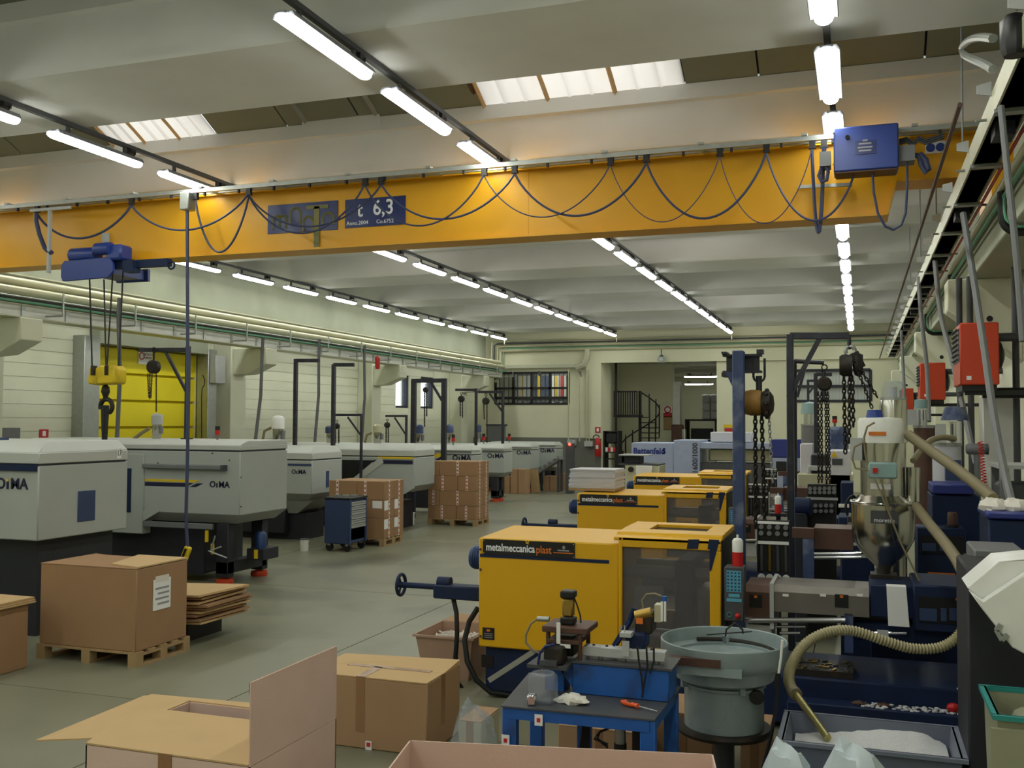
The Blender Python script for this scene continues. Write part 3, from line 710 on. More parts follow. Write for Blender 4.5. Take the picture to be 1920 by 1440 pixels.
a, b = AY(173, 688, YHB), AY(225, 720, YHB)
mx_ = (a.x+b.x)/2
MB().prism([(a.x, b.z+.03), (a.x+.03, b.z), (mx_-.06, b.z-.02), (mx_-.06, a.z-.02), (a.x+.03, a.z)], 'y', YHB-.1, YHB+.12).build('sheave_case', M['hookyel'], hb, bev=.02)
MB().prism([(mx_-.07, b.z-.01), (b.x-.02, b.z), (b.x, b.z+.03), (b.x, a.z-.03), (b.x-.04, a.z+.01), (mx_-.03, a.z+.01), (mx_-.07, a.z-.04)], 'y', YHB-.12, YHB+.14).build('sheave_case', M['hookyel'], hb, bev=.02)
for px, py in ((173,695),(199,695)): q = AY(px, py, YHB-.13); MB().box(q.x-.03, q.x+.03, q.y, q.y+.06, q.z-.06, q.z+.07).build('rope_clamp', M['iron'], hb)
q = AY(198, 735, YHB); MB().lathe([(.02,.1),(.05,.07),(.06,0),(.035,-.06),(.03,-.1)], q, 14).build('hook_shank', M['iron'], hb)
MB().torus(q+Vector((.02,0,-.2)), .1, .032, 'y', 16, 8, -60, 200).build('hook', M['iron'], hb)
for p0, p1 in (((193,760),(195,826)),((201,760),(197,826))): MB().tube([AY(*p0, YHB), AY(*p1, YHB)], .03, 6).build('sling', M['cablek'], hb)
base(hb)
pd = thing('pendant_control', 'yellow pendant control on a long blue cable from the crane', 'control')
q = AY(350, 380, 10.8); MB().box(q.x-.07, q.x+.07, 10.74, 10.9, q.z-.1, zr-.0).build('cable_carriage', M['steel'], pd, bev=.01)
MB().tube([AY(351, 395, 10.8), AY(352, 640, 10.8), AY(352, 840, 10.8), AY(349, 960, 10.8), AY(350, 1000, 10.8), AY(352, 1028, 10.8)], .022, 6).build('cable', M['cable'], pd)
a, b = AY(354, 1025, 10.8), AY(341, 1058, 10.8)
MB().beam(a, b, .09, .07).build('handset', M['hookyel'], pd, bev=.015)
MB().beam(a.lerp(b, .1)+Vector((0,-.045,0)), a.lerp(b, .9)+Vector((0,-.045,0)), .02, .03).build('button_strip', M['black'], pd)
base(pd, (q.x, 10.8, 1.0))

# ================================================================== CHAIN HOISTS AND JIB CRANES
def chain_hoist(label, c, r, m=None, chains=(), link=.05, wire=.006, hook=True, hooktop=None, ax='y'):
    t = thing('chain_hoist', label, 'chain hoist', 'hand chain hoists'); m = m or M['iron']; c = Vector(c)
    MB().lathe([(.0,-r*.55),(r*.8,-r*.55),(r,-r*.4),(r,r*.4),(r*.8,r*.55),(.0,r*.55)], c, 18, ax).build('body', m, t)
    off = XR*r*.6 if ax == 'x' else YD*r*.6
    MB().lathe([(.0,-r*.12),(r*.72,-r*.12),(r*.78,0),(r*.72,r*.12),(.0,r*.12)], c-off, 16, ax).build('hand_wheel', M['iron'], t)
    ht = Vector(hooktop) if hooktop else c+Vector((0,0,r*2.1))
    MB().torus((c.x, c.y, ht.z-r*.35), r*.36, r*.1, 'y', 14, 6, -70, 230).build('top_hook', M['iron'], t)
    MB().cyl(c+Vector((0,0,r*.8)), (c.x, c.y, ht.z-r*.6), r*.14, 8).build('hook_shank', M['iron'], t)
    for a, b in chains: MB().chain(a, b, link, wire, link*.55).build('chain', M['iron'], t)
    return base(t)
def jib(label, Y, px, ytop, xarm, yarm, th, m=None, brace=None, z0=0., round_=False, arm_y2=None):
    t = thing('jib_crane', label, 'jib crane', 'jib cranes over the machines'); m = m or M['jib']
    a = AY(px, ytop, Y); w_ = th*Y*1.05/F_PX*1.06
    arm0 = AY(px, yarm, Y); arm1 = AY(xarm, arm_y2 or yarm, Y); arm1.z = arm1.z
    if round_:
        MB().cyl((a.x, Y, z0), (a.x, Y, a.z), w_/2, 12).build('post', m, t)
        MB().cyl((a.x, Y, arm0.z), (arm1.x, Y, arm1.z), w_/2*.9, 12).build('arm', m, t)
    else:
        MB().box(a.x-w_/2, a.x+w_/2, Y-w_/2, Y+w_/2, z0, a.z).build('post', m, t, bev=w_*.08)
        MB().beam((a.x, Y, arm0.z), (arm1.x, Y, arm1.z), w_*.8, w_).build('arm', m, t, bev=w_*.08)
    MB().box(a.x-w_, a.x+w_, Y-w_, Y+w_, z0, z0+.015).build('foot_plate', m, t)
    if brace:
        p0, p1 = AY(*brace[0], Y), AY(*brace[1], Y); MB().beam(p0, p1, w_*.55, w_*.7).build('brace', m, t)
    return base(t)
jib('dark jib crane on the striped grey machine before the yellow shutter', 12.75, 353, 649, 261, 656, 8.5, M['jib'], ((311,660),(349,733)), 2.06)
Yj = 12.7
chain_hoist('round chain hoist hanging before the yellow shutter', AY(288, 688, Yj), .105, None,
            [(AY(281,700,Yj), AY(281,748,Yj)), (AY(277,700,Yj), AY(279,745,Yj)), (AY(293,700,Yj), AY(293,772,Yj)), (AY(285,700,Yj), AY(283,746,Yj))], .035, .0055, hooktop=AY(288,652,Yj))
L = [('tall black post with short arm left of the first drop pipe pair', 18.8, 555, 673, 598, 676, 7, None, None),
     ('tall black post with short arm under the red valve', 18.7, 626, 683, 664, 684, 7, None, None),
     ('low black jib behind the brown carton stack', 18.9, 678, 776, 628, 778, 4.5, ((652,782),(676,815)), None),
     ('low black jib left of the two small windows', 21.4, 762, 778, 723, 780, 4, ((740,783),(761,815)), None),
     ('black jib left of the office window', 29.6, 943, 734, 893, 735, 4.5, ((918,738),(942,772)), None),
     ('black jib with left arm beside the last left column', 25.0, 893, 728, 854, 731, 4.5, None, None)]
for lab, Y, px, yt, xa, ya, th, brc, _ in L: jib(lab, Y, px, yt, xa, ya, th, None, brc)
t = thing('hoist_gantry', 'black two post hoist gantry before the small windows', 'gantry')
Yg = 22.3; a, b = AY(776, 714, Yg), AY(833, 716, Yg); w_ = .055
for p in (a, b): MB().box(p.x-w_, p.x+w_, Yg-w_, Yg+w_, 0, p.z).build('post', M['jib'], t)
MB().beam((a.x-w_, Yg, a.z), (b.x+w_, Yg, a.z), .09, .1).build('beam', M['jib'], t)
MB().beam(AY(808,716,Yg), AY(832,756,Yg), .05, .06).build('brace', M['jib'], t); base(t)
for lab, Y, c, r, cl in (('small chain hoist on the low jib behind the cartons', 18.9, (632,799), 5.5, [((629,803),(629,830)),((635,803),(635,830))]),
                       ('small chain hoist on the low jib left of the windows', 21.4, (726,797), 5.5, [((724,802),(724,832)),((728,802),(728,832))]),
                       ('small chain hoist in the two post gantry', 22.3, (798,731), 5, [((796,735),(796,800)),((800,735),(800,780))]),
                       ('small chain hoist left of the last left column', 25.0, (865,748), 6, [((863,752),(863,780)),((867,752),(867,783))]),
                       ('small chain hoist before the corner of the office window', 29.6, (911,752), 6.5, [((907,757),(908,786)),((913,757),(913,830))])):
    k = Y*1.1/F_PX
    chain_hoist(lab, AY(*c, Y), r*k, None, [(AY(*p, Y), AY(*q, Y)) for p, q in cl], .06, .009)

# ================================================================== GREY MACHINES ALONG THE LEFT SIDE
def frustum(x0, x1, y0, y1, z0, X0, X1, Y0, Y1, z1):
    return MB().add([(x0,y0,z0),(x1,y0,z0),(x1,y1,z0),(x0,y1,z0),(X0,Y0,z1),(X1,Y0,z1),(X1,Y1,z1),(X0,Y1,z1)],
                    [(3,2,1,0),(4,5,6,7),(0,1,5,4),(1,2,6,5),(2,3,7,6),(3,0,4,7)])
def oima(label, Y0, Y1, X, zb, zs, zt, xb=-12.3, legs=True, skirt=.13, endin=.1):
    t = thing('moulding_machine', label, 'machine', 'grey moulding machines on the left')
    MB().box(xb, X, Y0, Y1, zb, zs).build('cover', M['oima'], t, bev=.012)
    MB().box(xb+.02, X-.02, Y0+.02, Y1-.02, zs, zs+.022).build('seam', M['machdark'], t)
    h = zt-zs-.02; MB().box(xb, X, Y0, Y1, zs+.022, zs+.02+h*.5).build('hood_band', M['oima2'], t, bev=.008)
    frustum(xb, X, Y0, Y1, zs+.02+h*.5, xb+.05, X-endin, Y0+.2, Y1-.05, zt).build('hood', M['oima2'], t, bev=.01)
    if skirt: frustum(xb+.1, X-.14, Y0+.13, Y1-.1, zb-skirt, xb, X, Y0, Y1, zb).build('skirt', M['skirt'], t)
    MB().box(xb+.2, X-.7, Y0+.18, Y1-.1, .12, zb-skirt).build('base_frame', M['machdark'], t, bev=.02)
    if legs:
        for yy in (Y0+.05, Y1-.32):
            MB().box(X-.42, X-.22, yy, yy+.16, .1, zb-skirt).build('leg', M['machdark'], t, bev=.01)
            MB().lathe([(.0,0),(.12,0),(.13,.03),(.12,.075),(.05,.08),(.05,.11),(.0,.11)], (X-.32, yy+.08, 0), 16).build('foot_pad', M['orange'], t)
        MB().box(X-.42, X-.22, Y0+.05, Y1-.2, .16, .32).build('leg_tie', M['machdark'], t)
        for yy in (Y0+.4, Y1-.4): MB().lathe([(.0,0),(.12,0),(.13,.03),(.12,.075),(.05,.08),(.05,.13),(.0,.13)], (xb+.6, yy, 0), 12).build('foot_pad', M['orange'], t)
    return t
def logo(t, c, size, ex=XR):
    """the word in navy with the short letter I carrying a yellow square"""
    n = Vector(ex).cross(ZU)
    w_ = size*.72
    text('O', 'lettering', M['inkblue'], t, c-ex*w_*1.55, ex, ZU, size, .003, .02)
    MB().plate(c-ex*w_*.72+ZU*(-size*.08), ex, ZU, size*.17, size*.5, .005).build('lettering', M['inkblue'], t)
    MB().plate(c-ex*w_*.72+ZU*(size*.27), ex, ZU, size*.17, size*.14, .005).build('logo_dot', M['inkyel'], t)
    text('MA', 'lettering', M['inkblue'], t, c+ex*w_*.6, ex, ZU, size, .003, .02)
def stripe(t, xa, xb, z, h, Y):
    MB().prism([(xa, z), (xb-.1, z), (xb, z+h), (xa, z+h)], 'y', Y-.004, Y).build('yellow_stripe', M['inkyel'], t)
    MB().prism([(xa, z-h*1.9), (xb-.25, z-h*1.9), (xb-.12, z-h*.3), (xa, z-h*.3)], 'y', Y-.004, Y).build('navy_stripe', M['inkblue'], t)
    MB().prism([(xb-.19, z-h*1.9), (xb-.08, z-h*1.9), (xb+.05, z-h*.3), (xb-.06, z-h*.3)], 'y', Y-.004, Y).build('navy_stripe', M['inkblue'], t)
XE = -8.3
# machine 17, nearest
t = oima('nearest grey moulding machine, number 17 on its hood', 8.44, 9.82, XE, 1.05, 1.85, 2.11, -12.3, legs=False, skirt=0)
logo(t, AY(26, 908, 8.435)+Vector((0,0,0)), .165)
q = AX(223, 850, XE+.003); MB().plate(q, YD, ZU, .075, .12, .004).build('number_plate', M['paper'], t); text('17', 'lettering', M['inkblack'], t, q+XR*.006, YD, ZU, .095, .001, .01, .8)
a, b = AX(146, 950, XE+.004), AX(178, 950, XE+.004); MB().box(XE-.02, XE+.012, a.y, b.y, AX(160,977,XE).z, AX(160,920,XE).z).build('side_panel', M['cabblue'], t, bev=.004)
a = AY(74, 878, 8.44); MB().box(-10.6, XE-.02, 8.41, 8.45, AY(40,883,8.44).z, AY(40,871,8.44).z).build('front_slot', M['navy'], t)
MB().box(-12, XE-.15, 8.6, 9.75, .0, 1.05).build('base_skirt', M['machdark'], t)
MB().box(-11.5, -9.3, 8.75, 9.0, 2.1, 2.14).build('top_tray', M['cabblue'], t)
base(t)
# striped machine behind it
t = oima('grey moulding machine with long handle bar and yellow stripe', 12.12, 13.36, XE, 1.0, 1.9, 2.06, endin=.005)
Yf = 12.12
a, b = AY(273, 873, Yf), AY(423, 875, Yf); MB().box(a.x, b.x, Yf-.09, Yf+.01, a.z-.035, a.z+.03).build('handle_bar', M['grey'], t, bev=.01)
MB().box(b.x-.02, b.x+.03, Yf-.1, Yf, a.z-.04, a.z+.035).build('handle_end', M['dgrey'], t)
a, b = AY(272, 902, Yf), AY(376, 902, Yf); stripe(t, a.x, b.x, a.z, .035, Yf)
logo(t, AY(414, 909, Yf-.004), .125)
xs_ = AY(272, 900, Yf).x
MB().box(-11.6, xs_-.01, Yf-.02, Yf+.3, AY(250,1000,Yf).z, 1.85).build('side_door', M['oima'], t, bev=.01)
MB().prism([(xs_-.02, .86), (xs_+.28, 1.02), (xs_-.02, 1.02)], 'y', Yf-.015, Yf+.3).build('door_gusset', M['oima'], t)
q0, q1 = AY(238, 920, Yf-.03), AY(245, 920, Yf-.03); MB().box(q0.x-.02, q1.x, Yf-.03, Yf, AY(240,960,Yf).z, AY(240,878,Yf).z).build('door_slot', M['navy'], t)
a, b = AY(272, 983, Yf), AY(400, 987, Yf); MB().box(a.x, b.x, Yf-.04, Yf+.02, a.z-.03, a.z+.05).build('lower_bar', M['grey'], t, bev=.008)
for px, py in ((296,868),(398,850),(430,863),(452,895),(452,950)): MB().cyl(AY(px, py, Yf), AY(px, py, Yf-.01), .012, 8).build('bolt', M['dgrey'], t)
a, b = AX(450, 960, XE), AX(538, 945, XE)
MB().box(-11.5, XE-.7, Yf+.15, 12.3, .1, .85).build('base_door', M['machdark'], t)
q = AY(492, 1035, 12.7); MB().box(XE-.16, XE+.12, 12.55, 12.95, .32, .48).build('oil_tray', M['machdark'], t)
MB().lathe([(.0,0),(.08,0),(.08,.2),(.05,.24),(.0,.24)], (XE-.02, 12.7, .48), 14).build('pump_motor', M['motorblue'], t)
MB().box(XE-.03, XE+.03, 12.54, 12.55, .34, .47).build('yellow_label', M['inkyel'], t)
MB().box(XE-.5, XE-.46, 12.02, 12.05, .62, .78).build('yellow_label', M['inkyel'], t); MB().box(XE-.4, XE-.36, 12.02, 12.05, .45, .6).build('yellow_label', M['inkyel'], t)
for k in range(3): MB().cyl((XE-.42+.02*k, 12.0, .5), (XE-.1-.1*k, 11.98, .42+.15*k), .012, 6).build('lever', M['steel'], t)
base(t)
# third, smaller, behind
X3 = -10.0; Yf = AX(585, 880, X3).y; Y3e = AX(641, 880, X3).y
def z3(px, py): return AX(px, py, X3).z
Z3 = z3(585, 838)
t = oima('grey moulding machine partly behind the blue tool cart', Yf, Y3e, X3, z3(585,927), z3(585,864), Z3, -12.4, legs=False)
logo(t, AY(562, 885, Yf-.004), .12)
a, b = AY(540, 871, Yf), AY(584, 871, Yf); MB().box(a.x, b.x, Yf-.01, Yf, a.z-.02, a.z+.02).build('handle_slot', M['cabblue'], t)
a = AX(614, 898, X3); MB().box(X3, X3+.012, a.y-.06, a.y+.05, a.z-.16, a.z+.16).build('side_slot', M['cabblue'], t)
zq = z3(585, 927)-.13
frustum(-12.2, X3-.5, Yf+.3, Y3e-.1, zq-.28, -12.3, X3-.05, Yf+.15, Y3e-.05, zq).build('apron', M['skirt'], t)
MB().box(-12.2, X3-.35, Yf+.35, Y3e-.1, 0, zq-.28).build('base_skirt', M['machdark'], t)
base(t)
# fourth: diagonal guard
X4 = -9.0; Yf = AX(778, 860, X4).y; Z4 = AX(778, 833, X4).z
t = oima('grey moulding machine with slanted guard and dark opening', Yf, AX(815, 860, X4).y, X4, AX(778,912,X4).z, AX(778,858,X4).z, Z4, -12.4, legs=False)
a, b = AY(642, 862, Yf), AY(716, 862, Yf); zt_ = a.z; zb_ = AY(650, 905, Yf).z; zl_ = AY(720, 925, Yf).z
MB().prism([(a.x, zt_), (b.x, zt_), (AY(672,905,Yf).x, zb_), (a.x, zb_)], 'y', Yf-.012, Yf).build('dark_opening', M['black'], t)
MB().beam(AY(718,862,Yf-.03), AY(655,910,Yf-.03), .08, .14).build('slanted_guard', M['oima2'], t)
MB().prism([(AY(700,865,Yf).x, zt_-.04), (X4, zt_-.04), (X4, zl_+.13), (AY(760,925,Yf).x, zl_), (AY(690,925,Yf).x, zl_), (AY(655,905,Yf).x, zb_)], 'y', Yf-.06, Yf-.014).build('front_panel', M['oima'], t)
a, b = AY(708, 858, Yf-.07), AY(775, 858, Yf-.07)
MB().box(a.x, b.x, Yf-.068, Yf-.06, a.z-.02, a.z+.02).build('yellow_stripe', M['inkyel'], t); MB().box(a.x-.1, b.x-.02, Yf-.068, Yf-.06, a.z-.13, a.z-.05).build('navy_stripe', M['inkblue'], t)
MB().box(-12.2, X4-.5, Yf+.3, Yf+1.0, 0, .6).build('base_skirt', M['machdark'], t)
YM4 = Yf
base(t)
FAR = []
for k, (Xe, pe, dep, pxl, py, lab, ptop, pbot) in enumerate(((-9.2, 884, .75, 868, 859, 'fourth grey machine from the office window, logo above the carton stack', 836, 900), (-9.8, 945, .75, 931, 855, 'third grey machine from the office window', 833, 887),
        (-10.3, 996, .9, 984, 849, 'second grey machine from the office window', 831, 880), (-9.9, 1042, .9, 1028, 845, 'grey machine nearest the office window', 829, 876))):
    Y0 = AX(pe, 850, Xe).y; zt_ = AX(pe, ptop, Xe).z; zb_ = AX(pe, pbot, Xe).z; FAR.append((Y0, dep, zt_))
    t = oima(lab, Y0, Y0+dep, Xe, zb_, zt_-.24, zt_, -12.4)
    Yf = Y0; c = AY(pxl, py, Yf-.005); logo(t, c, .19)
    MB().prism([(c.x-.85, c.z+.02), (c.x-.7, c.z+.11), (c.x-.45, c.z+.11), (c.x-.55, c.z+.0)], 'y', Yf-.004, Yf).build('yellow_stripe', M['inkyel'], t)
    MB().prism([(c.x-.78, c.z-.06), (c.x-.64, c.z-.06), (c.x-.47, c.z+.07), (c.x-.58, c.z+.05), (c.x-.66, c.z)], 'y', Yf-.006, Yf-.003).build('navy_stripe', M['inkblue'], t)
    MB().box(c.x-1.1, c.x+.45, Yf-.05, Yf, c.z+.17, c.z+.2).build('handle_slot', M['skirt'], t); base(t)

# loaders and beacons on top of the grey machines
def loader(label, Y, px, ytop, ybot, wpx, cap, z0, hose=None):
    t = thing('material_loader', label, 'loader', 'material loaders'); k = Y*1.06/F_PX
    p = AY(px, ybot, Y); zt_ = AY(px, ytop, Y).z; r = wpx/2*k; H = zt_-z0
    MB().lathe([(.0,0),(r*.75,0),(r*.75,H*.12),(r*.8,H*.14),(r*.8,H*.56),(.0,H*.56)], (p.x, Y, z0), 18).build('cylinder', M['inox'], t)
    MB().lathe([(.0,H*.56),(r,H*.56),(r,H*.9),(r*.75,H*.97),(r*.3,H),(.0,H)], (p.x, Y, z0), 18).build('motor_cap', cap, t)
    MB().box(p.x+r*.8, p.x+r*1.15, Y-r*.3, Y+r*.3, z0+H*.2, z0+H*.5).build('control_unit', M['grey'], t)
    if hose: MB().tube([AY(x, y, Y) for x, y in hose], .028, 7).build('hose', M['hosebeige'], t)
    return base(t)
loader('grey capped loader before the yellow shutter', 12.9, 294, 775, 826, 24, M['lgrey'], 2.06, ((280,803),(265,812),(250,824)))
loader('white capped loader left of the first tall black post', AX(585,880,-10.0).y+.5, 521, 779, 828, 26, M['white'], Z3, ((508,802),(496,808),(492,828)))
loader('small grey loader with red mark beside the low jib', YM4+.5, 619, 798, 832, 20, M['cabblue'], Z4)
loader('beige capped loader right of the low jib', YM4+.5, 708, 795, 832, 20, M['pipe'], Z4, ((697,812),(688,815),(684,830)))
loader('blue grey loader under the two post gantry', FAR[0][0]+.4, 785, 796, 838, 18, M['postblue'], FAR[0][2])
loader('blue grey loader right of the two post gantry', FAR[1][0]+.4, 843, 796, 838, 15, M['postblue'], FAR[1][2])
loader('blue grey loader under the jib arm near the last column', FAR[2][0]+.5, 896, 796, 838, 12, M['postblue'], FAR[2][2])
def beacon(label, Y, px, ytop, z0):
    t = thing('signal_beacon', label, 'beacon', 'signal beacons'); p = AY(px, ytop, Y); H = p.z-z0; r = .03+Y*.0006
    MB().cyl((p.x, Y, z0), (p.x, Y, z0+H*.35), r*.45, 8).build('stem', M['grey'], t)
    MB().cyl((p.x, Y, z0+H*.35), (p.x, Y, z0+H*.7), r, 10).build('red_lens', M['red'], t)
    MB().cyl((p.x, Y, z0+H*.7), (p.x, Y, p.z), r, 10).build('dark_lens', M['black'], t); return base(t)
beacon('red and black signal beacon before the wall right of the yellow shutter', 12.6, 408, 799, 2.06)
beacon('signal beacon on the machine left of the carton stack', FAR[0][0]+.45, 850, 815, FAR[0][2])
beacon('signal beacon before the last left column', FAR[1][0]+.45, 907, 813, FAR[1][2])
beacon('signal beacon under the office window', FAR[2][0]+.5, 955, 813, FAR[2][2])
# fire signs on the left wall
for px, py, w_, h_, lab in ((82,813,15,17,'red fire sign on the left wall above machine 17'), (391,817,9,16,'red fire sign beside the yellow shutter')):
    p = AX(px, py, XL+.006); k = p.y*1.2/F_PX
    t = thing('fire_sign', lab, 'sign', 'fire signs'); MB().plate(p, YD, ZU, w_*k*1.5, h_*k, .01).build('panel', M['redsign'], t)
    MB().plate(p+XR*.011, YD, ZU, w_*k*.55, h_*k*.6, .002).build('pictogram', M['paper'], t); base(t)
# grey wall box at far left
p = AX(8, 815, XL+.1); single(MB().box(XL, XL+.2, p.y-.25, p.y+.25, p.z-.12, p.z+.12), 'wall_box', M['grey'], 'small grey box on the left wall at the picture edge', 'box')
single(MB().cyl(AX(204, 631, -12.75)+Vector((0,0,.1)), AX(204, 631, -12.75)-Vector((0,0,.3)), .05, 10), 'ceiling_valve', M['red'], 'unused', 'valve') if False else None
p = AX(708, 680, -12.75); single(MB().lathe([(.0,-.18),(.06,-.18),(.07,-.1),(.07,.1),(.04,.16),(.0,.18)], p, 12), 'pipe_valve', M['red'], 'red valve hanging under the left pipes', 'valve')

# ================================================================== PALLETS, CARTONS, TOOL CART
def pallet(label, x0, y0, rz=0, L_=1.2, D=.8, group='wooden pallets'):
    t = thing('wooden_pallet', label, 'pallet', group)
    for k in range(5): yy = (D-.1)*k/4; MB().box(0, L_, yy, yy+.1, .122, .144).build('deck_board', M['wood'], t)
    for xx in (0, L_/2-.05, L_-.1): MB().box(xx, xx+.1, 0, D, .1, .122).build('stringer_board', M['wood'], t)
    for xx in (0, L_/2-.05, L_-.1):
        for yy in (0, D/2-.05, D-.1): MB().box(xx, xx+.1, yy, yy+.1, .022, .1).build('block', M['wood'], t)
        MB().box(xx, xx+.1, 0, D, 0, .022).build('bottom_board', M['wood'], t)
    t.location = (x0, y0, 0); t.rotation_euler = (0, 0, rz); return t
def carton(label, x0, x1, y0, y1, z0, z1, m=None, group=None, tapes=(), tm=None, lab=None, name='carton'):
    """closed carton: body, top seam flaps, tape; tapes = list of (face, fraction)"""
    t = thing(name, label, 'carton', group); m = m or M['carton2']; tm = tm or M['tapew']
    MB().box(x0, x1, y0, y1, z0, z1-.006).build('body', m, t, bev=.006)
    ym = (y0+y1)/2
    for a, b in ((y0, ym-.002), (ym+.002, y1)): MB().box(x0+.002, x1-.002, a, b, z1-.006, z1).build('flap', M['carton'], t)
    wt = .05
    for f, q in tapes:
        if f == 'f':
            c = x0+(x1-x0)*q; tp = MB().box(c-wt/2, c+wt/2, y0-.003, y0, z0+.005, z1).build('tape', tm, t)
            if tm is M['tapew']:
                n = 4
                for i in range(n): zz = z0+(z1-z0)*(i+.5)/n; MB().box(c-wt*.28, c+wt*.28, y0-.005, y0-.003, zz-.018, zz+.018).build('tape_print', M['inkred'], tp)
        elif f == 'r':
            c = y0+(y1-y0)*q; tp = MB().box(x1, x1+.003, c-wt/2, c+wt/2, z0+.005, z1).build('tape', tm, t)
            if tm is M['tapew']:
                for i in range(4): zz = z0+(z1-z0)*(i+.5)/4; MB().box(x1+.003, x1+.005, c-wt*.28, c+wt*.28, zz-.018, zz+.018).build('tape_print', M['inkred'], tp)
        elif f == 'L': MB().plate((x0+(x1-x0)*q, y0-.001, z0+(z1-z0)*.75), XR, ZU, .2, .14, .003).build('label', M['paper'], t)
        elif f == 'R': MB().plate((x1+.001, y0+(y1-y0)*q, z0+(z1-z0)*.7), YD, ZU, .16, .18, .003).build('label', M['paper'], t)
    return base(t)
# big carton on the near pallet
pallet('wooden pallet under the big plain carton on the left', -7.68, 7.83)
t = thing('carton', 'big plain brown carton with taped delivery note on the near pallet', 'carton')
zt_ = AY(252, 1066, 7.84).z; x0, x1, y0, y1, z0 = -7.66, -6.5, 7.84, 8.6, .144
MB().box(x0, x1, y0, y1, z0, zt_-.01).build('body', M['carton2'], t, bev=.008)
MB().prism([(x0, y0), (x1, y0), (x1-.1, y0+.3), (x0+.35, y1-.1), (x0, y1)], 'z', zt_-.01, zt_-.002).build('flap', M['carton2'], t)
MB().prism([(x0+.75, y0+.12), (x1, y0+.02), (x1, y1), (x0+.55, y1)], 'z', zt_-.002, zt_+.012).build('flap', M['cartonin'], t)
c = AX(303, 1113, x1); MB().plate(c+XR*.002, YD, ZU, .26, .3, .004).build('delivery_note', M['paper'], t)
for k in range(4): MB().plate(c+XR*.007+ZU*(.06-.05*k)+YD*(.02*(k % 2)), YD, ZU, .2-.03*(k % 2), .018, .001).build('printed_line', M['inkgrey'], t)
MB().plate(c+XR*.003+ZU*.15, YD, ZU, .2, .06, .004).build('clear_tape', M['tapew'], t)
base(t)
# opened flap leaning left of it
single(MB().add([(-7.7,7.9,1.0),(-7.7,8.5,1.0),(-7.95,8.5,.5),(-7.95,7.9,.5),(-7.69,7.9,1.0),(-7.69,8.5,1.0),(-7.94,8.5,.49),(-7.94,7.9,.49)], [(0,1,2,3),(7,6,5,4),(0,4,5,1),(1,5,6,2),(2,6,7,3),(3,7,4,0)]), 'carton_flap', M['carton2'], 'brown cardboard flap hanging beside the big carton', 'cardboard') if False else None
# flattened cartons behind the big one
t = thing('flattened_carton_stack', 'stack of flattened cartons on a pallet behind the big carton', 'cardboard stack')
zz = .03
for k in range(9):
    dx, dy, rz = random.uniform(-.04,.05), random.uniform(-.03,.03), random.uniform(-.05,.05)
    MB().cbox((-7.05+dx, 9.25+dy, .2+k*.036), 1.15, .85, .022, rz, random.uniform(-.015,.015), -.05).build('flat_carton', M['cartonin'] if k == 8 or k % 3 == 0 else M['carton2'], t)
MB().box(-7.45, -6.75, 8.95, 9.55, 0, .17).build('pallet_base', M['machdark'], t); base(t)
# carton at the left edge
p = AZ(48, 1252, 0); zt_ = AY(45, 1120, p.y).z
t = thing('carton', 'brown carton with rough lid at the left picture edge', 'carton')
MB().box(-8.3, p.x, p.y-.35, p.y+.02, 0, zt_-.05).build('body', M['carton2'], t, bev=.006)
for k in range(3): MB().box(-8.33, p.x+.05-.01*k, p.y-.4, p.y+.06, zt_-.05+.018*k, zt_-.036+.018*k).build('lid_sheet', M['cartonin'], t)
MB().box(p.x-.2, p.x-.15, p.y-.354, p.y-.35, .1, .3).build('tape', M['tape'], t); base(t)

# tool cart
t = thing('tool_cart', 'blue roller tool cart with grey drawers beside cartons', 'tool cart')
x0, x1, y0, y1 = -9.14, -8.62, 15.97, 16.62; zt_ = AY(640, 933, 15.97).z
MB().box(x0, x1-.03, y0, y1, .14, zt_-.04).build('body', M['cabblue'], t, bev=.012)
MB().box(x0-.01, x1+.01, y0-.01, y1+.01, zt_-.04, zt_).build('top_tray', M['black'], t, bev=.01)
MB().box(x1-.03, x1, y0, y0+.05, .14, zt_-.04).box(x1-.03, x1, y1-.05, y1, .14, zt_-.04).build('corner_post', M['cabblue'], t)
nd = 6; zlo = AX(668, 990, x1).z
for k in range(nd):
    za = zlo+(zt_-.08-zlo)*k/nd; zb_ = zlo+(zt_-.08-zlo)*(k+1)/nd
    dr = MB().box(x1-.04, x1+.006, y0+.06, y1-.06, za+.006, zb_-.006).build('drawer', M['lgrey'], t, bev=.004)
    MB().box(x1+.006, x1+.02, y0+.08, y1-.08, zb_-.03, zb_-.014).build('drawer_pull', M['steel'], dr)
MB().box(x1-.035, x1-.03, y0+.05, y1-.05, .2, zlo).build('lower_recess', M['black'], t)
for xx in (x0+.08, x1-.08):
    for yy in (y0+.06, y1-.06): MB().lathe([(.02,-.02),(.07,-.025),(.075,0),(.07,.025),(.02,.02)], (xx, yy, .075), 14, 'y').build('wheel', M['rubber'], t); MB().box(xx-.03, xx+.03, yy-.03, yy+.03, .1, .15).build('fork', M['steel'], t)
for k in range(3): MB().cbox((x0+.15+.12*k, y0+.2+.1*k, zt_+.02), .12, .04, .03, .4*k).build('hand_tool', M['steel'], t)
base(t)
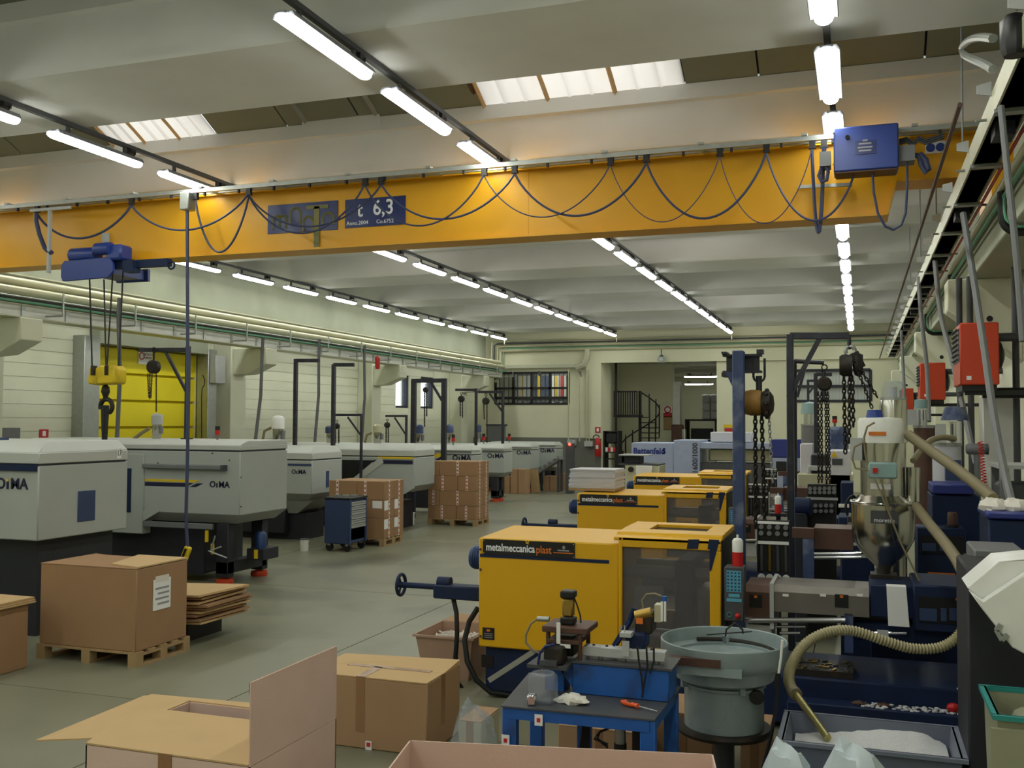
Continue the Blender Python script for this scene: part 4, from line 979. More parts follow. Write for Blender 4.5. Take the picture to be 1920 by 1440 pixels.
# mid stack
pallet('wooden pallet under the carton stack beside the tool cart', -9.62, 16.93)
gx, gy = [-9.6, -9.0, -8.42], [16.93, 17.36, 17.78]
zz = [.144]; 
for py in (972, 938, 903): zz.append(AY(715, py, 16.93).z)
nm = ['bottom', 'middle', 'top']
for k in range(3):
    for i in range(2):
        for j in range(2):
            if i == 0 and j == 1 and k < 2: continue
            carton('%s layer carton, %s %s of the stack beside the tool cart' % (nm[k], ['left','right'][i], ['front','rear'][j]), gx[i]+.004, gx[i+1]-.004, gy[j]+.004, gy[j+1]-.004, zz[k]+.001, zz[k+1]-.001,
                   None, 'cartons on the pallet beside the tool cart', [('f', .3), ('r', .5)] + ([('L', .75)] if (k == 1 and i == 1) else []) + ([('R', .2)] if (i == 1 and k < 2) else []))
# far stack
pallet('wooden pallet under the taller carton stack in the aisle', -9.3, 20.9)
zz = [.144]
for py in (948, 920, 892, 865): zz.append(AY(840, py, 20.9).z)
lay = [[-9.3, -8.6, -8.12], [-9.3, -9.02, -8.12], [-9.3, -8.57, -8.12], [-9.3, -9.02, -8.12]]
nm = ['bottom', 'second', 'third', 'top']
for k in range(4):
    for i in range(2):
        for j in range(2):
            if i == 0 and j == 1: continue
            gy = [20.9, 21.38, 21.72]
            carton('%s layer %s %s carton on the taller aisle stack' % (nm[k], ['left','right'][i], ['front','rear'][j]), lay[k][i]+.004, lay[k][i+1]-.004, gy[j]+.004, gy[j+1]-.004, zz[k]+.001, zz[k+1]-.001,
                   M['carton2'], 'cartons on the taller aisle stack', [('f', .5), ('r', .5)])
# buckets
for px, py, h, lab in ((571,1033,24,'white bucket with dark lid under the grey machines'), (769,984,23,'white bucket between the two carton stacks')):
    p = AZ(px, py, 0); k = p.y*1.1/F_PX; H = h*k; r = 9*k
    t = thing('bucket', lab, 'bucket', 'white buckets'); MB().lathe([(.0,0),(r*.85,0),(r,H*.95),(.0,H*.95)], p, 18).build('body', M['white'], t)
    MB().lathe([(.0,H*.93),(r*1.06,H*.93),(r*1.06,H),(r*.9,H),(r*.88,H*.97),(.0,H*.97)], p, 18).build('lid', M['white'] if px > 700 else M['dgrey'], t)
    MB().torus(p+ZU*H*.7, r*1.02, .006, 'y', 12, 4, 180, 360).build('handle', M['steel'], t); base(t)
# goods under the far grey machines
for x0, x1, ytop, ybot, lab in ((935,956,893,925,'brown carton leaning under the third grey machine'), (957,985,880,926,'tall brown carton under the far grey machines'), (1019,1042,893,921,'opened brown carton at the far end of the aisle'), (1043,1066,888,918,'brown carton beside the white sheet stack')):
    Y = AZ((x0+x1)/2, ybot, 0).y; a, b = AY(x0, ybot, Y), AY(x1, ybot, Y); zt_ = AY((x0+x1)/2, ytop, Y).z
    carton(lab, a.x, b.x, Y, Y+.5, 0, zt_, M['carton'], 'cartons at the far end of the aisle', [('f', .5)], M['tape'])
a = AZ(1008, 924, 0); H_ = AY(1000, 880, a.y).z
single(MB().cbox((a.x-.1, a.y, H_/2+.01), .3, .04, H_, 0, 0, -.12), 'leaning_board', M['wood'], 'plank leaning under the second far grey machine', 'board')
# white sheet stack is with the yellow machines
# belt conveyor below the last machine
t = thing('parts_conveyor', 'small slanted parts conveyor at the end of the grey machines', 'conveyor')
Yq = FAR[3][0]-.75; a, b = AY(1010, 888, Yq), AY(1072, 862, Yq)
MB().beam(AY(1008,886,Yq), AY(1052,858,Yq), .5, .14).build('belt_bed', M['grey'], t)
for k in range(5): p = AY(1008,884,Yq).lerp(AY(1052,856,Yq), (k+.5)/5); MB().cyl((p.x, Yq-.27, p.z), (p.x, Yq+.27, p.z), .05, 8).build('roller', M['steel'], t)
for px, py in ((1012,884),(1050,860)): p = AY(px, py, Yq); MB().box(p.x-.04, p.x+.04, Yq-.22, Yq-.16, 0, p.z).box(p.x-.04, p.x+.04, Yq+.16, Yq+.22, 0, p.z).build('leg', M['dgrey'], t)
base(t)

# ================================================================== YELLOW INJECTION MACHINES
YF1 = 8.0
def y1(px, py, d=0.): return AY(px, py, YF1+d)
ym = thing('injection_machine', 'nearest yellow injection machine with black name plate and navy base', 'machine', 'yellow injection machines')
XA, XM, XB_ = -3.08, y1(1160,1100).x, y1(1352,1100).x
zbt = y1(897,1212).z; ztp = y1(897,1008).z
slab = [(YF1, zbt), (YF1, ztp), (YF1+.9, ztp+.02), (YF1+.9, zbt)]
body = MB().prism(slab, 'x', XA, XM).build('clamp_cover', M['yellow'], ym, bev=.012)
sx0, sx1 = y1(906,1028).x, y1(1078,1028).x; sz1, sz0 = y1(990,1014).z, y1(990,1043).z
pl = MB().box(sx0, sx1, YF1-.008, YF1, sz0, sz1).build('name_plate', M['inkblack'], ym)
sw, sm = sx1-sx0, (sz0+sz1)/2
text('metalmeccanica', 'lettering', M['inkwhite'], pl, (sx0+sw*.305, YF1-.009, sm-.004), XR, ZU, .088, .001, .022, .78)
text('plast', 'lettering', M['inkor'], pl, (sx0+sw*.67, YF1-.009, sm-.006), XR, ZU, .088, .001, .01, .82)
for dx, dz in ((.49,.05),(.505,.058),(.478,.06),(.5,.042),(.482,.046)): MB().cyl((sx0+sw*dx, YF1-.01, sm+dz), (sx0+sw*dx, YF1-.008, sm+dz), .006, 6).build('logo_dot', M['inkyel'], pl)
text('TONNELLATE', 'lettering', M['inkwhite'], pl, (sx0+sw*.88, YF1-.009, sm-.005), XR, ZU, .02, .001) if False else MB().plate((sx0+sw*.88, YF1-.009, sm-.002), XR, ZU, .1, .012, .001).build('plate_line', M['inkgrey'], pl)
MB().plate((sx0+sw*.88, YF1-.009, sm-.022), XR, ZU, .17, .007, .001).build('plate_line', M['inkor'], pl)
MB().sph((sx0+sw*.885, YF1-.009, sm+.022), .016, 10, 6, (.8,.15,1)).build('emblem', M['inkgrey'], pl)
for dx in (.012, .988):
    for zz in (sz0+.012, sz1-.012): MB().cyl((sx0+sw*dx, YF1-.012, zz), (sx0+sw*dx, YF1-.008, zz), .005, 6).build('rivet', M['chrome'], pl)
a, b = y1(900,1049), y1(1142,1054); MB().box(a.x, b.x, YF1-.004, YF1+.02, b.z-.012, b.z+.016).build('vent_slot', M['navy'], ym)
for px, py in ((901,1030),(901,1068),(901,1193)): MB().cyl(y1(px,py), y1(px,py,-.008), .012, 8).build('cover_bolt', M['brownm'], ym)
# guard with window
gz1 = y1(1250,1029).z; gx0, gx1 = y1(1167,1100).x, y1(1331,1100).x; gt = y1(1250,1010).z
MB().box(XM, gx0, YF1-.012, YF1+.04, zbt, gt).build('guard_stile', M['yellow'], ym, bev=.006)
MB().box(gx0, XB_, YF1-.012, YF1+.04, gz1, gt).build('guard_head', M['yellow'], ym, bev=.006)
MB().box(gx1, XB_, YF1-.012, YF1+.04, zbt, gz1).build('guard_stile', M['yellow'], ym, bev=.006)
MB().box(gx0, gx1, YF1-.012, YF1+.04, zbt, zbt+.1).build('guard_sill', M['yellow'], ym)
MB().prism([(YF1-.012, gt-.03), (YF1-.012, gt), (YF1+.1, gt+.008), (YF1+.12, gt+.03), (YF1+.36, gt+.033), (YF1+.36, gt)], 'x', XM-.04, XB_).build('guard_top', M['yellow'], ym, bev=.006)
MB().prism([(YF1+.74, gt), (YF1+.74, gt+.038), (YF1+.9, gt+.04), (YF1+.9, gt)], 'x', XM-.04, XB_).build('guard_top', M['yellow'], ym, bev=.004)
for q0, q1 in ((XM-.04, XM+.18), (XB_-.16, XB_)): MB().prism([(YF1+.36, gt), (YF1+.36, gt+.033), (YF1+.74, gt+.038), (YF1+.74, gt)], 'x', q0, q1).build('guard_top', M['yellow'], ym)
MB().box(XM+.18, XB_-.16, YF1+.36, YF1+.74, gt+.006, gt+.012).build('top_window', M['guard'], ym)
def stripe_on(p): MB().prism([(y1(x,y).x, y1(x,y).z) for x, y in p], 'y', YF1-.016, YF1-.012).build('navy_stripe', M['navy'], ym)
stripe_on([(1291,1011),(1312,1011),(1309,1029),(1288,1029)]); stripe_on([(1330,1011),(1349,1012),(1347,1022),(1334,1070),(1331,1070),(1331,1030),(1327,1029)])
MB().box(gx0, gx1, YF1+.012, YF1+.022, zbt+.1, gz1).build('guard_window', M['guard'], ym)
MB().box(XB_-.012, XB_+.012, YF1+.03, YF1+.9, zbt, gt).build('guard_side', M['black'], ym)
MB().box(XM, XB_, YF1+.86, YF1+.9, zbt, zbt+.25).build('rear_cover', M['yellow'], ym)
# behind the window
zt_ = y1(1250,1072,.35).z
MB().cyl((XM-.1, YF1+.3, zt_), (XB_-.02, YF1+.3, zt_), .055, 14).build('tie_bar', M['lgrey'], ym)
MB().cyl((XM-.1, YF1+.3, zt_-.52), (XB_-.02, YF1+.3, zt_-.52), .055, 14).build('tie_bar', M['steel'], ym)
MB().cyl((XM-.1, YF1+.72, zt_), (XB_-.02, YF1+.72, zt_), .055, 14).build('tie_bar', M['steel'], ym)
MB().box(XM+.42, XM+.58, YF1+.2, YF1+.8, zbt, zt_+.12).build('moving_platen', M['navy'], ym, bev=.02)
MB().box(XM+.6, XM+.7, YF1+.25, YF1+.7, zbt+.15, zt_-.12).build('mould_half', M['steel'], ym)
MB().box(XM+.1, XM+.34, YF1+.14, YF1+.2, zbt+.3, zt_-.1).build('drip_sheet', M['lgrey'], ym)
MB().box(XM+.72, XM+.86, YF1+.3, YF1+.66, zbt+.1, zt_-.02).build('mould_half', M['dgrey'], ym)
MB().cyl((XM+.66, YF1+.1, zbt+.15), (XM+.66, YF1+.1, zt_-.18), .025, 8).build('guide_rod', M['steel'], ym)
# base and bed
MB().box(XA+.04, XM+.1, YF1+.06, YF1+.84, .05, zbt).build('base_frame', M['navy'], ym, bev=.015)
MB().box(XM+.1, .88, YF1-.02, YF1+.86, .05, zbt-.02).build('bed', M['navy'], ym, bev=.015)
for xx in (XA+.3, -1.5, .2):
    for yy in (YF1+.2, YF1+.7): MB().cyl((xx, yy, 0), (xx, yy, .06), .07, 12).build('foot', M['black'], ym)
for (pa, pb_) in (((905,1176),(927,1200)),):
    a, b = y1(*pa), y1(*pb_); q = MB().box(a.x, b.x, YF1-.004, YF1, b.z, a.z).build('warning_label', M['inkblack'], ym)
    MB().plate(((a.x+b.x)/2, YF1-.005, a.z-.022), XR, ZU, .03, .02, .001).build('label_mark', M['inkor'], q)
    for k in range(3): MB().plate(((a.x+b.x)/2, YF1-.005, a.z-.05-.016*k), XR, ZU, .075, .006, .001).build('label_line', M['inkgrey'], q)
a, b = y1(903,1227,.06), y1(925,1252,.06); MB().box(a.x, b.x, YF1+.055, YF1+.06, b.z, a.z).build('warning_label', M['inkblack'], ym)
# motor at the end, handwheel unit
p = y1(895,1045,.3); MB().lathe([(.0,-.18),(.085,-.18),(.1,-.16),(.1,0),(.0,0)], (XA, YF1+.3, p.z), 20, 'x').build('end_motor', M['motorblue'], ym)
for k in range(6): MB().torus((XA-.03-.022*k, YF1+.3, p.z), .1, .006, 'x', 20, 4).build('motor_fin', M['motorblue'], ym)
p = y1(856,1106,.3); zc = p.z; xh = y1(752,1102,.3).x
MB().box(y1(818,1106,.3).x, XA+.02, YF1+.22, YF1+.38, zc-.075, zc+.045).build('adjuster_body', M['navy'], ym, bev=.012)
MB().lathe([(.0,0),(.05,0),(.05,.12),(.0,.12)], (y1(822,1092,.3).x, YF1+.3, zc+.06), 14, 'x').build('adjuster_motor', M['navy'], ym)
MB().cyl((xh-.01, YF1+.3, zc+.015), (y1(820,1100,.3).x, YF1+.3, zc+.015), .026, 10).build('adjuster_shaft', M['navy'], ym)
hwz = zc+.015
MB().torus((xh, YF1+.3, hwz), .093, .016, 'x', 24, 8).build('handwheel_rim', M['navy'], ym)
for a_ in (0, 120, 240): MB().cyl((xh, YF1+.3, hwz), (xh, YF1+.3+.09*math.cos(R_(a_)), hwz+.09*math.sin(R_(a_))), .011, 6).build('handwheel_spoke', M['navy'], ym)
MB().lathe([(.0,-.03),(.028,-.03),(.028,.03),(.0,.03)], (xh, YF1+.3, hwz), 12, 'x').build('handwheel_hub', M['navy'], ym)
MB().tube([y1(x,y,d) for x,y,d in ((850,1122,.3),(856,1150,.25),(857,1190,.2),(854,1232,.2),(858,1280,.25),(880,1310,.3),(915,1315,.4))], .022, 8).build('hydraulic_hose', M['rubber'], ym)
MB().tube([y1(x,y,d) for x,y,d in ((896,1140,.1),(880,1165,.1),(871,1200,.05),(876,1240,.0),(893,1275,.0),(920,1298,.05),(960,1303,.1))], .024, 8).build('hydraulic_hose', M['rubber'], ym)
# keypad
kx0, kx1 = y1(1358,1110,-.12).x, y1(1395,1110,-.12).x; kz1, kz0 = y1(1376,1063,-.12).z, y1(1376,1165,-.12).z; KY = YF1-.12
kp = MB().box(kx0, kx1, KY, YF1+.03, kz0, kz1).build('control_panel', M['dgrey'], ym, bev=.008)
kw = kx1-kx0; kh = kz1-kz0
MB().box(kx0+kw*.12, kx1-kw*.14, KY-.003, KY, kz0+kh*.54, kz0+kh*.93).build('key_field', M['inkteal'], kp)
for i in range(4):
    for j in range(6): MB().plate((kx0+kw*(.2+.185*i), KY-.004, kz0+kh*(.575+.063*j)), XR, ZU, kw*.1, kh*.032, .002).build('key', M['cabblue'], kp)
MB().box(kx0+kw*.22, kx1-kw*.22, KY-.003, KY, kz0+kh*.445, kz0+kh*.505).build('key_row', M['inkteal'], kp); MB().box(kx0+kw*.12, kx1-kw*.12, KY-.003, KY, kz0+kh*.36, kz0+kh*.42).build('key_row', M['inkteal'], kp)
MB().sph((kx0+kw*.68, KY-.012, kz0+kh*.11), .022, 12, 8).build('emergency_stop', M['red'], kp)
MB().torus((kx0+kw*.27, KY-.004, kz0+kh*.12), .018, .004, 'y', 16, 5).build('start_ring', M['tealbin'], kp)
# injection unit
def bx(pa, pb_, Ya, Yb, name, m, bev=.0): 
    a, b = AY(*pa, Ya), AY(*pb_, Ya); return MB().box(a.x, b.x, Ya, Yb, b.z, a.z).build(name, m, ym, bev=bev)
YI = YF1+.1
a, b = AY(1397,1097,YI), AY(1447,1160,YI)
MB().prism([(YI, b.z), (YI, a.z-.05), (YI+.05, a.z), (YI+.45, a.z), (YI+.5, a.z-.05), (YI+.5, b.z)], 'x', a.x, b.x).build('nozzle_guard', M['brownm'], ym)
a, b = AY(1450,1097,YI), AY(1630,1158,YI)
MB().prism([(YI, b.z), (YI, a.z-.05), (YI+.05, a.z), (YI+.45, a.z), (YI+.5, a.z-.05), (YI+.5, b.z)], 'x', a.x, b.x).build('barrel_guard', M['barrel'], ym)
bx((1443,1094), (1451,1180), YI-.02, YI+.52, 'guard_flange', M['lgrey'])
for px in (1473, 1543, 1612): q = AY(px, 1116, YI-.002); MB().plate(q, XR, ZU, .045, .02, .002).build('sticker', M['paper'], ym)
for px, py in ((1417,1127),(1578,1127)): q = AY(px, py, YI-.002); MB().plate(q, XR, ZU, .1, .1, .003).build('warning_label', M['inkblack'], ym); MB().plate(q+Vector((0,-.004,.035)), XR, ZU, .025, .02, .001).build('label_mark', M['inkor'], ym)
bx((1630,1096), (1715,1162), YI+.02, YI+.55, 'carriage', M['navy'], .01)
bx((1712,1096), (1815,1190), YI-.05, YI+.6, 'drive_housing', M['navy'], .012)
q = bx((1722,1118), (1812,1172), YI-.06, YI-.05, 'display_panel', M['black'])
for x0_, x1_ in ((1724,1757),(1764,1775),(1780,1808)): a, b = AY(x0_,1140,YI-.064), AY(x1_,1165,YI-.064); MB().box(a.x, b.x, YI-.066, YI-.06, b.z, a.z).build('display', M['cabblue'], q)
MB().plate(AY(1800,1124,YI-.062), XR, ZU, .06, .014, .002).build('display_text', M['inkor'], q)
for py, r, x0_, x1_, dy in ((1163,.022,1397,1585,-.02),(1175,.012,1452,1510,.05),(1187,.012,1462,1500,.02),(1187,.014,1640,1700,.02)):
    a, b = AY(x0_,py,YI+dy), AY(x1_,py,YI+dy); MB().cyl(a, b, r, 12).build('guide_rod', M['chrome'], ym)
bx((1583,1150), (1600,1225), YI, YI+.2, 'carriage_bracket', M['postblue'])
bx((1600,1165), (1815,1215), YI+.1, YI+.5, 'carriage_base', M['navy'], .01)
bx((1400,1170), (1447,1215), YI+.02, YI+.4, 'platen_foot', M['lgrey'])
MB().box(AY(1480,1290,YI).x, .86, YF1-.2, YF1-.02, .05, .27).build('bed_ledge', M['navy'], ym, bev=.008)
for px, py in ((1655,1190),): q = AY(px, py, YI-.0); MB().box(q.x-.04, q.x+.04, YI-.03, YI, q.z-.035, q.z+.035).build('socket', M['lgrey'], ym)
# water manifold behind the barrel
YM = YF1+.92
def mani(pa, pb_, cols, rows_, gauges, Ym=YM, name='water_manifold'):
    a, b = AY(*pa, Ym), AY(*pb_, Ym); w_, h_ = b.x-a.x, a.z-b.z
    fr = MB().box(a.x, a.x+.012, Ym, Ym+.05, b.z, a.z).box(b.x-.012, b.x, Ym, Ym+.05, b.z, a.z).box(a.x, b.x, Ym+.03, Ym+.05, b.z, a.z).build(name, M['black'], ym)
    MB().plate((a.x+w_/2, Ym-.003, a.z-h_*.04), XR, ZU, w_*.95, h_*.05, .003).build('scale_strip', M['paper'], fr)
    MB().plate((a.x+w_/2, Ym-.003, a.z-h_*.42), XR, ZU, w_*.95, h_*.06, .003).build('scale_strip', M['paper'], fr)
    for i in range(cols):
        xx = a.x+w_*(i+.55)/cols
        for j in range(rows_): q = (xx, Ym, a.z-h_*(.12+.12*j)); MB().lathe([(.0,-.03),(w_/cols*.3,-.03),(w_/cols*.3,0),(.0,0)], q, 12, 'y').build('valve_knob', M['grey'], fr)
        MB().cyl((xx, Ym+.01, b.z+.02), (xx, Ym+.01, a.z-h_*.47), w_/cols*.2, 8).build('flow_tube', M['brass'] if i == 1 else M['dgrey'], fr)
        if gauges: MB().lathe([(.0,-.02),(w_/cols*.42,-.02),(w_/cols*.46,0),(.0,0)], (xx, Ym-.01, b.z-.035), 14, 'y').build('gauge', M['white'], fr)
mani((1419,975), (1481,1077), 4, 2, True)
bx((1505,1010), (1526,1095), YM, YM+.15, 'upright', M['postblue']); bx((1485,990), (1526,1010), YM, YM+.1, 'tie_plate', M['brownm'])
bx((1526,990), (1600,1032), YM+.1, YM+.5, 'rear_guard', M['brownm'])
for py in (1038, 1045): MB().cyl(AY(1526,py,YM+.05), AY(1615,py,YM+.05), .015, 10).build('guide_rod', M['chrome'], ym)
base(ym, (-1.1, YF1+.4, 0))
# two more of the same farther back
def cp(root, loc, lab, hide=()):
    o = dup(root, loc, 0, lab); return o
L1 = Vector(ym.location)
z_ = ztp
pa = AZ(1082, 925, z_); pb = AZ(1188, 892, z_)
Y2x, Y2y, Y3x, Y3y = pa.x, pa.y, pb.x, pb.y
m2 = dup(ym, L1+Vector((Y2x-XA, Y2y-YF1, 0)), 0, 'middle yellow injection machine behind the nearest one')
m3 = dup(ym, L1+Vector((Y3x-XA, Y3y-YF1, 0)), 0, 'farthest yellow injection machine before the grey blue machine')
# white sheets on the middle machine
t = thing('sheet_stack', 'thick stack of white sheets on the middle yellow machine', 'sheet stack')
zs0 = ztp+.06; Yq = Y2y+.25; a, b = AY(1066, 925, Yq), AY(1153, 925, Yq); zt_ = AY(1110, 880, Yq).z
n = 14
for k in range(n):
    d = random.uniform(-.012,.012); z0_ = zs0+(zt_-zs0)*k/n; MB().box(a.x+d+.02*k/n, b.x+d, Yq+d, Yq+.62+d, z0_, z0_+(zt_-zs0)/n*.9).build('sheet_bundle', M['offwhite'], t)
MB().box(a.x-.0, b.x, Yq, Yq+.6, ztp+.021, zs0).build('bearer', M['wood'], t)
base(t)

# ---- spray cans
def spray(label, p, h, r):
    t = thing('spray_can', label, 'spray can', 'red and white spray cans')
    MB().lathe([(.0,0),(r,0),(r,h*.45),(.0,h*.45)], p, 16).build('red_body', M['red'], t)
    MB().lathe([(.0,h*.45),(r,h*.45),(r,h*.8),(r*.75,h*.87),(r*.5,h*.89),(.0,h*.89)], p, 16).build('white_body', M['white'], t)
    MB().cyl(Vector(p)+ZU*h*.88, Vector(p)+ZU*h, r*.22, 8).build('nozzle', M['white'], t); return base(t)
q = AY(1383, 1062, YF1-.06); spray('red and white spray can on the control panel of the nearest machine', (q.x, YF1-.05, kz1), AY(1383,1003,YF1-.06).z-kz1, .042)

# ---- stainless hopper dryer
hd = thing('hopper_dryer', 'stainless hopper dryer with white cap on the nearest machine', 'hopper')
YH_ = YF1+.55
def hz(py): return AY(1656, py, YH_).z
hx = AY(1656, 1000, YH_).x; kk = (AY(1700,900,YH_).x-AY(1600,900,YH_).x)/100
MB().box(hx-.1, hx+.1, YH_-.1, YH_+.1, YI and AY(1656,1097,YI).z-.02, hz(1075)).build('throat', M['iron'], hd)
MB().lathe([(.0,hz(1078)),(12*kk,hz(1078)),(15*kk,hz(1062)),(44*kk,hz(1035)),(58*kk,hz(1010)),(60*kk,hz(990)),(60*kk,hz(945)),(50*kk,hz(938)),(44*kk,hz(930)),(42*kk,hz(928)),(.0,hz(928))], (hx, YH_, 0), 36).build('cone_body', M['inox'], hd)
MB().torus((hx, YH_, hz(941)), 61*kk, .008, 'z', 36, 6).build('clamp_ring', M['inox'], hd)
MB().lathe([(.0,hz(928)),(42*kk,hz(928)),(42*kk,hz(830)),(.0,hz(830))], (hx, YH_, 0), 36).build('upper_cylinder', M['inox'], hd)
MB().lathe([(.0,hz(830)),(43.5*kk,hz(830)),(43.5*kk,hz(790)),(40*kk,hz(784)),(.0,hz(782))], (hx-3*kk, YH_, 0), 36).build('white_cap', M['white'], hd)
MB().lathe([(.0,hz(783)),(17*kk,hz(783)),(14*kk,hz(769)),(.0,hz(768))], (AY(1640,775,YH_).x, YH_-.02, 0), 20).build('blue_knob', M['blue'], hd)
a, b = AY(1628,867,YH_-.26), AY(1683,898,YH_-.26)
bxo = MB().box(a.x, b.x, YH_-.27, YH_-.17, b.z, a.z).build('control_box', M['teal'], hd, bev=.012)
q = AY(1641,882,YH_-.28); MB().box(q.x-.018, q.x+.018, YH_-.29, YH_-.27, q.z-.018, q.z+.018).build('red_switch', M['red'], bxo)
MB().plate(AY(1651,912,YH_-43*kk), XR, ZU, .15, .045, .003).build('name_label', M['paper'], hd)
MB().plate(AY(1645,813,YH_-44*kk), XR, ZU, .13, .03, .003).build('orange_label', M['inkor'], hd)
MB().tube([AY(x,y,YH_-.24) for x,y in ((1640,792),(1626,800),(1620,820),(1622,850),(1628,872))], .009, 6).build('cable', M['hosebeige'], hd)
MB().tube([AY(x,y,YH_-.3) for x,y in ((1622,828),(1602,838),(1598,860),(1604,878),(1628,882))], .009, 6).build('cable', M['hosebeige'], hd)
MB().tube([AY(x,y,YH_-.3) for x,y in ((1640,898),(1652,925),(1672,975),(1690,1020),(1722,1085),(1740,1120),(1762,1165),(1790,1180))], .008, 6).build('cable', M['hosebeige'], hd)
MB().tube([AY(x,y,YH_-.28) for x,y in ((1652,900),(1660,930),(1668,965))], .009, 6).build('cable', M['hosebeige'], hd)
MB().plate(AY(1658,970,YH_-61*kk), XR, ZU, .2, .1, .003).build('maker_plate', M['dgrey'], hd)
text('moretto', 'lettering', M['inkwhite'], hd, AY(1658,976,YH_-61*kk-.006), XR, ZU, .045, .001)
q = AY(1713,908,YH_-.05); MB().cyl((q.x, YH_-.02, AY(1713,940,YH_).z), (q.x, YH_-.02, AY(1713,876,YH_).z), 13*kk, 20).build('filter_can', M['inox'], hd)
q = AY(1604,842,YH_-.1); MB().box(q.x-.04, q.x+.05, YH_-.12, YH_+.05, q.z-.09, q.z+.09).build('side_box', M['lgrey'], hd)
base(hd)
# hopper hanging behind: clear dome loader
t = thing('dome_loader', 'loader with clear dome behind the white hopper cap', 'loader')
Yd = YF1+1.25
def dz(py): return AY(1675, py, Yd).z
dx = AY(1675, 760, Yd).x; kd = kk*1.08
MB().lathe([(.0,dz(830)),(26*kd,dz(830)),(26*kd,dz(760)),(24*kd,dz(750)),(.0,dz(750))], (dx, Yd, 0), 28).build('cylinder', M['inox'], t)
MB().lathe([(22*kd,dz(748)),(22*kd,dz(728)),(17*kd,dz(716)),(.01,dz(714))], (dx, Yd, 0), 24, cap=False).build('dome', M['clear'], t)
MB().lathe([(.0,dz(750)),(25*kd,dz(750)),(25*kd,dz(745)),(.0,dz(745))], (dx, Yd, 0), 24).build('rim', M['steel'], t)
MB().cyl((dx, Yd-.05, dz(776)), (dx, Yd-.05, dz(726)), 7*kd, 14).build('inner_tube', M['lgrey'], t)
MB().cyl((dx, Yd, zbt+.2), (dx, Yd, dz(830)), .1, 14).build('stand', M['inox'], t)
MB().box(dx-.2, dx+.2, Yd-.2, Yd+.2, 0, zbt+.2).build('stand_base', M['navy'], t); base(t)

# ================================================================== JIBS BESIDE THE YELLOW MACHINES
Yp = 9.6
t = thing('jib_crane', 'worn blue jib post with bolted beam end beside the nearest machine', 'jib crane', 'jib cranes over the machines')
a, b = AY(1374, 658, Yp), AY(1395, 658, Yp); pw = b.x-a.x
MB().box(a.x, b.x, Yp-.06, Yp+.1, 0, a.z).build('post', M['postblue'], t, bev=.008)
MB().box(a.x-.1, b.x+.1, Yp-.16, Yp+.2, 0, .02).build('foot_plate', M['postblue'], t)
zt_, zb_ = AY(1360,663,Yp).z, AY(1360,698,Yp).z
c0, c1 = AY(1352, 680, Yp).x, AY(1425, 680, Yp).x
MB().box(c0, c1, Yp+.1, Yp+.25, zt_-.02, zt_).build('arm_top_flange', M['jib'], t); MB().box(c0, c1, Yp+.1, Yp+.25, zb_, zb_+.02).build('arm_bottom_flange', M['jib'], t)
MB().box(c0+.03, c1-.02, Yp+.16, Yp+.19, zb_+.02, zt_-.02).build('arm_web', M['jib'], t)
MB().box(c0, c0+.05, Yp+.02, Yp+.26, zb_-.04, zb_).box(c0, c0+.05, Yp+.02, Yp+.26, zt_, zt_+.02).build('clamp', M['jib'], t)
MB().prism([(a.x, zb_-.15), (a.x, zb_), (a.x-.07, zb_)], 'y', Yp, Yp+.06).build('gusset', M['postblue'], t)
q = AY(1423,668,Yp); MB().box(q.x-.03, q.x+.03, Yp+.08, Yp+.2, zt_, zt_+.04).build('end_stop', M['jib'], t)
base(t)
YH2 = Yp+.17
def shackle(t, px, y0, y1, wpx, Y, m):
    a = AY(px, y0, Y); b = AY(px, y1, Y); r = wpx/2*Y*1.0/F_PX
    MB().tube([(a.x+r, Y, a.z), (a.x+r, Y, b.z+r)]+[(a.x+r*math.cos(R_(u)), Y, b.z+r+r*math.sin(R_(u))) for u in range(0, -181, -30)]+[(a.x-r, Y, a.z)], r*.22, 8).build('shackle', m, t)
t = thing('chain_hoist', 'ochre chain hoist with heavy chains on the worn blue jib', 'chain hoist', 'hand chain hoists')
shackle(t, 1423, 672, 716, 20, YH2, M['jib'])
q = AY(1423, 720, YH2); MB().cyl((q.x, YH2, AY(1423,705,YH2).z), (q.x, YH2, AY(1423,735,YH2).z), .03, 10).build('hook_shank', M['jib'], t)
c = AY(1414, 755, YH2); r = .125
MB().lathe([(.0,-.13),(.06,-.13),(r*.85,-.1),(r,-.03),(r,.05),(r*.9,.07),(.0,.07)], c, 20, 'x').build('gear_case', M['rust'], t)
c2 = AY(1432, 757, YH2); MB().lathe([(.0,-.02),(r*.9,-.02),(r,.01),(r*.95,.06),(r*.6,.09),(.0,.1)], c2, 20, 'x').build('hand_wheel_case', M['iron'], t)
for a_ in range(0, 360, 45): MB().sph((c2.x+.03, YH2+r*math.cos(R_(a_)), c2.z+r*math.sin(R_(a_))), .024, 6, 4).build('wheel_lug', M['iron'], t)
for p0, p1 in (((1416,778),(1417,990)), ((1428,778),(1434,990))): MB().chain(AY(*p0, YH2-.02), AY(*p1, YH2-.02), .058, .009, .034).build('chain', M['iron'], t)
MB().chain(AY(1441,770,YH2+.05), AY(1449,905,YH2+.05), .05, .005, .028).build('hand_chain', M['steel'], t)
base(t)
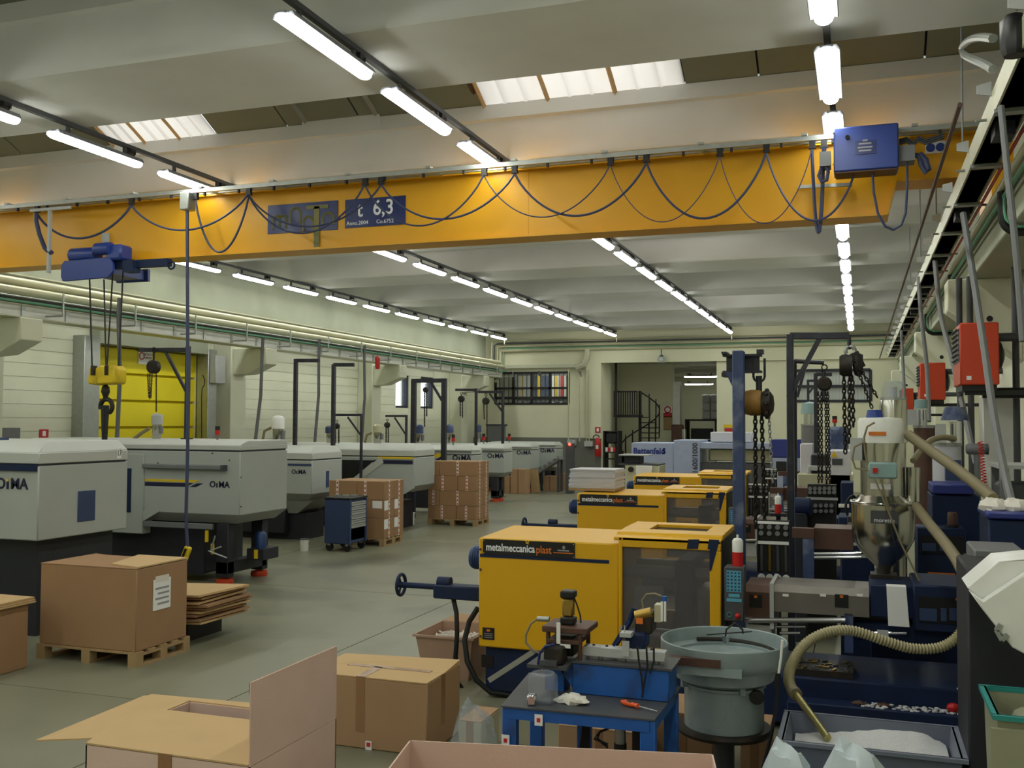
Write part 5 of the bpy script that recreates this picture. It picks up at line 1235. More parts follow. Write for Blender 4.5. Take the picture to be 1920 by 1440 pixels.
# black jib with diagonal
jib('tall dark jib with diagonal brace over the nearest hopper', 10.4, 1481, 627, 1592, 630, 11, M['jib'], ((1537,634),(1478,745)), 0)
Yb2 = 10.38
t = thing('chain_hoist', 'black chain hoist with long chains below the tall dark jib', 'chain hoist', 'hand chain hoists')
MB().cyl(AY(1592,632,Yb2), AY(1592,655,Yb2), .02, 8).build('drop_bar', M['jib'], t)
q = AY(1594, 658, Yb2); MB().torus(q, .045, .02, 'y', 16, 8, -80, 220).build('top_hook', M['steel'], t)
q = AY(1594, 685, Yb2)
MB().lathe([(.0,-.1),(.09,-.1),(.11,-.07),(.11,.02),(.0,.02)], q, 20, 'x').build('body', M['iron'], t)
MB().lathe([(.0,.0),(.1,.02),(.12,.05),(.1,.1),(.0,.1)], q+Vector((.02,0,.005)), 18, 'x').build('hand_wheel', M['iron'], t)
MB().beam(AY(1600,662,Yb2), AY(1614,690,Yb2), .1, .08).build('guide_arm', M['iron'], t)
for p0, p1 in (((1582,705),(1585,850)), ((1593,705),(1592,830)), ((1598,705),(1600,800))): MB().chain(AY(*p0, Yb2), AY(*p1, Yb2), .058, .008, .032).build('chain', M['iron'], t)
for p0, p1 in (((1600,672),(1635,765)), ((1612,690),(1645,745))): MB().chain(AY(*p0, Yb2-.1), AY(*p1, Yb2-.1), .05, .006, .028).build('hand_chain', M['iron'], t)
base(t)
jib('dark round armed jib behind the tall dark jib', 12.2, 1489, 675, 1545, 677, 8, M['jib'], ((1512,680),(1495,745)), 0, True, 680)
Yb3 = 12.2
c = AY(1546, 720, Yb3)
t = chain_hoist('black chain hoist with light chain before the blind window', c, .085, None, [(AY(x,735,Yb3), AY(x2,y2,Yb3)) for x, x2, y2 in ((1534,1535,905),(1540,1541,905),(1548,1550,912),(1552,1556,912))], .05, .006, hooktop=AY(1546,684,Yb3))
jib('far dark jib with post before the blind window', 17.5, 1529, 700, 1560, 702, 6, M['jib'], None, 0)
jib('far dark jib near the back wall on the right', 22.5, 1515, 712, 1548, 714, 4, M['jib'], ((1533,716),(1516,738)), 0)

# ================================================================== BLUE BENCH WITH ASSEMBLY DEVICE
ZT_B = .80
bn = thing('steel_bench', 'blue steel bench with worn dark top in the foreground', 'bench')
BX0, BX1, BY0, BY1 = -1.92, -1.0, 5.18, 5.92
MB().prism([(BX0+.06, BY0), (BX1-.02, BY0+.03), (BX1, BY1), (BX0-.02, BY1)], 'z', ZT_B-.008, ZT_B).build('top_sheet', M['dgrey'], bn)
for a, b in (((BX0+.09, BY0+.04), (BX1-.05, BY0+.06)), ((BX0+.04, BY1-.04), (BX1-.04, BY1-.04)), ((BX0+.09, BY0+.04), (BX0+.04, BY1-.04)), ((BX1-.05, BY0+.06), (BX1-.04, BY1-.04))):
    MB().beam((a[0], a[1], ZT_B-.04), (b[0], b[1], ZT_B-.04), .05, .062).build('rail', M['benchblue'], bn)
for x, y in ((BX0+.1, BY0+.05), (BX1-.06, BY0+.07), (BX1-.05, BY1-.05), (BX0+.05, BY1-.05), (BX0+.35, BY1-.06)):
    MB().box(x-.04, x+.04, y-.03, y+.03, 0, ZT_B-.008).build('leg', M['benchblue'], bn, bev=.005)
for px, py in ((1010,1350),(948,1388)):
    q = AY(px, py, BY0+.005); sk = MB().plate(q, XR, ZU, .045, .06, .003).build('sticker', M['paper'], bn); MB().plate(q-YD*.004, XR, ZU, .02, .022, .001).build('sticker_mark', M['inkred'], sk)
base(bn)
dv = thing('assembly_device', 'pneumatic assembly device with press head on the blue bench', 'device')
YV = 5.55
def v(px, py, d=0.): return AY(px, py, YV+d)
a, b = v(1073,1248), v(1254,1302); MB().box(a.x, b.x, YV, YV+.26, ZT_B, v(1160,1250).z).build('blue_base', M['benchblue'], dv, bev=.006)
zd = v(1160,1250).z
MB().box(a.x-.0, b.x+.02, YV-.01, YV+.28, zd, zd+.012).build('base_plate', M['dgrey'], dv)
MB().box(v(1000,1260).x, a.x, YV-.12, YV+.2, zd-.02, zd).build('side_shelf', M['dgrey'], dv)
MB().prism([(a.x, zd-.02), (a.x-.1, zd-.02), (a.x, ZT_B+.02)], 'y', YV+.02, YV+.2).build('shelf_bracket', M['benchblue'], dv)
MB().box(v(1020,1260).x, v(1055,1260).x, YV+.02, YV+.16, ZT_B, zd-.02).build('shelf_post', M['benchblue'], dv)
a, b = v(1087,1222), v(1243,1236); MB().box(a.x, b.x, YV+.06, YV+.14, zd+.03, zd+.085).build('feed_rail', M['lgrey'], dv, bev=.004)
for px in (1118, 1162, 1225): q = v(px,1240); MB().cyl((q.x, YV+.1, zd+.012), (q.x, YV+.1, zd+.03), .016, 8).build('rail_spacer', M['steel'], dv)
for px in (1105, 1130, 1180, 1215): q = v(px,1222); MB().cyl((q.x, YV+.1, zd+.085), (q.x, YV+.1, zd+.093), .008, 8).build('rail_screw', M['black'], dv)
# press
px0, px1 = v(1026,1200).x, v(1086,1200).x; zh = v(1055,1180,.1).z
for xx in (px0, px1):
    for yy in (YV+.02, YV+.2): MB().cyl((xx, yy, zd), (xx, yy, zh), .013, 10).build('column', M['brownm'], dv)
MB().box(px0-.03, px1+.05, YV-.01, YV+.24, zh, zh+.035).build('head_plate', M['brownm'], dv, bev=.005)
MB().box(px0+.0, px1-.0, YV+.0, YV+.22, zd+.1, zd+.125).build('slide_plate', M['brownm'], dv, bev=.004)
MB().box(px0+.04, px1-.05, YV+.05, YV+.17, zd+.02, zh-.03).build('press_block', M['black'], dv, bev=.006)
cx = v(1065,1150,.08).x; zc0, zc1 = zh+.035, v(1065,1107,.08).z
MB().box(cx-.042, cx+.042, YV+.05, YV+.13, zc0, zc0+.045).box(cx-.042, cx+.042, YV+.05, YV+.13, zc1-.045, zc1).build('cylinder_end', M['black'], dv, bev=.008)
MB().box(cx-.032, cx+.032, YV+.06, YV+.12, zc0+.045, zc1-.045).build('cylinder_barrel', M['brass'], dv, bev=.01)
MB().tube([v(1076,1120,.1), v(1082,1135,.1), v(1088,1155,.1), v(1089,1168,.1)], .005, 5).build('air_hose', M['cablek'], dv)
MB().box(v(1046,1190).x, v(1053,1190).x, YV-.03, YV-.024, v(1050,1210).z, v(1050,1166).z).box(v(1046,1210).x, v(1072,1210).x, YV-.03, YV-.024, v(1060,1213).z, v(1060,1206).z).build('sensor_bracket', M['white'], dv)
MB().cyl(v(1008,1160), v(1030,1161), .015, 10).build('sensor', M['steel'], dv)
MB().tube([v(1008,1160), v(995,1170), v(986,1190), v(986,1205), v(998,1218), v(1012,1225)], .007, 6).build('air_hose', M['hosebeige'], dv)
a = v(1002,1232,-.06); 
MB().beam(v(918,1275,.05), v(1000,1222,.05), .035, .03).build('outfeed_chute', M['steel'], dv)
q = v(1038,1235,-.08); MB().box(q.x-.055, q.x+.055, YV-.1, YV+.02, zd, zd+.1).build('slide_unit', M['iron'], dv, bev=.01)
MB().box(q.x-.07, q.x+.03, YV-.13, YV-.06, zd, zd+.03).build('slide_foot', M['dgrey'], dv)
MB().tube([v(1008,1252,-.1), v(1012,1225,-.1), v(1022,1212,-.1), v(1040,1208,-.1)], .008, 6).build('air_hose', M['signblue'], dv)
# pick unit
q = v(1170,1215,.0); MB().box(q.x-.02, q.x+.02, YV+.04, YV+.05, zd+.05, v(1170,1205).z).build('stop_bracket', M['lgrey'], dv)
MB().box(q.x-.035, q.x+.03, YV+.04, YV+.12, v(1170,1198).z, v(1170,1190).z).build('stop_plate', M['lgrey'], dv)
for px in (1164, 1171): MB().cyl(v(px,1192,.06), v(px,1173,.06), .004, 6).build('pin', M['chrome'], dv)
MB().box(v(1175,1190,.15).x, v(1212,1190,.15).x, YV+.1, YV+.25, v(1190,1215,.15).z, v(1190,1185,.15).z).build('gripper', M['navy'], dv, bev=.01)
MB().box(v(1193,1160,.2).x, v(1225,1160,.2).x, YV+.16, YV+.3, v(1190,1185,.2).z, v(1190,1145,.2).z).build('swivel_block', M['iron'], dv, bev=.01)
MB().cyl(v(1192,1155,.18), v(1222,1148,.18), .03, 12).build('swivel_cylinder', M['brass'], dv)
MB().plate(v(1199,1164,.155), XR, ZU, .04, .035, .003).build('hot_label', M['inkor'], dv)
MB().box(v(1228,1150,.2).x, v(1240,1150,.2).x, YV+.18, YV+.26, v(1230,1165,.2).z, v(1230,1133,.2).z).build('valve_block', M['pipe'], dv)
for px in (1241, 1247): MB().cyl(v(px,1165,.15), v(px,1128,.15), .007, 8).build('slim_cylinder', M['white'], dv)
MB().cyl(v(1246,1130,.17), v(1246,1118,.17), .014, 10).build('blue_fitting', M['benchblue'], dv)
for k, pts in enumerate(((( 1206,1140),(1204,1125),(1212,1114),(1228,1113),(1240,1118)), ((1180,1165),(1172,1180),(1165,1195),(1150,1212)), ((1170,1215),(1195,1212),(1210,1205),(1215,1190)), ((1195,1213),(1198,1240),(1203,1270),(1206,1300)), ((1212,1213),(1214,1250),(1208,1280),(1204,1308)), ((1226,1214),(1226,1240),(1218,1262)))):
    MB().tube([v(x, y, .12 if k < 3 else -.03) for x, y in pts], .006, 6).build('air_hose', [M['hosebeige'], M['signblue'], M['signblue'], M['cablek'], M['cablek'], M['cablek']][k], dv)
MB().tube([v(x,y,.25) for x,y in ((1140,1240),(1150,1215),(1165,1190),(1180,1165),(1190,1140))], .018, 8).build('cable_sleeve', M['navy'], dv)
q = v(1140,1318,.1)
MB().box(v(1150,1310).x, v(1205,1310).x, YV+.06, YV+.1, ZT_B, ZT_B+.02).build('stop_block', M['postblue'], dv); base(dv)
# air unit under the bench
t = thing('air_regulator', 'dark air regulator with cables hanging under the blue bench', 'regulator')
q = AY(1163, 1375, 5.4); MB().box(q.x-.05, q.x+.05, 5.36, 5.46, ZT_B-.11, ZT_B-.065).build('mount', M['steel'], t)
MB().cyl((q.x, 5.4, ZT_B-.1), (q.x, 5.4, ZT_B-.2), .03, 12).build('bowl', M['steel'], t); MB().cyl((q.x, 5.4, ZT_B-.2), (q.x, 5.4, ZT_B-.27), .035, 12).build('knob', M['black'], t)
MB().box(q.x+.07, q.x+.13, 5.38, 5.5, ZT_B-.36, ZT_B-.008).build('power_box', M['black'], t)
for k in range(4): MB().tube([AY(1095+3*k,1350,5.5), AY(1092+4*k,1375,5.5), AY(1088+5*k,1402,5.5), AY(1080+10*k,1440,5.5)], .009, 6).build('cable', M['cablek'], t)
for k in range(2): MB().tube([AY(1150,1362,5.42), AY(1125,1372,5.42), AY(1120-6*k,1385,5.42), AY(1140,1402-6*k,5.42)], .007, 6).build('cable', M['cablek'], t)
base(t)
# things on the bench
t = thing('plastic_jar', 'clear plastic jar standing on the blue bench', 'jar')
q = AZ(1018, 1318, ZT_B); zj = AY(1018,1262,q.y).z
MB().prism([(q.x-.075, q.y-.05), (q.x+.075, q.y-.05), (q.x+.075, q.y+.05), (q.x-.075, q.y+.05)], 'z', ZT_B, zj).build('body', M['clear'], t, bev=.015)
MB().cbox((q.x-.045, q.y-.06, ZT_B+.03), .05, .05, .06, .2).build('shiny_cap', M['chrome'], t, bev=.008)
MB().torus((q.x, q.y, zj), .06, .006, 'z', 16, 5).build('rim', M['clear'], t); base(t)
t = MB(); q = AZ(1072, 1318, ZT_B); random.seed(3)
def crumple(c, sx, sy, sz, n=16, m=8, amp=.35):
    mb = MB(); k = len(mb.v); mb.sph((0,0,0), 1, n, m)
    out = []
    for p in mb.v:
        f = 1+amp*(math.sin(p[0]*7+p[1]*5)*math.cos(p[1]*9-p[2]*4)+random.uniform(-.12,.12))
        zz = max(-.55, p[2]*f)
        out.append((c[0]+p[0]*f*sx, c[1]+p[1]*f*sy, c[2]+(zz+.55)*sz))
    mb.v = out; return mb
single(crumple(q, .085, .05, .03), 'cleaning_rag', M['rag'], 'crumpled white rag on the blue bench', 'rag')
t = thing('screwdriver', 'orange handled screwdriver lying on the blue bench', 'screwdriver')
a, b, c = AZ(1165, 1321, ZT_B), AZ(1197, 1330, ZT_B), AZ(1232, 1337, ZT_B); up = ZU*.017
MB().tube([a+up, a.lerp(b,.25)+up, a.lerp(b,.6)+up, a.lerp(b,.75)+up, b+up], [.008,.017,.015,.010,.014], 10).build('handle', M['screwor'], t)
MB().tube([a.lerp(b,.35)+up*1.3, a.lerp(b,.62)+up*1.3], .0125, 8).build('grip', M['black'], t)
MB().cyl(b+up, c+up*.6, .0035, 6).build('blade', M['steel'], t); base(t)

# ================================================================== BOWL FEEDER
bf = thing('bowl_feeder', 'grey vibratory bowl feeder on a dark pole', 'feeder')
YBF = 6.3
cx = AY(1357,1200,YBF).x; zc = AY(1357,1199,YBF).z
depth = (Vector((cx,YBF,zc))-_C).dot(_f); kb = depth/F_PX
def fz(py): return AY(1357, py, YBF).z
R1 = 117*kb
zr_ = zc
MB().lathe([(R1, zr_), (R1, zr_-.085), (R1*.93, zr_-.13), (R1*.82, zr_-.15), (R1*.78, zr_-.22), (R1*.66, zr_-.245), (.01, zr_-.245)], (cx, YBF, 0), 48, cap=False).build('bowl_outside', M['ggrey'], bf)
MB().lathe([(.01, zr_-.11), (R1*.6, zr_-.115), (R1*.8, zr_-.1), (R1*.8, zr_-.085), (R1*.95, zr_-.075), (R1*.97, zr_)], (cx, YBF, 0), 48, cap=False).build('bowl_inside', M['ggrey'], bf)
MB().lathe([(R1*.97, zr_), (R1*.985, zr_+.006), (R1, zr_)], (cx, YBF, 0), 48, cap=False).build('bowl_rim', M['ggrey'], bf)
pts = [(cx+R1*.86*math.cos(R_(u)), YBF+R1*.86*math.sin(R_(u)), zr_-.085+.05*u/300) for u in range(-160, 140, 12)]
MB().tube(pts, .012, 6).build('spiral_track', M['iron'], bf)
R2 = 73*kb; zb0 = fz(1352)-.02
MB().lathe([(.0, zb0), (R2, zb0), (R2, zr_-.27), (R2*1.06, zr_-.265), (R2*1.06, zr_-.25), (.0, zr_-.25)], (cx, YBF, 0), 40).build('drive_drum', M['ggrey'], bf)
MB().lathe([(.0, zb0-.04), (R2*1.16, zb0-.04), (R2*1.2, zb0-.02), (R2*1.16, zb0), (.0, zb0)], (cx, YBF, 0), 40).build('base_disc', M['iron'], bf)
MB().cyl((cx, YBF, .02), (cx, YBF, zb0-.04), 19*kb, 20).build('pole', M['dgrey'], bf); MB().cyl((cx, YBF, 0), (cx, YBF, .02), .22, 24).build('foot', M['dgrey'], bf)
for u in (215, 300, 40): MB().cbox((cx+R2*1.08*math.cos(R_(u)), YBF+R2*1.08*math.sin(R_(u)), zr_-.23), .05, .03, .08, R_(u)).build('spring_foot', M['ggrey'], bf)
a, b = AY(1230,1218,YBF-.3), AY(1352,1218,YBF-.36)
MB().box(a.x, b.x, YBF-R1-.012, YBF-R1+.04, zr_-.085, zr_-.04).build('outlet_track', M['brownm'], bf)
MB().box(a.x+.1, b.x+.12, YBF-R1*.98, YBF-R1*.9, zr_-.14, zr_-.09).build('outlet_bracket', M['ggrey'], bf)
MB().tube([AY(x,y,YBF-.1) for x,y in ((1360,1195),(1362,1180),(1378,1168),(1392,1180),(1393,1188))], .006, 6).build('sensor_cable', M['cablek'], bf)
MB().cyl(AY(1361,1205,YBF-.1), AY(1361,1192,YBF-.1), .02, 10).build('sensor_head', M['chrome'], bf)
MB().beam(AY(1325,1190,YBF+.02), AY(1410,1184,YBF+.02), .012, .006).build('cross_wire', M['cablek'], bf)
q = AY(1417,1313,YBF-R2); MB().lathe([(.0,-.02),(.04,-.02),(.045,0),(.0,0)], (q.x, YBF-R2*.72, q.z), 14, 'y').build('drum_port', M['black'], bf)
for k in range(14):
    u = R_(-150+k*9); rr = R1*.7; MB().cbox((cx+rr*math.cos(u), YBF+rr*math.sin(u), zr_-.095), .02, .012, .01, u*3).build('metal_part', M['chrome'], bf)
base(bf)
t = thing('toggle_lead', 'hanging switch lead beside the grey bowl feeder', 'cable')
MB().tube([AY(x,y,YBF-.35) for x,y in ((1467,1200),(1464,1235),(1460,1262))], .008, 6).build('white_lead', M['white'], t)
MB().tube([AY(x,y,YBF-.35) for x,y in ((1460,1262),(1458,1285),(1456,1320),(1448,1370),(1438,1410),(1430,1440),(1428,1470))], .011, 6).build('black_lead', M['cablek'], t)
MB().cyl(AY(1459,1262,YBF-.35), AY(1457,1290,YBF-.35), .016, 8).build('switch', M['black'], t); base(t)

# ================================================================== FOREGROUND CARTONS
x0, x1, y0, y1_, zt_ = -3.86, -2.88, 6.49, 7.1, .51
t = thing('carton', 'closed brown carton with clear tape beside the blue bench', 'carton')
MB().box(x0, x1, y0, y1_, 0, zt_-.008).build('body', M['carton'], t, bev=.008)
ymid = y0+.3
MB().box(x0+.003, x1-.003, y0, ymid, zt_-.008, zt_).build('flap', M['cartonin'], t); MB().add([(x0,ymid+.004,zt_-.008),(x1,ymid+.004,zt_-.008),(x1,y1_,zt_-.008),(x0,y1_,zt_-.008),(x0,ymid+.004,zt_),(x1,ymid+.004,zt_+.0),(x1,y1_,zt_+.03),(x0,y1_,zt_)], [(3,2,1,0),(4,5,6,7),(0,1,5,4),(1,2,6,5),(2,3,7,6),(3,0,4,7)]).build('flap', M['cartonin'], t)
MB().box(x0+.2, x1-.1, ymid-.03, ymid+.03, zt_, zt_+.003).build('tape', M['tape'], t)
MB().box(x0+.42, x0+.49, y0-.003, y0, .12, zt_).build('tape', M['tape'], t); MB().box(x0+.42, x0+.49, y0, ymid, zt_, zt_+.003).build('tape', M['tape'], t)
MB().box(x1, x1+.003, y0+.25, y0+.32, .15, zt_).build('tape', M['tape'], t)
q = AY(691, 1404, y0-.004); lb = MB().plate(q, XR, ZU, .05, .11, .002).build('carton_label', M['paper'], t)
for dz_ in (.03, -.03): MB().plate(q+Vector((0,-.003,dz_)), XR, ZU, .03, .03, .001).build('label_mark', M['inkred'], lb)
base(t)
# open carton, bottom left
t = thing('open_carton', 'open carton with raised cardboard flap at the bottom left', 'carton')
ax0, ax1, ay0, ay1, az = -3.72, -2.75, 4.13, 4.96, .70; th = .008
for a in ((ax0, ax0+th, ay0, ay1), (ax1-th, ax1, ay0, ay1), (ax0, ax1, ay0, ay0+th), (ax0, ax1, ay1-th, ay1)): MB().box(a[0], a[1], a[2], a[3], 0, az).build('side_wall', M['cartonflash'], t)
MB().box(ax0, ax1, ay0, ay1, .01, .02).build('bottom', M['cartonin'], t)
rf = MB().box(ax1-th*.8, ax1, ay0, ay1, az+.003, 1.1).build('raised_flap', M['cartonflash'], t)
MB().box(ax1-th-.002, ax1-th, ay0+.42, ay0+.5, az-.3, 1.06).build('tape', M['tape'], rf)
MB().box(ax1-th-.002, ax1-th, ay0, ay1, 1.045, 1.1).build('flap_edge', M['tape'], rf)
MB().add([(ax0+.0,ay0,az+.004),(ax1-.01,ay0,az+.004),(ax1-.01,ay0+.62,az+.004),(ax0-.18,ay0+.6,az+.01),(ax0,ay0,az+.012),(ax1-.01,ay0,az+.012),(ax1-.01,ay0+.62,az+.012),(ax0-.18,ay0+.6,az+.018)], [(3,2,1,0),(4,5,6,7),(0,1,5,4),(1,2,6,5),(2,3,7,6),(3,0,4,7)]).build('folded_flap', M['cartonin'], t)
MB().add([(ax0,ay0+.1,az),(ax0,ay1,az),(ax0-.32,ay1+.0,az),(ax0-.5,ay0+.18,az-.09),(ax0,ay0+.1,az+.008),(ax0,ay1,az+.008),(ax0-.32,ay1,az+.008),(ax0-.5,ay0+.18,az-.082)], [(0,1,2,3),(7,6,5,4),(4,5,1,0),(5,6,2,1),(6,7,3,2),(7,4,0,3)]).build('side_flap', M['cartonin'], t)
MB().add([(ax0-.3,ay1,az),(ax1-.0,ay1,az),(ax1-.35,ay1+.1,az),(ax0-.3,ay1+.04,az),(ax0-.3,ay1,az+.008),(ax1,ay1,az+.008),(ax1-.35,ay1+.1,az+.008),(ax0-.3,ay1+.04,az+.008)], [(3,2,1,0),(4,5,6,7),(0,1,5,4),(1,2,6,5),(2,3,7,6),(3,0,4,7)]).build('rear_flap', M['cartonin'], t)
MB().box((ax0+ax1)/2-.04, (ax0+ax1)/2+.04, ay0-.003, ay0, az-.3, az+.01).build('tape', M['tape'], t)
base(t, ((ax0+ax1)/2, (ay0+ay1)/2, 0))
# small flap of the carton between them
q = AZ(642, 1365, .6)
single(MB().add([(-2.74,5.0,.66),(-2.66,5.42,.52),(-2.74,5.42,.5),(-2.745,5.0,.45),(-2.735,5.0,.66),(-2.65,5.42,.52),(-2.73,5.42,.5),(-2.735,5.0,.45)], [(0,1,2,3),(7,6,5,4),(4,5,1,0),(5,6,2,1),(6,7,3,2),(7,4,0,3)]), 'carton_flap', M['cartonflash'], 'small cardboard flap behind the raised flap', 'cardboard') if False else None
# front open carton
t = thing('open_carton', 'wide open carton with painted flash tint at the bottom edge in front of the bench', 'carton')
P_ = [Vector(v_) for v_ in ((-2.21,4.76,0), (-.70,5.08,0), (-.52,4.25,0), (-2.05,3.95,0))]; zt_ = .70
for i in range(4):
    a, b = P_[i], P_[(i+1) % 4]; n = (b-a).cross(ZU).normalized()*.008
    MB().add([a, b, b+n, a+n, a+ZU*zt_, b+ZU*zt_, b+n+ZU*zt_, a+n+ZU*zt_], [(3,2,1,0),(4,5,6,7),(0,1,5,4),(1,2,6,5),(2,3,7,6),(3,0,4,7)]).build('side_wall', M['cartonflash'], t)
MB().add([P_[0]+ZU*.01, P_[1]+ZU*.01, P_[2]+ZU*.01, P_[3]+ZU*.01], [(3,2,1,0)]).build('bottom', M['cartonin'], t)
base(t, (-1.4, 4.5, 0))
# cartons behind the bench legs
carton('carton lying below the blue bench', AY(1050,1400,6.5).x, AY(1205,1400,6.5).x, 6.45, 6.95, 0, AY(1120,1362,6.5).z, M['carton'], 'cartons under the bench', [('f', .5)], M['tape'])
carton('brown carton behind the bowl feeder pole', AY(1225,1400,6.75).x, AY(1338,1400,6.75).x, 6.72, 7.2, 0, AY(1280,1335,6.75).z, M['carton2'], 'cartons under the bench', [('f', .5)], M['tape'])
carton('brown carton right of the bowl feeder pole', AY(1388,1400,6.8).x, AY(1440,1400,6.8).x, 6.78, 7.25, 0, AY(1400,1372,6.8).z, M['carton'], 'cartons under the bench', [('f', .5)], M['tape'])
# plastic film and small box left of the bench
random.seed(11)
q = AZ(888, 1420, .0); q = AY(888, 1385, 5.75)
single(crumple((q.x, 5.75, 0), .16, .12, .4, 18, 12, .16), 'plastic_film', M['film'], 'crumpled clear plastic film before the bench leg', 'plastic film')
carton('small grey brown carton behind the plastic film', AY(880,1350,6.5).x, AY(922,1350,6.5).x, 6.3, 6.65, 0, AY(900,1345,6.4).z, M['pipe'], None, [('f', .5)], M['tape'])
# small carton and beige tub left of the machine base
t = carton('labelled carton behind the black hoses', AY(828,1200,9.1).x, -3.3, 9.12, 9.5, 0, AY(860,1165,9.12).z, M['carton'], None, [('L', .12)])
q = AY(870, 1205, 8.895)
tb = thing('parts_tub', 'beige plastic tub of white parts beside the machine', 'tub')
x0, x1, y0, y1_ = -3.86, -3.3, 8.42, 9.05; zt_ = .4
def tub(t, x0, x1, y0, y1_, zt_, m, z0=0., inset=.06, rim=.02, rm=None):
    o = [(x0,y0),(x1,y0),(x1,y1_),(x0,y1_)]; i = [(x0+inset,y0+inset),(x1-inset,y0+inset),(x1-inset,y1_-inset),(x0+inset,y1_-inset)]
    names = ['front_wall','right_wall','rear_wall','left_wall']
    for k in range(4):
        a, b, c, d = o[k], o[(k+1) % 4], i[(k+1) % 4], i[k]; w_ = .012
        cx_, cy_ = (x0+x1)/2, (y0+y1_)/2
        def inn(p): return (p[0]+(cx_-p[0])*.03, p[1]+(cy_-p[1])*.03)
        q = [(*d,z0),(*c,z0),(*b,zt_),(*a,zt_),(*inn(d),z0),(*inn(c),z0),(*inn(b),zt_),(*inn(a),zt_)]
        MB().add(q, [(0,1,2,3),(7,6,5,4),(4,5,1,0),(5,6,2,1),(6,7,3,2),(7,4,0,3)]).build('side_wall', m, t)
    MB().box(x0+inset, x1-inset, y0+inset, y1_-inset, z0, z0+.015).build('bottom', m, t)
    for a in ((x0-rim, x1+rim, y0-rim, y0+.01), (x0-rim, x1+rim, y1_-.01, y1_+rim), (x0-rim, x0+.01, y0, y1_), (x1-.01, x1+rim, y0, y1_)): MB().box(*a, zt_-.02, zt_).build('rim', rm or m, t)
tub(tb, x0, x1, y0, y1_, zt_, M['tubpink']); base(tb)
mb = MB(); random.seed(5)
for k in range(140): mb.cbox((random.uniform(x0+.07,x1-.07), random.uniform(y0+.07,y1_-.07), zt_-.08+random.uniform(-.01,.02)), .06, .012, .012, random.uniform(0,3), random.uniform(-.3,.3), random.uniform(-.3,.3))
mb.box(x0+.06, x1-.06, y0+.06, y1_-.06, zt_-.12, zt_-.085)
single(mb, 'moulded_parts', M['rag'], 'heap of small white moulded parts in the beige tub', 'parts', kind='stuff')
carton('tall narrow carton behind the blue end motor', AY(880,1100,9.3).x, AY(880,1100,9.3).x+.3, 9.55, 9.95, 0, AY(885,1060,9.4).z, M['cartonflash'], None, [])

# ================================================================== GRANULE TUB, HOSE, BAGS
x0, x1, y0, y1_, zt_ = -.42, .5, 5.76, 6.34, .6
t = thing('granule_tub', 'grey tub of white granules at the lower right', 'tub'); tub(t, x0, x1, y0, y1_, zt_, M['tub'], .12, .07, .025)
for xx in (x0+.15, x1-.15):
    for yy in (y0+.12, y1_-.12): MB().lathe([(.0,0),(.05,0),(.05,.08),(.02,.08),(.02,.12),(.0,.12)], (xx, yy, 0), 12).build('leg', M['black'], t)
base(t)
mb = MB(); nx, ny = 26, 18; random.seed(9)
vs_ = []
for j in range(ny+1):
    for i in range(nx+1):
        u, w_ = i/nx, j/ny; edge = min(1, 6*min(u, 1-u, w_, 1-w_))
        vs_.append((x0+.045+(x1-x0-.09)*u, y0+.04+(y1_-y0-.08)*w_, .50+.03*math.sin(u*5+1)*math.cos(w_*4)+.07*w_*edge+random.uniform(-.004,.004)))
mb.add(vs_, [(j*(nx+1)+i, j*(nx+1)+i+1, (j+1)*(nx+1)+i+1, (j+1)*(nx+1)+i) for j in range(ny) for i in range(nx)])
single(mb, 'plastic_granules', M['granule'], 'white plastic granules heaped in the grey tub', 'granules', kind='stuff')
def smooth(pts, n=8):
    out = []
    P = [pts[0]]+list(pts)+[pts[-1]]
    for i in range(1, len(P)-2):
        for k in range(n):
            t_ = k/n; a, b, c, d = P[i-1], P[i], P[i+1], P[i+2]
            out.append(.5*((2*b)+(c-a)*t_+(2*a-5*b+4*c-d)*t_*t_+(3*b-a-3*c+d)*t_*t_*t_))
    return out+[P[-2]]
def ribbed(label, pts, r, m, lance=None, rib=True):
    t = thing('vacuum_hose', label, 'hose', 'suction hoses'); c = smooth(pts, 14)
    # resample evenly
    L_ = [0]
    for i in range(1, len(c)): L_.append(L_[-1]+(c[i]-c[i-1]).length)
    step = r*.3; n = int(L_[-1]/step) if rib else int(L_[-1]/(r*1.2)); o = []; j = 0
    for k in range(n+1):
        s_ = L_[-1]*k/n
        while j < len(L_)-2 and L_[j+1] < s_: j += 1
        o.append(c[j].lerp(c[j+1], (s_-L_[j])/max(1e-6, L_[j+1]-L_[j])))
    MB().tube(o, [r*(1.0 if k % 2 else .74) for k in range(len(o))] if rib else r, 12).build('hose', m, t)
    if lance:
        MB().cyl(lance[0], lance[1], r*.62, 14).build('lance', M['lance'], t); MB().cyl(pts[-1], lance[0]+(lance[1]-lance[0])*.1, r*1.1, 14).build('coupling', M['hosebeige'], t)
    return base(t)
Yh = 7.0
ribbed('ribbed beige suction hose curving into the granule tub', [AY(x,y,Yy) for x,y,Yy in ((1812,1150,7.3),(1800,1188,7.3),(1765,1213,7.25),(1712,1216,7.2),(1660,1202,7.15),(1600,1183,7.1),(1550,1186,7.0),(1510,1208,6.9),(1485,1245,6.75),(1479,1275,6.6),(1487,1296,6.5))], .036, M['hose'],
       (AY(1487,1294,6.5), AY(1552,1384,6.05)))
ribbed('beige hose from the hopper dryer down to the right', [AY(x,y,Yy) for x,y,Yy in ((1718,950,8.4),(1745,985,8.0),(1775,1022,7.4),(1800,1060,6.9),(1811,1095,6.6),(1812,1150,6.5))], .038, M['hosebeige'], None, False)
ribbed('thick beige hose slanting from the hopper cap to the blue bin', [AY(x,y,Yy) for x,y,Yy in ((1703,815,8.5),(1740,842,8.3),(1790,877,8.0),(1835,912,7.7),(1862,935,7.5))], .04, M['hosebeige'], None, False)
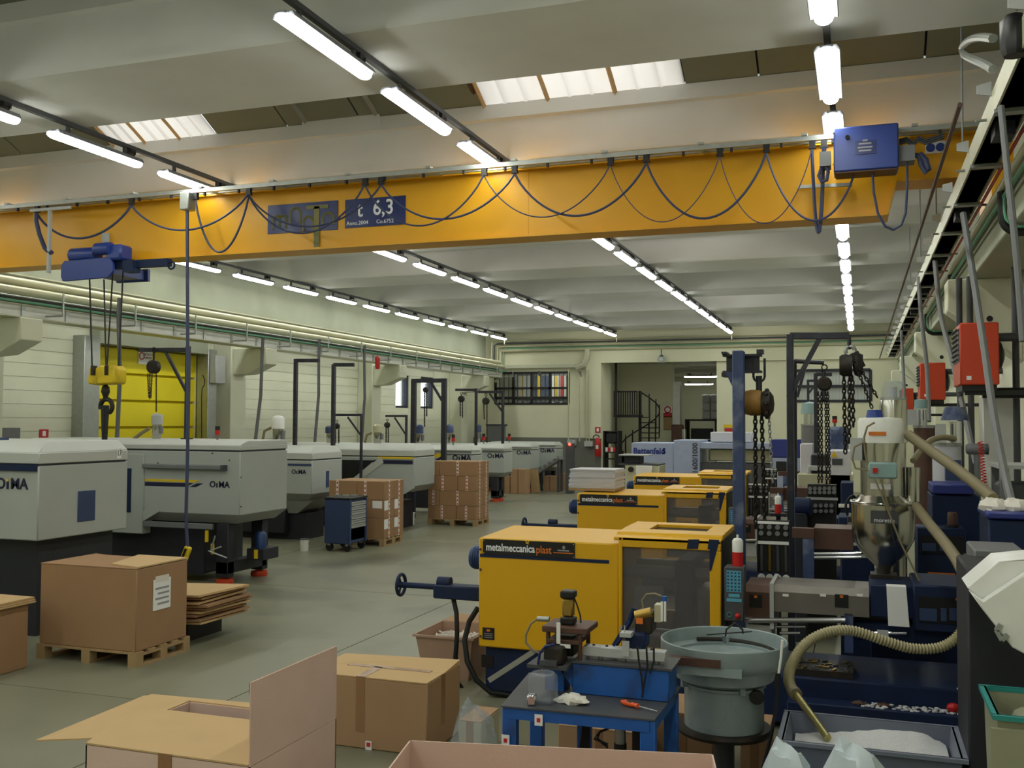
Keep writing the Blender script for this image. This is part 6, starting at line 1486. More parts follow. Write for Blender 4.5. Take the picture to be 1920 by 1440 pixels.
ribbed('thin beige hose arching between the loaders', [AY(x,y,Yy) for x,y,Yy in ((1712,864,9.2),(1726,845,9.4),(1745,826,9.6),(1768,820,9.7),(1790,823,9.8))], .026, M['hosebeige'], None, False)
random.seed(21)
for px, py, Yq, sx, sz, lab in ((1472,1440,5.42,.16,.3,'left pale plastic bag at the bottom edge'), (1598,1430,5.3,.2,.36,'right pale plastic bag at the bottom edge')):
    q = AY(px, py, Yq); single(crumple((q.x, Yq, 0), sx, .14, (AY(px,1388,Yq).z)/1.58, 18, 12, .1), 'plastic_bag', M['bag'], lab, 'bag', 'pale bags in the foreground')
# drip tray full of swarf on the nearest machine
t = thing('drip_tray', 'oily dark drip tray behind the ribbed hose', 'tray')
a1, b1 = AY(1485,1240,8.05), AY(1600,1240,8.05)
MB().box(a1.x, b1.x, 8.02, 8.4, zbt-.02, zbt+.03).build('tray', M['iron'], t); random.seed(2)
for k in range(40): MB().cbox((random.uniform(a1.x+.03,b1.x-.03), random.uniform(8.05,8.36), zbt+.035), .05, .015, .012, random.uniform(0,3)).build('swarf', M['dgrey'] if k % 3 else M['brass'], t)
base(t)
for px, lab in ((1610,'left red rag on the machine bed ledge'), (1655,'right red rag on the machine bed ledge')):
    q = AY(px, 1283, 7.92); single(crumple((q.x, 7.9, .271), .05, .03, .014), 'red_rag', M['brownm'], lab, 'rag', 'red rags on the bed')
# things lying on the machine bed
q = AY(1785, 1292, 7.95)
t = thing('red_scoop', 'red scoop with white string on the machine bed', 'scoop')
MB().sph((q.x, 7.88, .31), .045, 12, 8, (1,.8,.8)).build('cup', M['red'], t)
MB().tube([AY(x,y,7.9) for x,y in ((1795,1290),(1808,1305),(1820,1325),(1832,1340))], .008, 6).build('string', M['white'], t); base(t)
random.seed(31); mb = MB()
for k in range(90): mb.sph((random.uniform(.0,.8), random.uniform(7.82,7.96), .272+random.uniform(0,.008)), random.uniform(.006,.016), 5, 3, (1.6,1.2,.6))
single(mb, 'spilled_granules', M['granule'], 'white granules spilled along the machine bed ledge', 'granules', kind='stuff')
q0, q1 = AY(1662,1100,8.02), AY(1705,1175,8.02)
t = thing('hanging_sheet', 'white paper sheet hanging over the machine carriage', 'sheet')
MB().add([(q0.x,8.0,q0.z),(q1.x-.02,8.0,q0.z),(q1.x,8.0,q1.z),(q0.x+.01,8.0,q1.z),(q0.x,8.03,q0.z),(q1.x-.02,8.03,q0.z),(q1.x,8.01,q1.z),(q0.x+.01,8.01,q1.z)], [(3,2,1,0),(4,5,6,7),(0,1,5,4),(1,2,6,5),(2,3,7,6),(3,0,4,7)]).build('sheet', M['paper'], t)
MB().box(q0.x, q1.x-.02, 8.0, 8.12, q0.z, q0.z+.006).build('fold', M['paper'], t); base(t)

# ================================================================== RIGHT SIDE
def grp(name, label, cat, group=None): return thing(name, label, cat, group)
def pb(t, name, m, pa, pb_, Y, D, bev=.01, z0=None):
    a, b = AY(*pa, Y), AY(*pb_, Y); return MB().box(a.x, b.x, Y, Y+D, b.z if z0 is None else z0, a.z).build(name, m, t, bev=bev)
# granulator with white hood
t = grp('granulator', 'dark granulator cabinet with white angled hood at the right edge', 'granulator')
pb(t, 'body', M['machdark'], (1812,1066), (1990,1300), 5.75, .6, .012, 0)
a = lambda x, y: (AY(x, y, 5.35).x, AY(x, y, 5.35).z)
MB().prism([a(1817,1107), a(1877,1056), a(1990,1045), a(1990,1040), a(1990,1060), a(1843,1128)][:3]+[a(1990,1052), a(1990,1035), a(1843,1128)][:1]+[a(1990,1050), a(1843,1128)], 'y', 5.42, 5.75).build('hood_top', M['white'], t, bev=.006)
MB().prism([a(1817,1108), a(1844,1127), a(1985,1035), a(1985,1260), a(1898,1214), a(1840,1140)], 'y', 5.35, 5.42).build('hood_front', M['white'], t, bev=.006)
q = AY(1880,1188,5.34); MB().beam(AY(1868,1182,5.34), AY(1878,1200,5.34), .02, .02).beam(AY(1878,1200,5.34), AY(1890,1190,5.34), .02, .02).beam(AY(1868,1182,5.34), AY(1876,1170,5.34), .02, .02).build('latch', M['steel'], t)
base(t)
t = grp('document_box', 'grey file box on top of the granulator', 'box'); pb(t, 'body', M['grey'], (1826,1030), (1925,1063), 6.3, .45, .01, None)
pb(t, 'label', M['paper'], (1905,1040), (1925,1052), 6.295, .004, 0)
base(t)
single(MB().box(AY(1826,1063,6.3).x, AY(1960,1063,6.3).x, 6.36, 6.9, 0, AY(1850,1063,6.3).z), 'cabinet', M['machdark'], 'dark cabinet under the grey file box', 'cabinet')
# blue bin with white bags
t = grp('blue_bin', 'dark blue bin at the right edge below the slanting hose', 'bin')
pb(t, 'body', M['navy'], (1853,975), (2010,1100), 7.2, .52, .01, 0); pb(t, 'rim', M['battnavy'], (1850,960), (2012,978), 7.18, .56)
base(t)
random.seed(4)
for px, lab in ((1862,'left white sack in the dark blue bin'), (1903,'right white sack in the dark blue bin')):
    q = AY(px, 955, 7.4); zr0 = AY(1900,962,7.18).z; single(crumple((q.x, 7.45, zr0-.01), .09, .16, .055, 14, 9, .2), 'sack', M['rag'], lab, 'sack', 'white sacks in the blue bin')
# blue lidded cabinet
t = grp('lidded_cabinet', 'dark blue cabinet with bright blue lid behind the hose', 'cabinet')
pb(t, 'body', M['navy'], (1746,928), (1838,1000), 9.9, .6, .01, 0); pb(t, 'lid', M['battnavy'], (1748,908), (1826,928), 9.88, .6, .01); base(t)
# amber beacons on drive housings
for px, py, Yq, lab in ((1786,988,9.65,'dark amber beacon on the rear drive housing'), (1826,1092,8.25,'dark amber beacon on the nearest drive housing')):
    q = AY(px, py, Yq); t = grp('amber_beacon', lab, 'beacon', 'amber beacons'); z0_ = q.z
    MB().lathe([(.0,0),(.06,0),(.06,.02),(.0,.02)], (q.x, Yq, z0_), 16).build('foot', M['black'], t); MB().lathe([(.0,.02),(.042,.02),(.042,.11),(.035,.13),(.0,.132)], (q.x, Yq, z0_), 16).build('lens', M['brownm'], t); base(t)
# second drive housing behind
t = grp('drive_cabinet', 'navy drive cabinet with dark display behind the nearest machine', 'cabinet')
pb(t, 'body', M['navy'], (1718,988), (1812,1085), 9.55, .3, .012, 0); dp = pb(t, 'display_panel', M['black'], (1725,1003), (1808,1040), 9.54, .01, 0)
for x0_, x1_ in ((1729,1755),(1762,1780)): a1, b1 = AY(x0_,1018,9.53), AY(x1_,1034,9.53); MB().box(a1.x, b1.x, 9.532, 9.54, b1.z, a1.z).build('display', M['cabblue'], dp)
pb(t, 'name_strip', M['black'], (1722,1072), (1785,1084), 9.54, .01, 0); q = AY(1770,1078,8.985); text('TOP LINE', 'lettering', M['inkor'], t, q, XR, ZU, .045, .001) if False else None
MB().plate(AY(1765,1077,9.535), XR, ZU, .22, .03, .002).build('name_print', M['inkor'], t); base(t)
# drums and dryers behind
def drum(label, px, y0, y1, wpx, Y, m, cap, name='dryer_drum', z0=0):
    t = grp(name, label, 'drum', 'drums by the right wall'); k = Y*.97/F_PX; q = AY(px, y0, Y); zt2 = q.z; r = wpx/2*k
    MB().lathe([(.0,z0),(r,z0),(r,zt2-.03),(.0,zt2-.03)], (q.x, Y, 0), 24).build('shell', m, t); MB().lathe([(.0,zt2-.03),(r*1.06,zt2-.03),(r*1.06,zt2),(.0,zt2)], (q.x, Y, 0), 24).build('lid', cap, t)
    return t, q.x, zt2
t, dx_, dz_ = drum('dark brown drum with loader behind the hopper', 1733, 797, 0, 36, 11.2, M['brownm'], M['steel'])
MB().cyl((dx_-.03, 11.2, dz_), (dx_-.03, 11.2, AY(1733,768,11.2).z), .06, 14).build('loader_tube', M['chrome'], t); q = AY(1733,766,11.2); MB().lathe([(.0,0),(.065,0),(.065,.09),(.0,.1)], (dx_-.03, 11.2, q.z), 14).build('loader_cap', M['teal'], t)
MB().box(dx_-.18, dx_-.08, 11.0, 11.1, dz_, dz_+.16).build('loader_box', M['lgrey'], t); base(t)
t, dx_, dz_ = drum('cream dryer drum right of the brown drum', 1775, 830, 0, 48, 10.9, M['offwhite'], M['steel'])
MB().cyl((dx_+.08, 10.8, dz_), (dx_+.08, 10.8, AY(1790,790,10.8).z), .055, 14).build('loader_tube', M['chrome'], t)
q = AY(1790,788,10.8); MB().lathe([(.0,0),(.13,0),(.09,.13),(.0,.14)], (q.x, 10.8, q.z), 16).build('loader_cone', M['postblue'], t)
q = AY(1765,806,10.75); MB().box(q.x-.05, q.x+.04, 10.7, 10.8, dz_, q.z+.06).build('loader_box', M['lgrey'], t)
q = AY(1793,882,10.6); MB().box(q.x-.1, q.x+.04, 10.55, 10.66, q.z-.1, q.z+.1).build('control_box', M['cabblue'], t)
base(t)
t, dx_, dz_ = drum('grey drum before the back wall on the right', 1520, 795, 0, 34, 20.0, M['grey'], M['steel'])
MB().cyl((dx_, 20, dz_), (dx_, 20, AY(1518,775,20).z), .13, 14).build('loader_tube', M['chrome'], t); q = AY(1518,776,20); MB().lathe([(.0,0),(.17,0),(.15,.2),(.0,.24)], (q.x, 20, q.z), 14).build('loader_cap', M['teal'], t); base(t)
t = grp('dust_filter', 'grey round filter housing beside the red air hose', 'filter')
q = AY(1832,842,10.7); MB().lathe([(.0,-.1),(.04,-.1),(.055,-.08),(.055,.06),(.04,.08),(.0,.08)], q, 16, 'x').build('housing', M['grey'], t); MB().lathe([(.0,.07),(.05,.07),(.055,.1),(.0,.11)], q, 16, 'x').build('fan_cover', M['dgrey'], t)
MB().cyl((q.x, q.y, 0), (q.x, q.y, q.z-.05), .03, 8).build('stand', M['grey'], t)
a1, b1 = AY(1838,828,10.4), AY(1846,910,10.2); pts = []
for k in range(181): u = k/180; c = a1.lerp(b1, u); an = u*2*math.pi*15; pts.append(c+Vector((math.cos(an)*.022, math.sin(an)*.022, 0)))
MB().tube(pts, .005, 5).build('air_hose_coil', M['red'], t); base(t)
t = grp('wall_cabinet', 'white cabinet panel standing by the right wall', 'cabinet')
pb(t, 'body', M['white'], (1842,742), (1905,866), 11.8, .35, .012, 0); base(t)
t = grp('work_table', 'grey work table with machine by the right wall', 'table')
a1 = AY(1872,872,9.0); MB().box(a1.x, 2.0, 9.0, 9.7, a1.z-.03, a1.z).build('table_top', M['lgrey'], t)
for xx in (a1.x+.05, 1.9):
    for yy in (9.05, 9.65): MB().box(xx-.03, xx+.03, yy-.03, yy+.03, 0, a1.z-.03).build('leg', M['grey'], t)
q = AY(1905,905,9.1); MB().box(q.x-.12, q.x+.3, 9.15, 9.5, a1.z-.55, a1.z-.15).build('motor_unit', M['dgrey'], t, bev=.03); base(t)
t = grp('teal_crate', 'teal crate lined with pale bag at the lower right', 'crate')
x0, y0 = AY(1856,1292,5.0).x, 4.75; zt_ = AY(1870,1292,5.2).z
tub(t, x0, x0+.6, y0, y0+.5, zt_, M['liner'], 0, .03, .02, M['tealbin']); MB().box(x0-.03, x0+.62, y0-.04, y0-.018, .1, zt_-.05).build('liner_fold', M['liner'], t); base(t)
random.seed(8); single(crumple((x0+.29, y0+.24, zt_-.18), .24, .19, .11, 16, 10, .1), 'liner_bag', M['liner'], 'pale liner bag in the teal crate', 'bag')
# heaters
def heater(label, x0, x1, Y, D, z0, z1):
    t = grp('wall_heater', label, 'heater', 'orange gas heaters'); 
    MB().box(x0, x1, Y, Y+D, z0, z1).build('casing', M['orange'], t, bev=.012)
    MB().box(x0-.006, x0, Y+.06, Y+D-.06, z0+(z1-z0)*.38, z1-.05).build('grille_recess', M['black'], t)
    for k in range(7): zz = z0+(z1-z0)*(.42+.08*k); MB().cbox((x0-.015, Y+D/2, zz), .03, D-.14, .008, 0, 0, .5).build('louvre', M['dgrey'], t)
    MB().box(x0, x0+.004, Y, Y+D, z0, z0+(z1-z0)*.36).build('side_panel', M['heatlight'], t) if False else None
    MB().box(x0+.02, x1-.02, Y+.04, Y+D-.02, z0-.06, z0).build('burner_tray', M['black'], t)
    MB().lathe([(.0,0),(.16,0),(.14,.06),(.05,.09),(.0,.09)], (x1, Y+D/2, (z0+z1)/2), 18, 'x').build('fan', M['black'], t)
    MB().cyl((x1, Y+D*.6, z1-.12), (2.1, Y+D*.6, z1-.12), .045, 12).build('flue', M['dgrey'], t); MB().box(x1, 2.1, Y+.1, Y+.14, z0-.1, z0-.05).box(x0+.05, x1, Y+.1, Y+.14, z0-.1, z0-.06).build('wall_bracket', M['black'], t)
    MB().plate((x0+.08, Y-.004, z0+.07), XR, ZU, .045, .04, .004).build('label', M['paper'], t); return base(t)
heater('nearest and largest orange heater on the right wall', .97, 1.33, 11.0, .75, 2.74, 3.37)
heater('middle orange heater on the right wall', .89, 1.25, 16.5, .7, 2.71, 3.28)
heater('farthest orange heater on the right wall', .83, 1.06, 22.0, .6, 2.6, 3.07)
# busbar trunking and pipes overhead on the right
t = grp('cable_trunking', 'long cream cable trunking receding along the right side', 'trunking')
for xx in (.87, 1.07): MB().box(xx, xx+.015, 2.5, 34, 4.43, 4.6).build('side_plate', M['tray'], t); MB().box(.885, 1.07, 2.5, 34, 4.46, 4.58).build('duct', M['dgrey'], t)
for k in range(20):
    y = 4.2+1.5*k
    MB().box(.86, 1.1, y, y+.09, 4.405, 4.43).build('clip', M['steel'], t); MB().prism([(.87, 4.58), (.87, 4.68), (.78, 4.66), (.78, 4.6)], 'y', y+.2, y+.215).build('bracket_plate', M['lgrey'], t)
    MB().box(.91, 1.04, y+.4, y+.62, 4.36, 4.46).build('tap_off_box', M['machdark'], t) if k % 2 == 0 else None
    MB().cyl((.83, y+.25, 4.6), (.83, y+.25, 5.65), .009, 6).build('hanging_rod', M['grey'], t) if k % 2 and y < 20 else None
    MB().cyl((.8, y+.5, 4.5), (1.2, y+.5, 4.5), .012, 6).build('cross_rod', M['steel'], t)
base(t)
single(MB().tube([(1.105, 2.5, 4.42), (1.105, 33, 4.42)], .014, 8), 'red_cable', M['red'], 'red cable along the right trunking', 'cable')
single(MB().tube([AX(1800,196,.62), (.62, 16, AX(1800,196,.62).z), (.62, 33, AX(1800,196,.62).z)], .016, 8), 'conduit', M['brownm'], 'thin conduit hanging left of the right trunking', 'pipe')
single(MB().cyl((1.16, 2.5, 4.34), (1.16, 33, 4.34), .04, 12), 'overhead_pipe', M['pipe'], 'thick grey pipe beside the right trunking', 'pipe', 'pipes on the right side')
single(MB().cyl((1.16, 2.5, 4.25), (1.16, 33, 4.25), .018, 10), 'overhead_pipe', M['pipegreen'], 'green pipe under the right trunking', 'pipe', 'pipes on the right side')
for k, Y in enumerate((9.2, 14.2, 19.2)):
    t = grp('pipe_branch', ['nearest', 'middle', 'farthest'][k]+' black and green pipe branch running to the right wall', 'pipe', 'pipe branches on the right')
    MB().tube(smooth([Vector(q) for q in ((1.15,Y,4.3),(1.15,Y,4.15),(1.16,Y,4.04),(1.22,Y,3.97),(1.36,Y,3.95),(2.08,Y,3.95))], 5), .036, 8).build('black_pipe', M['rubber'], t)
    MB().tube(smooth([Vector(q) for q in ((1.16,Y-.06,4.24),(1.16,Y-.06,4.12),(1.18,Y-.06,4.04),(1.25,Y-.06,3.995),(1.36,Y-.06,3.985),(2.08,Y-.06,3.985))], 5), .012, 8).build('green_pipe', M['pipegreen'], t); base(t)
q = AX(1837,68,.6)
single(MB().tube(smooth([AX(x,y,.84) for x,y in ((1862,72),(1838,70),(1818,75),(1805,88),(1808,102),(1822,110),(1845,120),(1862,130))], 5), .03, 8), 'conduit_loop', M['steel'], 'bent grey flexible conduit at the upper right', 'conduit')
single(MB().lathe([(.0,-.1),(.06,-.1),(.075,-.06),(.075,.1),(.05,.13),(.0,.13)], AX(1902,72,.84), 8), 'plug_box', M['black'], 'black plug hanging at the upper right corner', 'plug')
for k, (pts, r, lab) in enumerate((([(1877,200,6.6),(1890,330,6.45),(1906,480,6.3),(1918,640,6.2)], .02, 'grey drop conduit at the right picture edge'),
                                  ([(1806,400,10.2),(1825,520,9.9),(1845,650,9.4),(1862,770,8.8),(1880,870,8.2),(1897,945,7.5)], .03, 'long leaning grey drop pipe before the nearest heater'),
                                  ([(1753,490,13.5),(1764,590,13.2),(1782,660,12.8),(1805,760,12.2),(1830,870,11.4)], .03, 'leaning drop pipe before the middle heater'),
                                  ([(1722,520,16.0),(1728,600,15.8),(1738,690,15.6),(1742,790,15.2)], .03, 'steep drop pipe left of the middle heater'),
                                  ([(1690,620,22.0),(1694,700,21.8),(1697,760,21.5)], .03, 'far drop pipe above the farthest heater'))):
    single(MB().tube(smooth([AY(*p) for p in pts], 4), r, 8), 'drop_pipe', M['grey'], lab, 'pipe', 'drop pipes')
for px, Y, lab in ((1905,11.6,'dark vertical pipe beside the nearest corbel'),(1820,12.2,'grey vertical duct behind the nearest heater'),(1800,12.3,'second vertical duct behind the nearest heater')):
    q = AY(px, 700, Y); single(MB().cyl((q.x, Y, 0.), (q.x, Y, 4.0), .035, 10), 'wall_pipe', M['dgrey'], lab, 'pipe', 'vertical pipes at the right wall')
single(MB().cyl((AY(1842,737,11.3).x, 11.3, AY(1842,737,11.3).z), (2.1, 11.3, AY(1842,737,11.3).z), .055, 12), 'extract_duct', M['black'], 'black horizontal duct under the nearest heater', 'duct')

# ================================================================== FAR RIGHT MACHINES
t = grp('injection_machine', 'pale blue grey injection machine before the opening in the back wall', 'machine')
Yb = 24.0
def B(px, py): return AY(px, py, Yb)
pb(t, 'clamp_cover', M['battblue'], (1184,830), (1263,895), Yb, 1.3, .015, .3); pb(t, 'front_door', M['battblue'], (1263,825), (1312,895), Yb-.03, 1.4, .015, .3)
pb(t, 'injection_cover', M['battblue'], (1312,830), (1460,843), Yb, 1.3, .01); pb(t, 'top_box', M['offwhite'], (1332,810), (1410,830), Yb+.3, .8, .02)
pb(t, 'rail_bed', M['dgrey'], (1312,868), (1480,895), Yb+.1, 1.1, .01, .3); pb(t, 'navy_panel', M['battnavy'], (1446,824), (1502,858), Yb-.05, .9, .01)
pb(t, 'side_cover', M['battblue'], (1446,858), (1502,900), Yb-.04, .9, .01, .3); pb(t, 'dark_hatch', M['black'], (1455,865), (1475,885), Yb-.05, .02, 0)
pb(t, 'barrel', M['pipe'], (1330,842), (1446,866), Yb+.4, .5, .02)
MB().box(B(1184,890).x, B(1500,890).x, Yb+.1, Yb+1.2, 0, .3).build('plinth', M['machdark'], t)
text('Battenfeld', 'lettering', M['battnavy'], t, B(1217,846)+Vector((0,-.006,0)), XR, ZU, .2, .003, .03, .95)
text('S', 'lettering', M['battnavy'], t, B(1245,846)+Vector((0,-.006,0)), XR, ZU, .18, .003, .03)
text('T 1600/1000', 'lettering', M['inkblack'], t, B(1304,865)+Vector((0,-.04,0)), ZU, -XR, .17, .003, .005)
base(t)
t = grp('injection_machine', 'pale cream injection machine behind the dark jibs on the right', 'machine')
Yc = 15.6
pb(t, 'rear_cover', M['offwhite'], (1500,832), (1523,870), Yc+.4, .6, .01, .4); pb(t, 'front_cover', M['offwhite'], (1555,845), (1595,885), Yc, .9, .01, .4); pb(t, 'window', M['dgrey'], (1560,860), (1580,872), Yc-.01, .01, 0)
pb(t, 'bed', M['pipe'], (1495,888), (1600,905), Yc, .9, .01, 0); pb(t, 'carriage', M['machdark'], (1520,852), (1555,872), Yc+.1, .6, .02, .4); pb(t, 'beam', M['lgrey'], (1515,873), (1592,884), Yc+.02, .4, .01)
q = AY(1564,852,Yc-.01); MB().prism([(q.x-.05, q.z-.04), (q.x+.05, q.z-.04), (q.x, q.z+.05)], 'y', Yc-.012, Yc).build('hazard_mark', M['inkyel'], t); base(t)
beacon('signal beacon before the blind window on the right', 17.0, 1565, 780, AY(1565,800,17).z-.0)
t = grp('machine_top', 'blue grey machine cover below the right signal beacon', 'machine'); pb(t, 'cover', M['postblue'], (1552,800), (1590,822), 16.8, .8, .05, 0); base(t)
# extra manifold and cans between the machines
t = grp('manifold_rack', 'rack of dark valve knobs between the dark jibs', 'manifold')
Ym2 = 11.6; a1, b1 = AY(1514,908,Ym2), AY(1568,965,Ym2)
MB().box(a1.x, b1.x, Ym2+.03, Ym2+.12, .0, a1.z).build('back_plate', M['black'], t)
for j, py in enumerate((916, 923, 948, 958)):
    for i in range(6 if j < 2 else 5): q = AY(1519+ (9 if j < 2 else 10)*i, py, Ym2); MB().lathe([(.0,-.03),(.022,-.03),(.022,.03),(.0,.03)], q, 10, 'y').build('valve_knob', M['grey'], t)
MB().plate(AY(1541,935,Ym2+.02), XR, ZU, .34, .03, .003).build('scale_strip', M['lgrey'], t); base(t)
Zs = AY(1459,962,10.2).z; q = AY(1459,962,10.2)
t = spray('red and white spray can left of the dark jib post', (q.x, 10.2, q.z), AY(1459,925,10.2).z-q.z, .032)
q = AY(1485,923,11.0); spray('red and white spray can against the dark jib post', (q.x, 11.0, q.z), AY(1485,893,11.0).z-q.z, .028)
t = grp('post_shelf', 'narrow dark shelf carrying the spray cans', 'shelf')
q1 = AY(1459,962,10.2); MB().box(q1.x-.08, q1.x+.08, 10.12, 10.28, q1.z-.02, q1.z).build('plate', M['black'], t); MB().box(q1.x-.02, q1.x+.02, 10.2, 10.28, 0, q1.z-.02).build('leg', M['black'], t); base(t)
t = grp('can_post', 'light blue post carrying the farther spray can', 'post'); q1 = AY(1485,923,11.0); MB().box(q1.x-.03, q1.x+.03, 10.97, 11.03, 0, q1.z).build('shaft', M['benchblue'], t); base(t)
# red-handled small machine parts left of far machine
t = grp('test_bench', 'cluttered test bench with white boxes before the pale blue machine', 'bench')
Yt = 20.5
pb(t, 'cabinet', M['pipe'], (1172,872), (1236,895), Yt, .7, .01, 0); pb(t, 'white_case', M['white'], (1192,873), (1222,893), Yt-.1, .1, .01); pb(t, 'dark_case', M['machdark'], (1160,855), (1200,869), Yt+.1, .4, .01)
pb(t, 'shelf', M['lgrey'], (1160,852), (1215,855), Yt, .6, 0); pb(t, 'post', M['dgrey'], (1166,855), (1170,900), Yt+.1, .06, 0, 0); pb(t, 'platform', M['dgrey'], (1160,869), (1236,873), Yt, .7, 0)
q = AY(1183,880,Yt-.02); MB().cyl(q, q-YD*.02, .06, 12).build('dial', M['iron'], t); base(t)

# hydraulic units filling the space behind the nearest machine
t = grp('hydraulic_unit', 'dark hydraulic unit with hoses behind the stainless hopper', 'machine')
pb(t, 'tank', M['navy'], (1575,1000), (1640,1085), 9.9, .7, .015, 0); pb(t, 'valve_block', M['machdark'], (1588,968), (1632,1000), 9.95, .4, .01)
for k in range(4): q = AY(1594+10*k, 984, 9.94); MB().cyl(q, q-YD*.05, .025, 10).build('valve_knob', M['grey'], t)
for k in range(3): MB().tube(smooth([AY(1590+14*k,968,10.1), AY(1586+16*k,945,10.1), AY(1600+12*k,930,10.2), AY(1612+9*k,955,10.3), AY(1615+9*k,968,10.3)], 4), .014, 6).build('hose', M['rubber'], t)
for k in range(2): MB().plate(AY(1603,1020+22*k,9.895), XR, ZU, .2, .03, .003).build('label_strip', M['lgrey'], t)
base(t)
t = grp('pump_unit', 'dark pump unit between the blue jib post and valve rack', 'machine')
pb(t, 'frame', M['machdark'], (1488,962), (1512,1000), 11.2, .4, .01, 0); q = AY(1500,950,11.3); MB().lathe([(.0,-.12),(.08,-.12),(.1,-.08),(.1,.1),(.07,.13),(.0,.13)], q, 16, 'x').build('motor', M['navy'], t)
base(t)
t = grp('robot_controller', 'low navy cabinet behind the middle yellow machine end', 'cabinet')
pb(t, 'body', M['navy'], (1576,905), (1600,960), 14.7, .6, .01, 0); pb(t, 'white_case', M['white'], (1572,945), (1592,952), 14.65, .05, 0); base(t)
for px, py, m_, lab in ((1365,799,'inkyel','yellow warning plate on the back wall right of the opening'), (1367,806,'redsign','red warning plate under the yellow one')):
    q = AY(px, py, 35.99); single(MB().plate(q, XR, ZU, .32, .11, .015), 'warning_plate', M[m_], lab, 'sign', 'warning plates on the back wall')

# ================================================================== BACK WALL ITEMS
t = grp('fire_extinguisher', 'red fire extinguisher on the pier beside the opening', 'extinguisher')
q = AY(1121,838,35.765); MB().lathe([(.0,-.35),(.1,-.35),(.11,-.3),(.11,.22),(.07,.3),(.03,.34),(.0,.34)], q, 16).build('cylinder', M['red'], t); MB().torus(q+ZU*.32+XR*-.06, .12, .02, 'y', 12, 6, 20, 180).build('hose', M['rubber'], t)
MB().plate(q+Vector((0,-.115,.0)), XR, ZU, .1, .14, .004).build('label', M['paper'], t); base(t)
t = grp('fire_sign', 'red fire sign above the extinguisher', 'sign', 'fire signs'); q = AY(1121,806,35.86); MB().plate(q, XR, ZU, .2, .2, .015).build('panel', M['redsign'], t); MB().plate(q-YD*.016, XR, ZU, .08, .12, .003).build('pictogram', M['paper'], t); base(t)
t = grp('globe_lamp', 'unlit clear glass globe lamp above the opening', 'lamp'); q = AY(1240,674,35.7); MB().sph(q, .15, 20, 12).build('globe', M['clear'], t); MB().cyl(q+ZU*.14, q+ZU*.36, .02, 8).build('stem', M['dgrey'], t); MB().lathe([(.0,.1),(.08,.1),(.06,.16),(.0,.16)], q, 12).build('collar', M['dgrey'], t); MB().sph(q, .06, 10, 6).build('bulb', M['white'], t); base(t)
t = grp('switch_cluster', 'grey switch boxes under the conduits', 'switch box')
for px, py in ((1100,832),(1108,832),(1068,829),(1075,830)): q = AY(px, py, 35.8); MB().box(q.x-.08, q.x+.08, 35.75, 35.98, q.z-.1, q.z+.1).build('box', M['lgrey'], t)
base(t)
t = grp('indicator_stand', 'dark stand with glowing red light behind the last grey machine', 'stand'); q = AY(1068,836,31.6); MB().box(q.x-.12, q.x+.12, 31.55, 31.8, 0, q.z+.08).build('body', M['dgrey'], t); MB().sph(AY(1068,833,31.52), .05, 10, 6).build('indicator_light', M['led'], t); base(t)
t = grp('shelf_unit', 'black shelf unit with oil cans left of the opening', 'shelf')
a1, b1 = AY(1132,808,34.5), AY(1158,880,34.5)
for xx in (a1.x, b1.x): MB().box(xx-.03, xx+.03, 34.5, 35.1, 0, a1.z).build('upright', M['black'], t)
for py in (808, 848, 860, 880): zz = AY(1145,py,34.5).z; MB().box(a1.x, b1.x, 34.5, 35.1, zz-.03, zz).build('shelf_board', M['black'], t)
MB().box(a1.x+.03, b1.x-.03, 34.55, 35.0, AY(1145,832,34.5).z, a1.z-.04).build('black_bin', M['black'], t, bev=.05)
for k in range(4): q = AY(1136+5*k,847,34.5); MB().cyl((q.x, 34.6, q.z), (q.x, 34.6, q.z+.15), .05, 8).build('can', M['red'] if k % 2 else M['white'], t)
base(t)
# grey panel left under office window, air cooler
t = grp('wall_board', 'grey panel leaning below the office window', 'panel'); pb(t, 'panel', M['grey'], (913,797), (947,850), 34.6, .1, .01, 0); pb(t, 'frame', M['dgrey'], (911,795), (949,799), 34.58, .14, 0); base(t)
# spiral stair
st = grp('spiral_stair', 'black spiral stair with balusters inside the opening', 'stair')
Ys = 39.0; px_ = AY(1200, 800, Ys)
MB().cyl((px_.x, Ys, 0), (px_.x, Ys, AY(1200,733,Ys).z), .06, 12).build('centre_pole', M['stair'], st)
zl = AY(1178,778,Ys).z
MB().box(AY(1157,778,Ys).x, px_.x+.05, Ys-.6, Ys+.4, zl-.1, zl).build('landing', M['stair'], st)
zr2 = AY(1178,734,Ys).z
MB().box(AY(1157,734,Ys).x, px_.x, Ys-.6, Ys-.55, zr2-.05, zr2).build('handrail', M['stair'], st)
for k in range(11): xx = AY(1158,750,Ys).x+(px_.x-AY(1158,750,Ys).x)*k/10; MB().cyl((xx, Ys-.57, zl), (xx, Ys-.57, zr2), .026, 6).build('baluster', M['stair'], st)
n = 13; RS = .78; hr = []
for k in range(n):
    an = R_(-75+k*25); zz = zl-.02-(zl/n)*(k+.3); 
    if zz < .05: break
    p0 = Vector((px_.x, Ys, zz)); p1 = p0+Vector((math.cos(an), math.sin(an), 0))*RS; p2 = p0+Vector((math.cos(an+.42), math.sin(an+.42), 0))*RS
    MB().add([p0, p1, p2, p0-ZU*.04, p1-ZU*.04, p2-ZU*.04], [(0,1,2),(5,4,3),(0,3,4,1),(1,4,5,2),(2,5,3,0)]).build('tread', M['stair'], st)
    MB().cyl(p1, p1+ZU*.95, .026, 6).build('baluster', M['stair'], st); MB().cyl(p2, p2+ZU*.9, .026, 6).build('baluster', M['stair'], st); hr += [p1+ZU*.95]
MB().tube(hr, .028, 6).build('handrail', M['stair'], st); base(st)
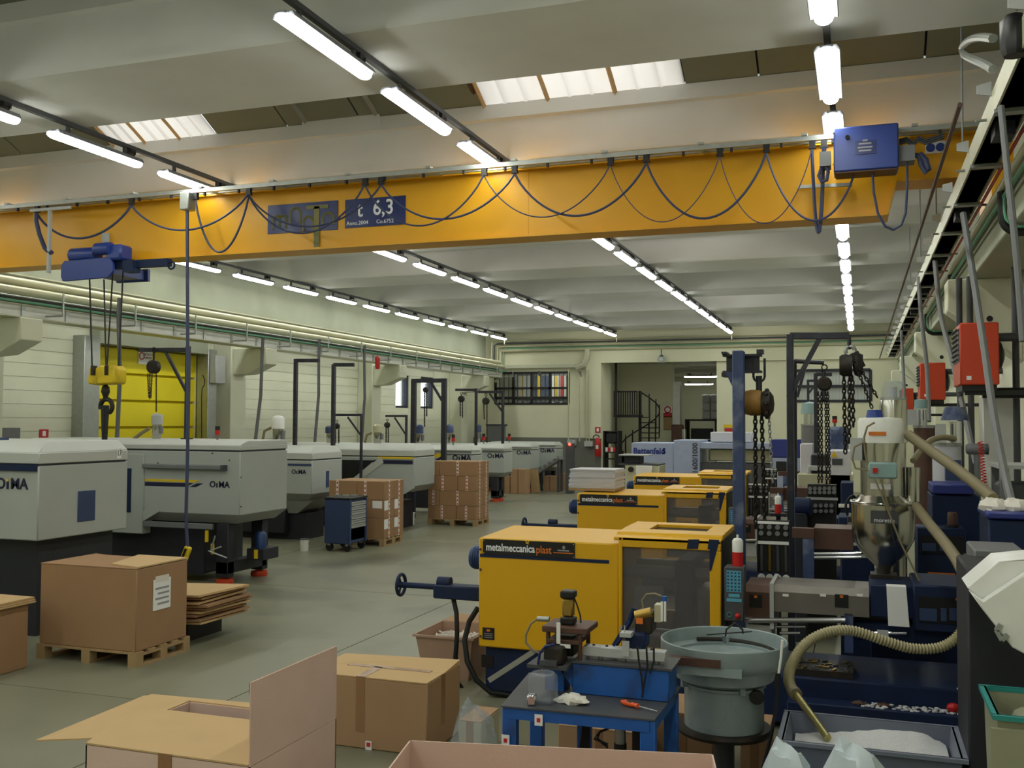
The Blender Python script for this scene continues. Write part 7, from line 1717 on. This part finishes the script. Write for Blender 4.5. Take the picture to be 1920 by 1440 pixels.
MB_d = MB().box(AY(1155,690,37.4).x-.04, AY(1155,690,37.4).x+.04, 37.36, 37.44, 0, 4.7)
single(MB_d, 'steel_post', M['stair'], 'slim dark post at the edge of the opening', 'post')
# signs, chair, rack in the annex
for py, m, lab, sh in ((768,'paper','round prohibition sign in the annex','r'), (778,'redsign','red notice under the prohibition sign','s'), (793,'wood','brown notice board in the annex','s')):
    q = AY(1252, py, 41.45); t = grp('wall_notice', lab, 'sign', 'signs in the annex')
    hgt = {768:.3,778:.18,793:.55}[py]; MB().plate(q, XR, ZU, .36, hgt, .02).build('panel', M[m], t)
    if sh == 'r': MB().torus(q-YD*.03, .12, .025, 'y', 16, 5).build('ring', M['inkred'], t)
    base(t)
t = grp('office_chair', 'brown upholstered chair in the annex', 'chair'); q = AY(1271,812,40.5)
MB().box(q.x-.25, q.x+.25, 40.4, 40.48, .5, AY(1271,796,40.5).z).build('backrest', M['brownm'], t, bev=.05); MB().box(q.x-.26, q.x+.26, 39.95, 40.45, .44, .54).build('seat', M['brownm'], t, bev=.03)
for dx in (-.22,.22):
    for dy in (40.0, 40.42): MB().cyl((q.x+dx, dy, 0), (q.x+dx, dy, .46), .02, 6).build('leg', M['black'], t)
base(t)
t = grp('packing_rack', 'dark rack with boxes in the room behind the opening', 'rack'); Yr = 43.5
a1, b1 = AY(1286,786,Yr), AY(1342,830,Yr)
for xx in (a1.x, b1.x): MB().box(xx-.04, xx+.04, Yr, Yr+.8, 0, a1.z).build('upright', M['machdark'], t)
for zz in (a1.z, a1.z-.9): MB().box(a1.x, b1.x, Yr, Yr+.8, zz-.08, zz).build('shelf_board', M['machdark'], t)
MB().box(a1.x+.2, b1.x-.2, Yr+.1, Yr+.7, a1.z-.85, a1.z-.4).build('dark_crate', M['machdark'], t); base(t)
for i in range(2):
    for k in range(3):
        xa = AY(1316,780,Yr).x+.36*i*1.0; z0_ = a1.z+.36*k
        single(MB().box(xa, xa+.34, Yr+.1, Yr+.6, z0_+.002, z0_+.35), 'packed_box', M['lgrey'], '%s pale box in the %s pile on the far rack' % (['lowest','middle','top'][k], ['left','right'][i]), 'box', 'pale boxes on the far rack', bev=.03)
q = AY(1283,822,38.0)
single(MB().cyl((q.x, 38, 0), (q.x, 38, AY(1283,805,38).z), .09, 14), 'steel_canister', M['chrome'], 'shiny steel canister in the opening', 'canister')
# lamps of the far rooms
for px0_, px1_, py, Yl, lab in ((1281,1348,706,44.0,'near fluorescent lamp in the room behind the opening'), (1281,1340,720,52.0,'far fluorescent lamp in the room behind the opening')):
    a1, b1 = AY(px0_, py, Yl), AY(px1_, py, Yl)
    dup(proto, ((a1.x+b1.x)/2, Yl, a1.z), R_(90), lab, 'fluorescent lamps behind the back wall')
for x_, y_, lab in ((-6.5, 36.75, 'added fluorescent lamp, out of view, brightening the spiral stair annex'), (-11.6, 37.4, 'fluorescent lamp inside the office behind the barred window'), (-4.0, 37.0, 'added fluorescent lamp brightening the room behind the blind window')):  # unseen lamps added to brighten the rooms behind the back wall
    dup(proto, (x_, y_, 4.655 if x_ == -6.5 else 4.5), R_(90), lab, 'fluorescent lamps behind the back wall')
# office contents seen through the barred window
for k in range(4):
    xa = OW[0]+.1+k*.72
    t = grp('binder_shelf', '%s shelf of binders behind the barred office window' % ORD[k], 'shelf', 'shelves in the office')
    m_ = [M['lgrey'], M['cabblue'], M['white'], M['wood']][k]
    MB().box(xa, xa+.66, 38.4, 38.8, 0, 4.3).build('carcass', M['grey'], t)
    for j in range(5): MB().box(xa+.03+.12*j, xa+.14+.12*j, 38.3, 38.4, 3.3, 4.2).build('binder', [m_, M['inkyel'], m_, M['red'] if k == 2 else m_, m_][j], t)
    for j in range(4): MB().box(xa+.03+.15*j, xa+.16+.15*j, 38.3, 38.4, 2.6, 3.15).build('binder', M['dgrey'] if j % 2 else m_, t)
    base(t)
# light haze is left out: the hall air is clear
print('objects', len(bpy.data.objects))
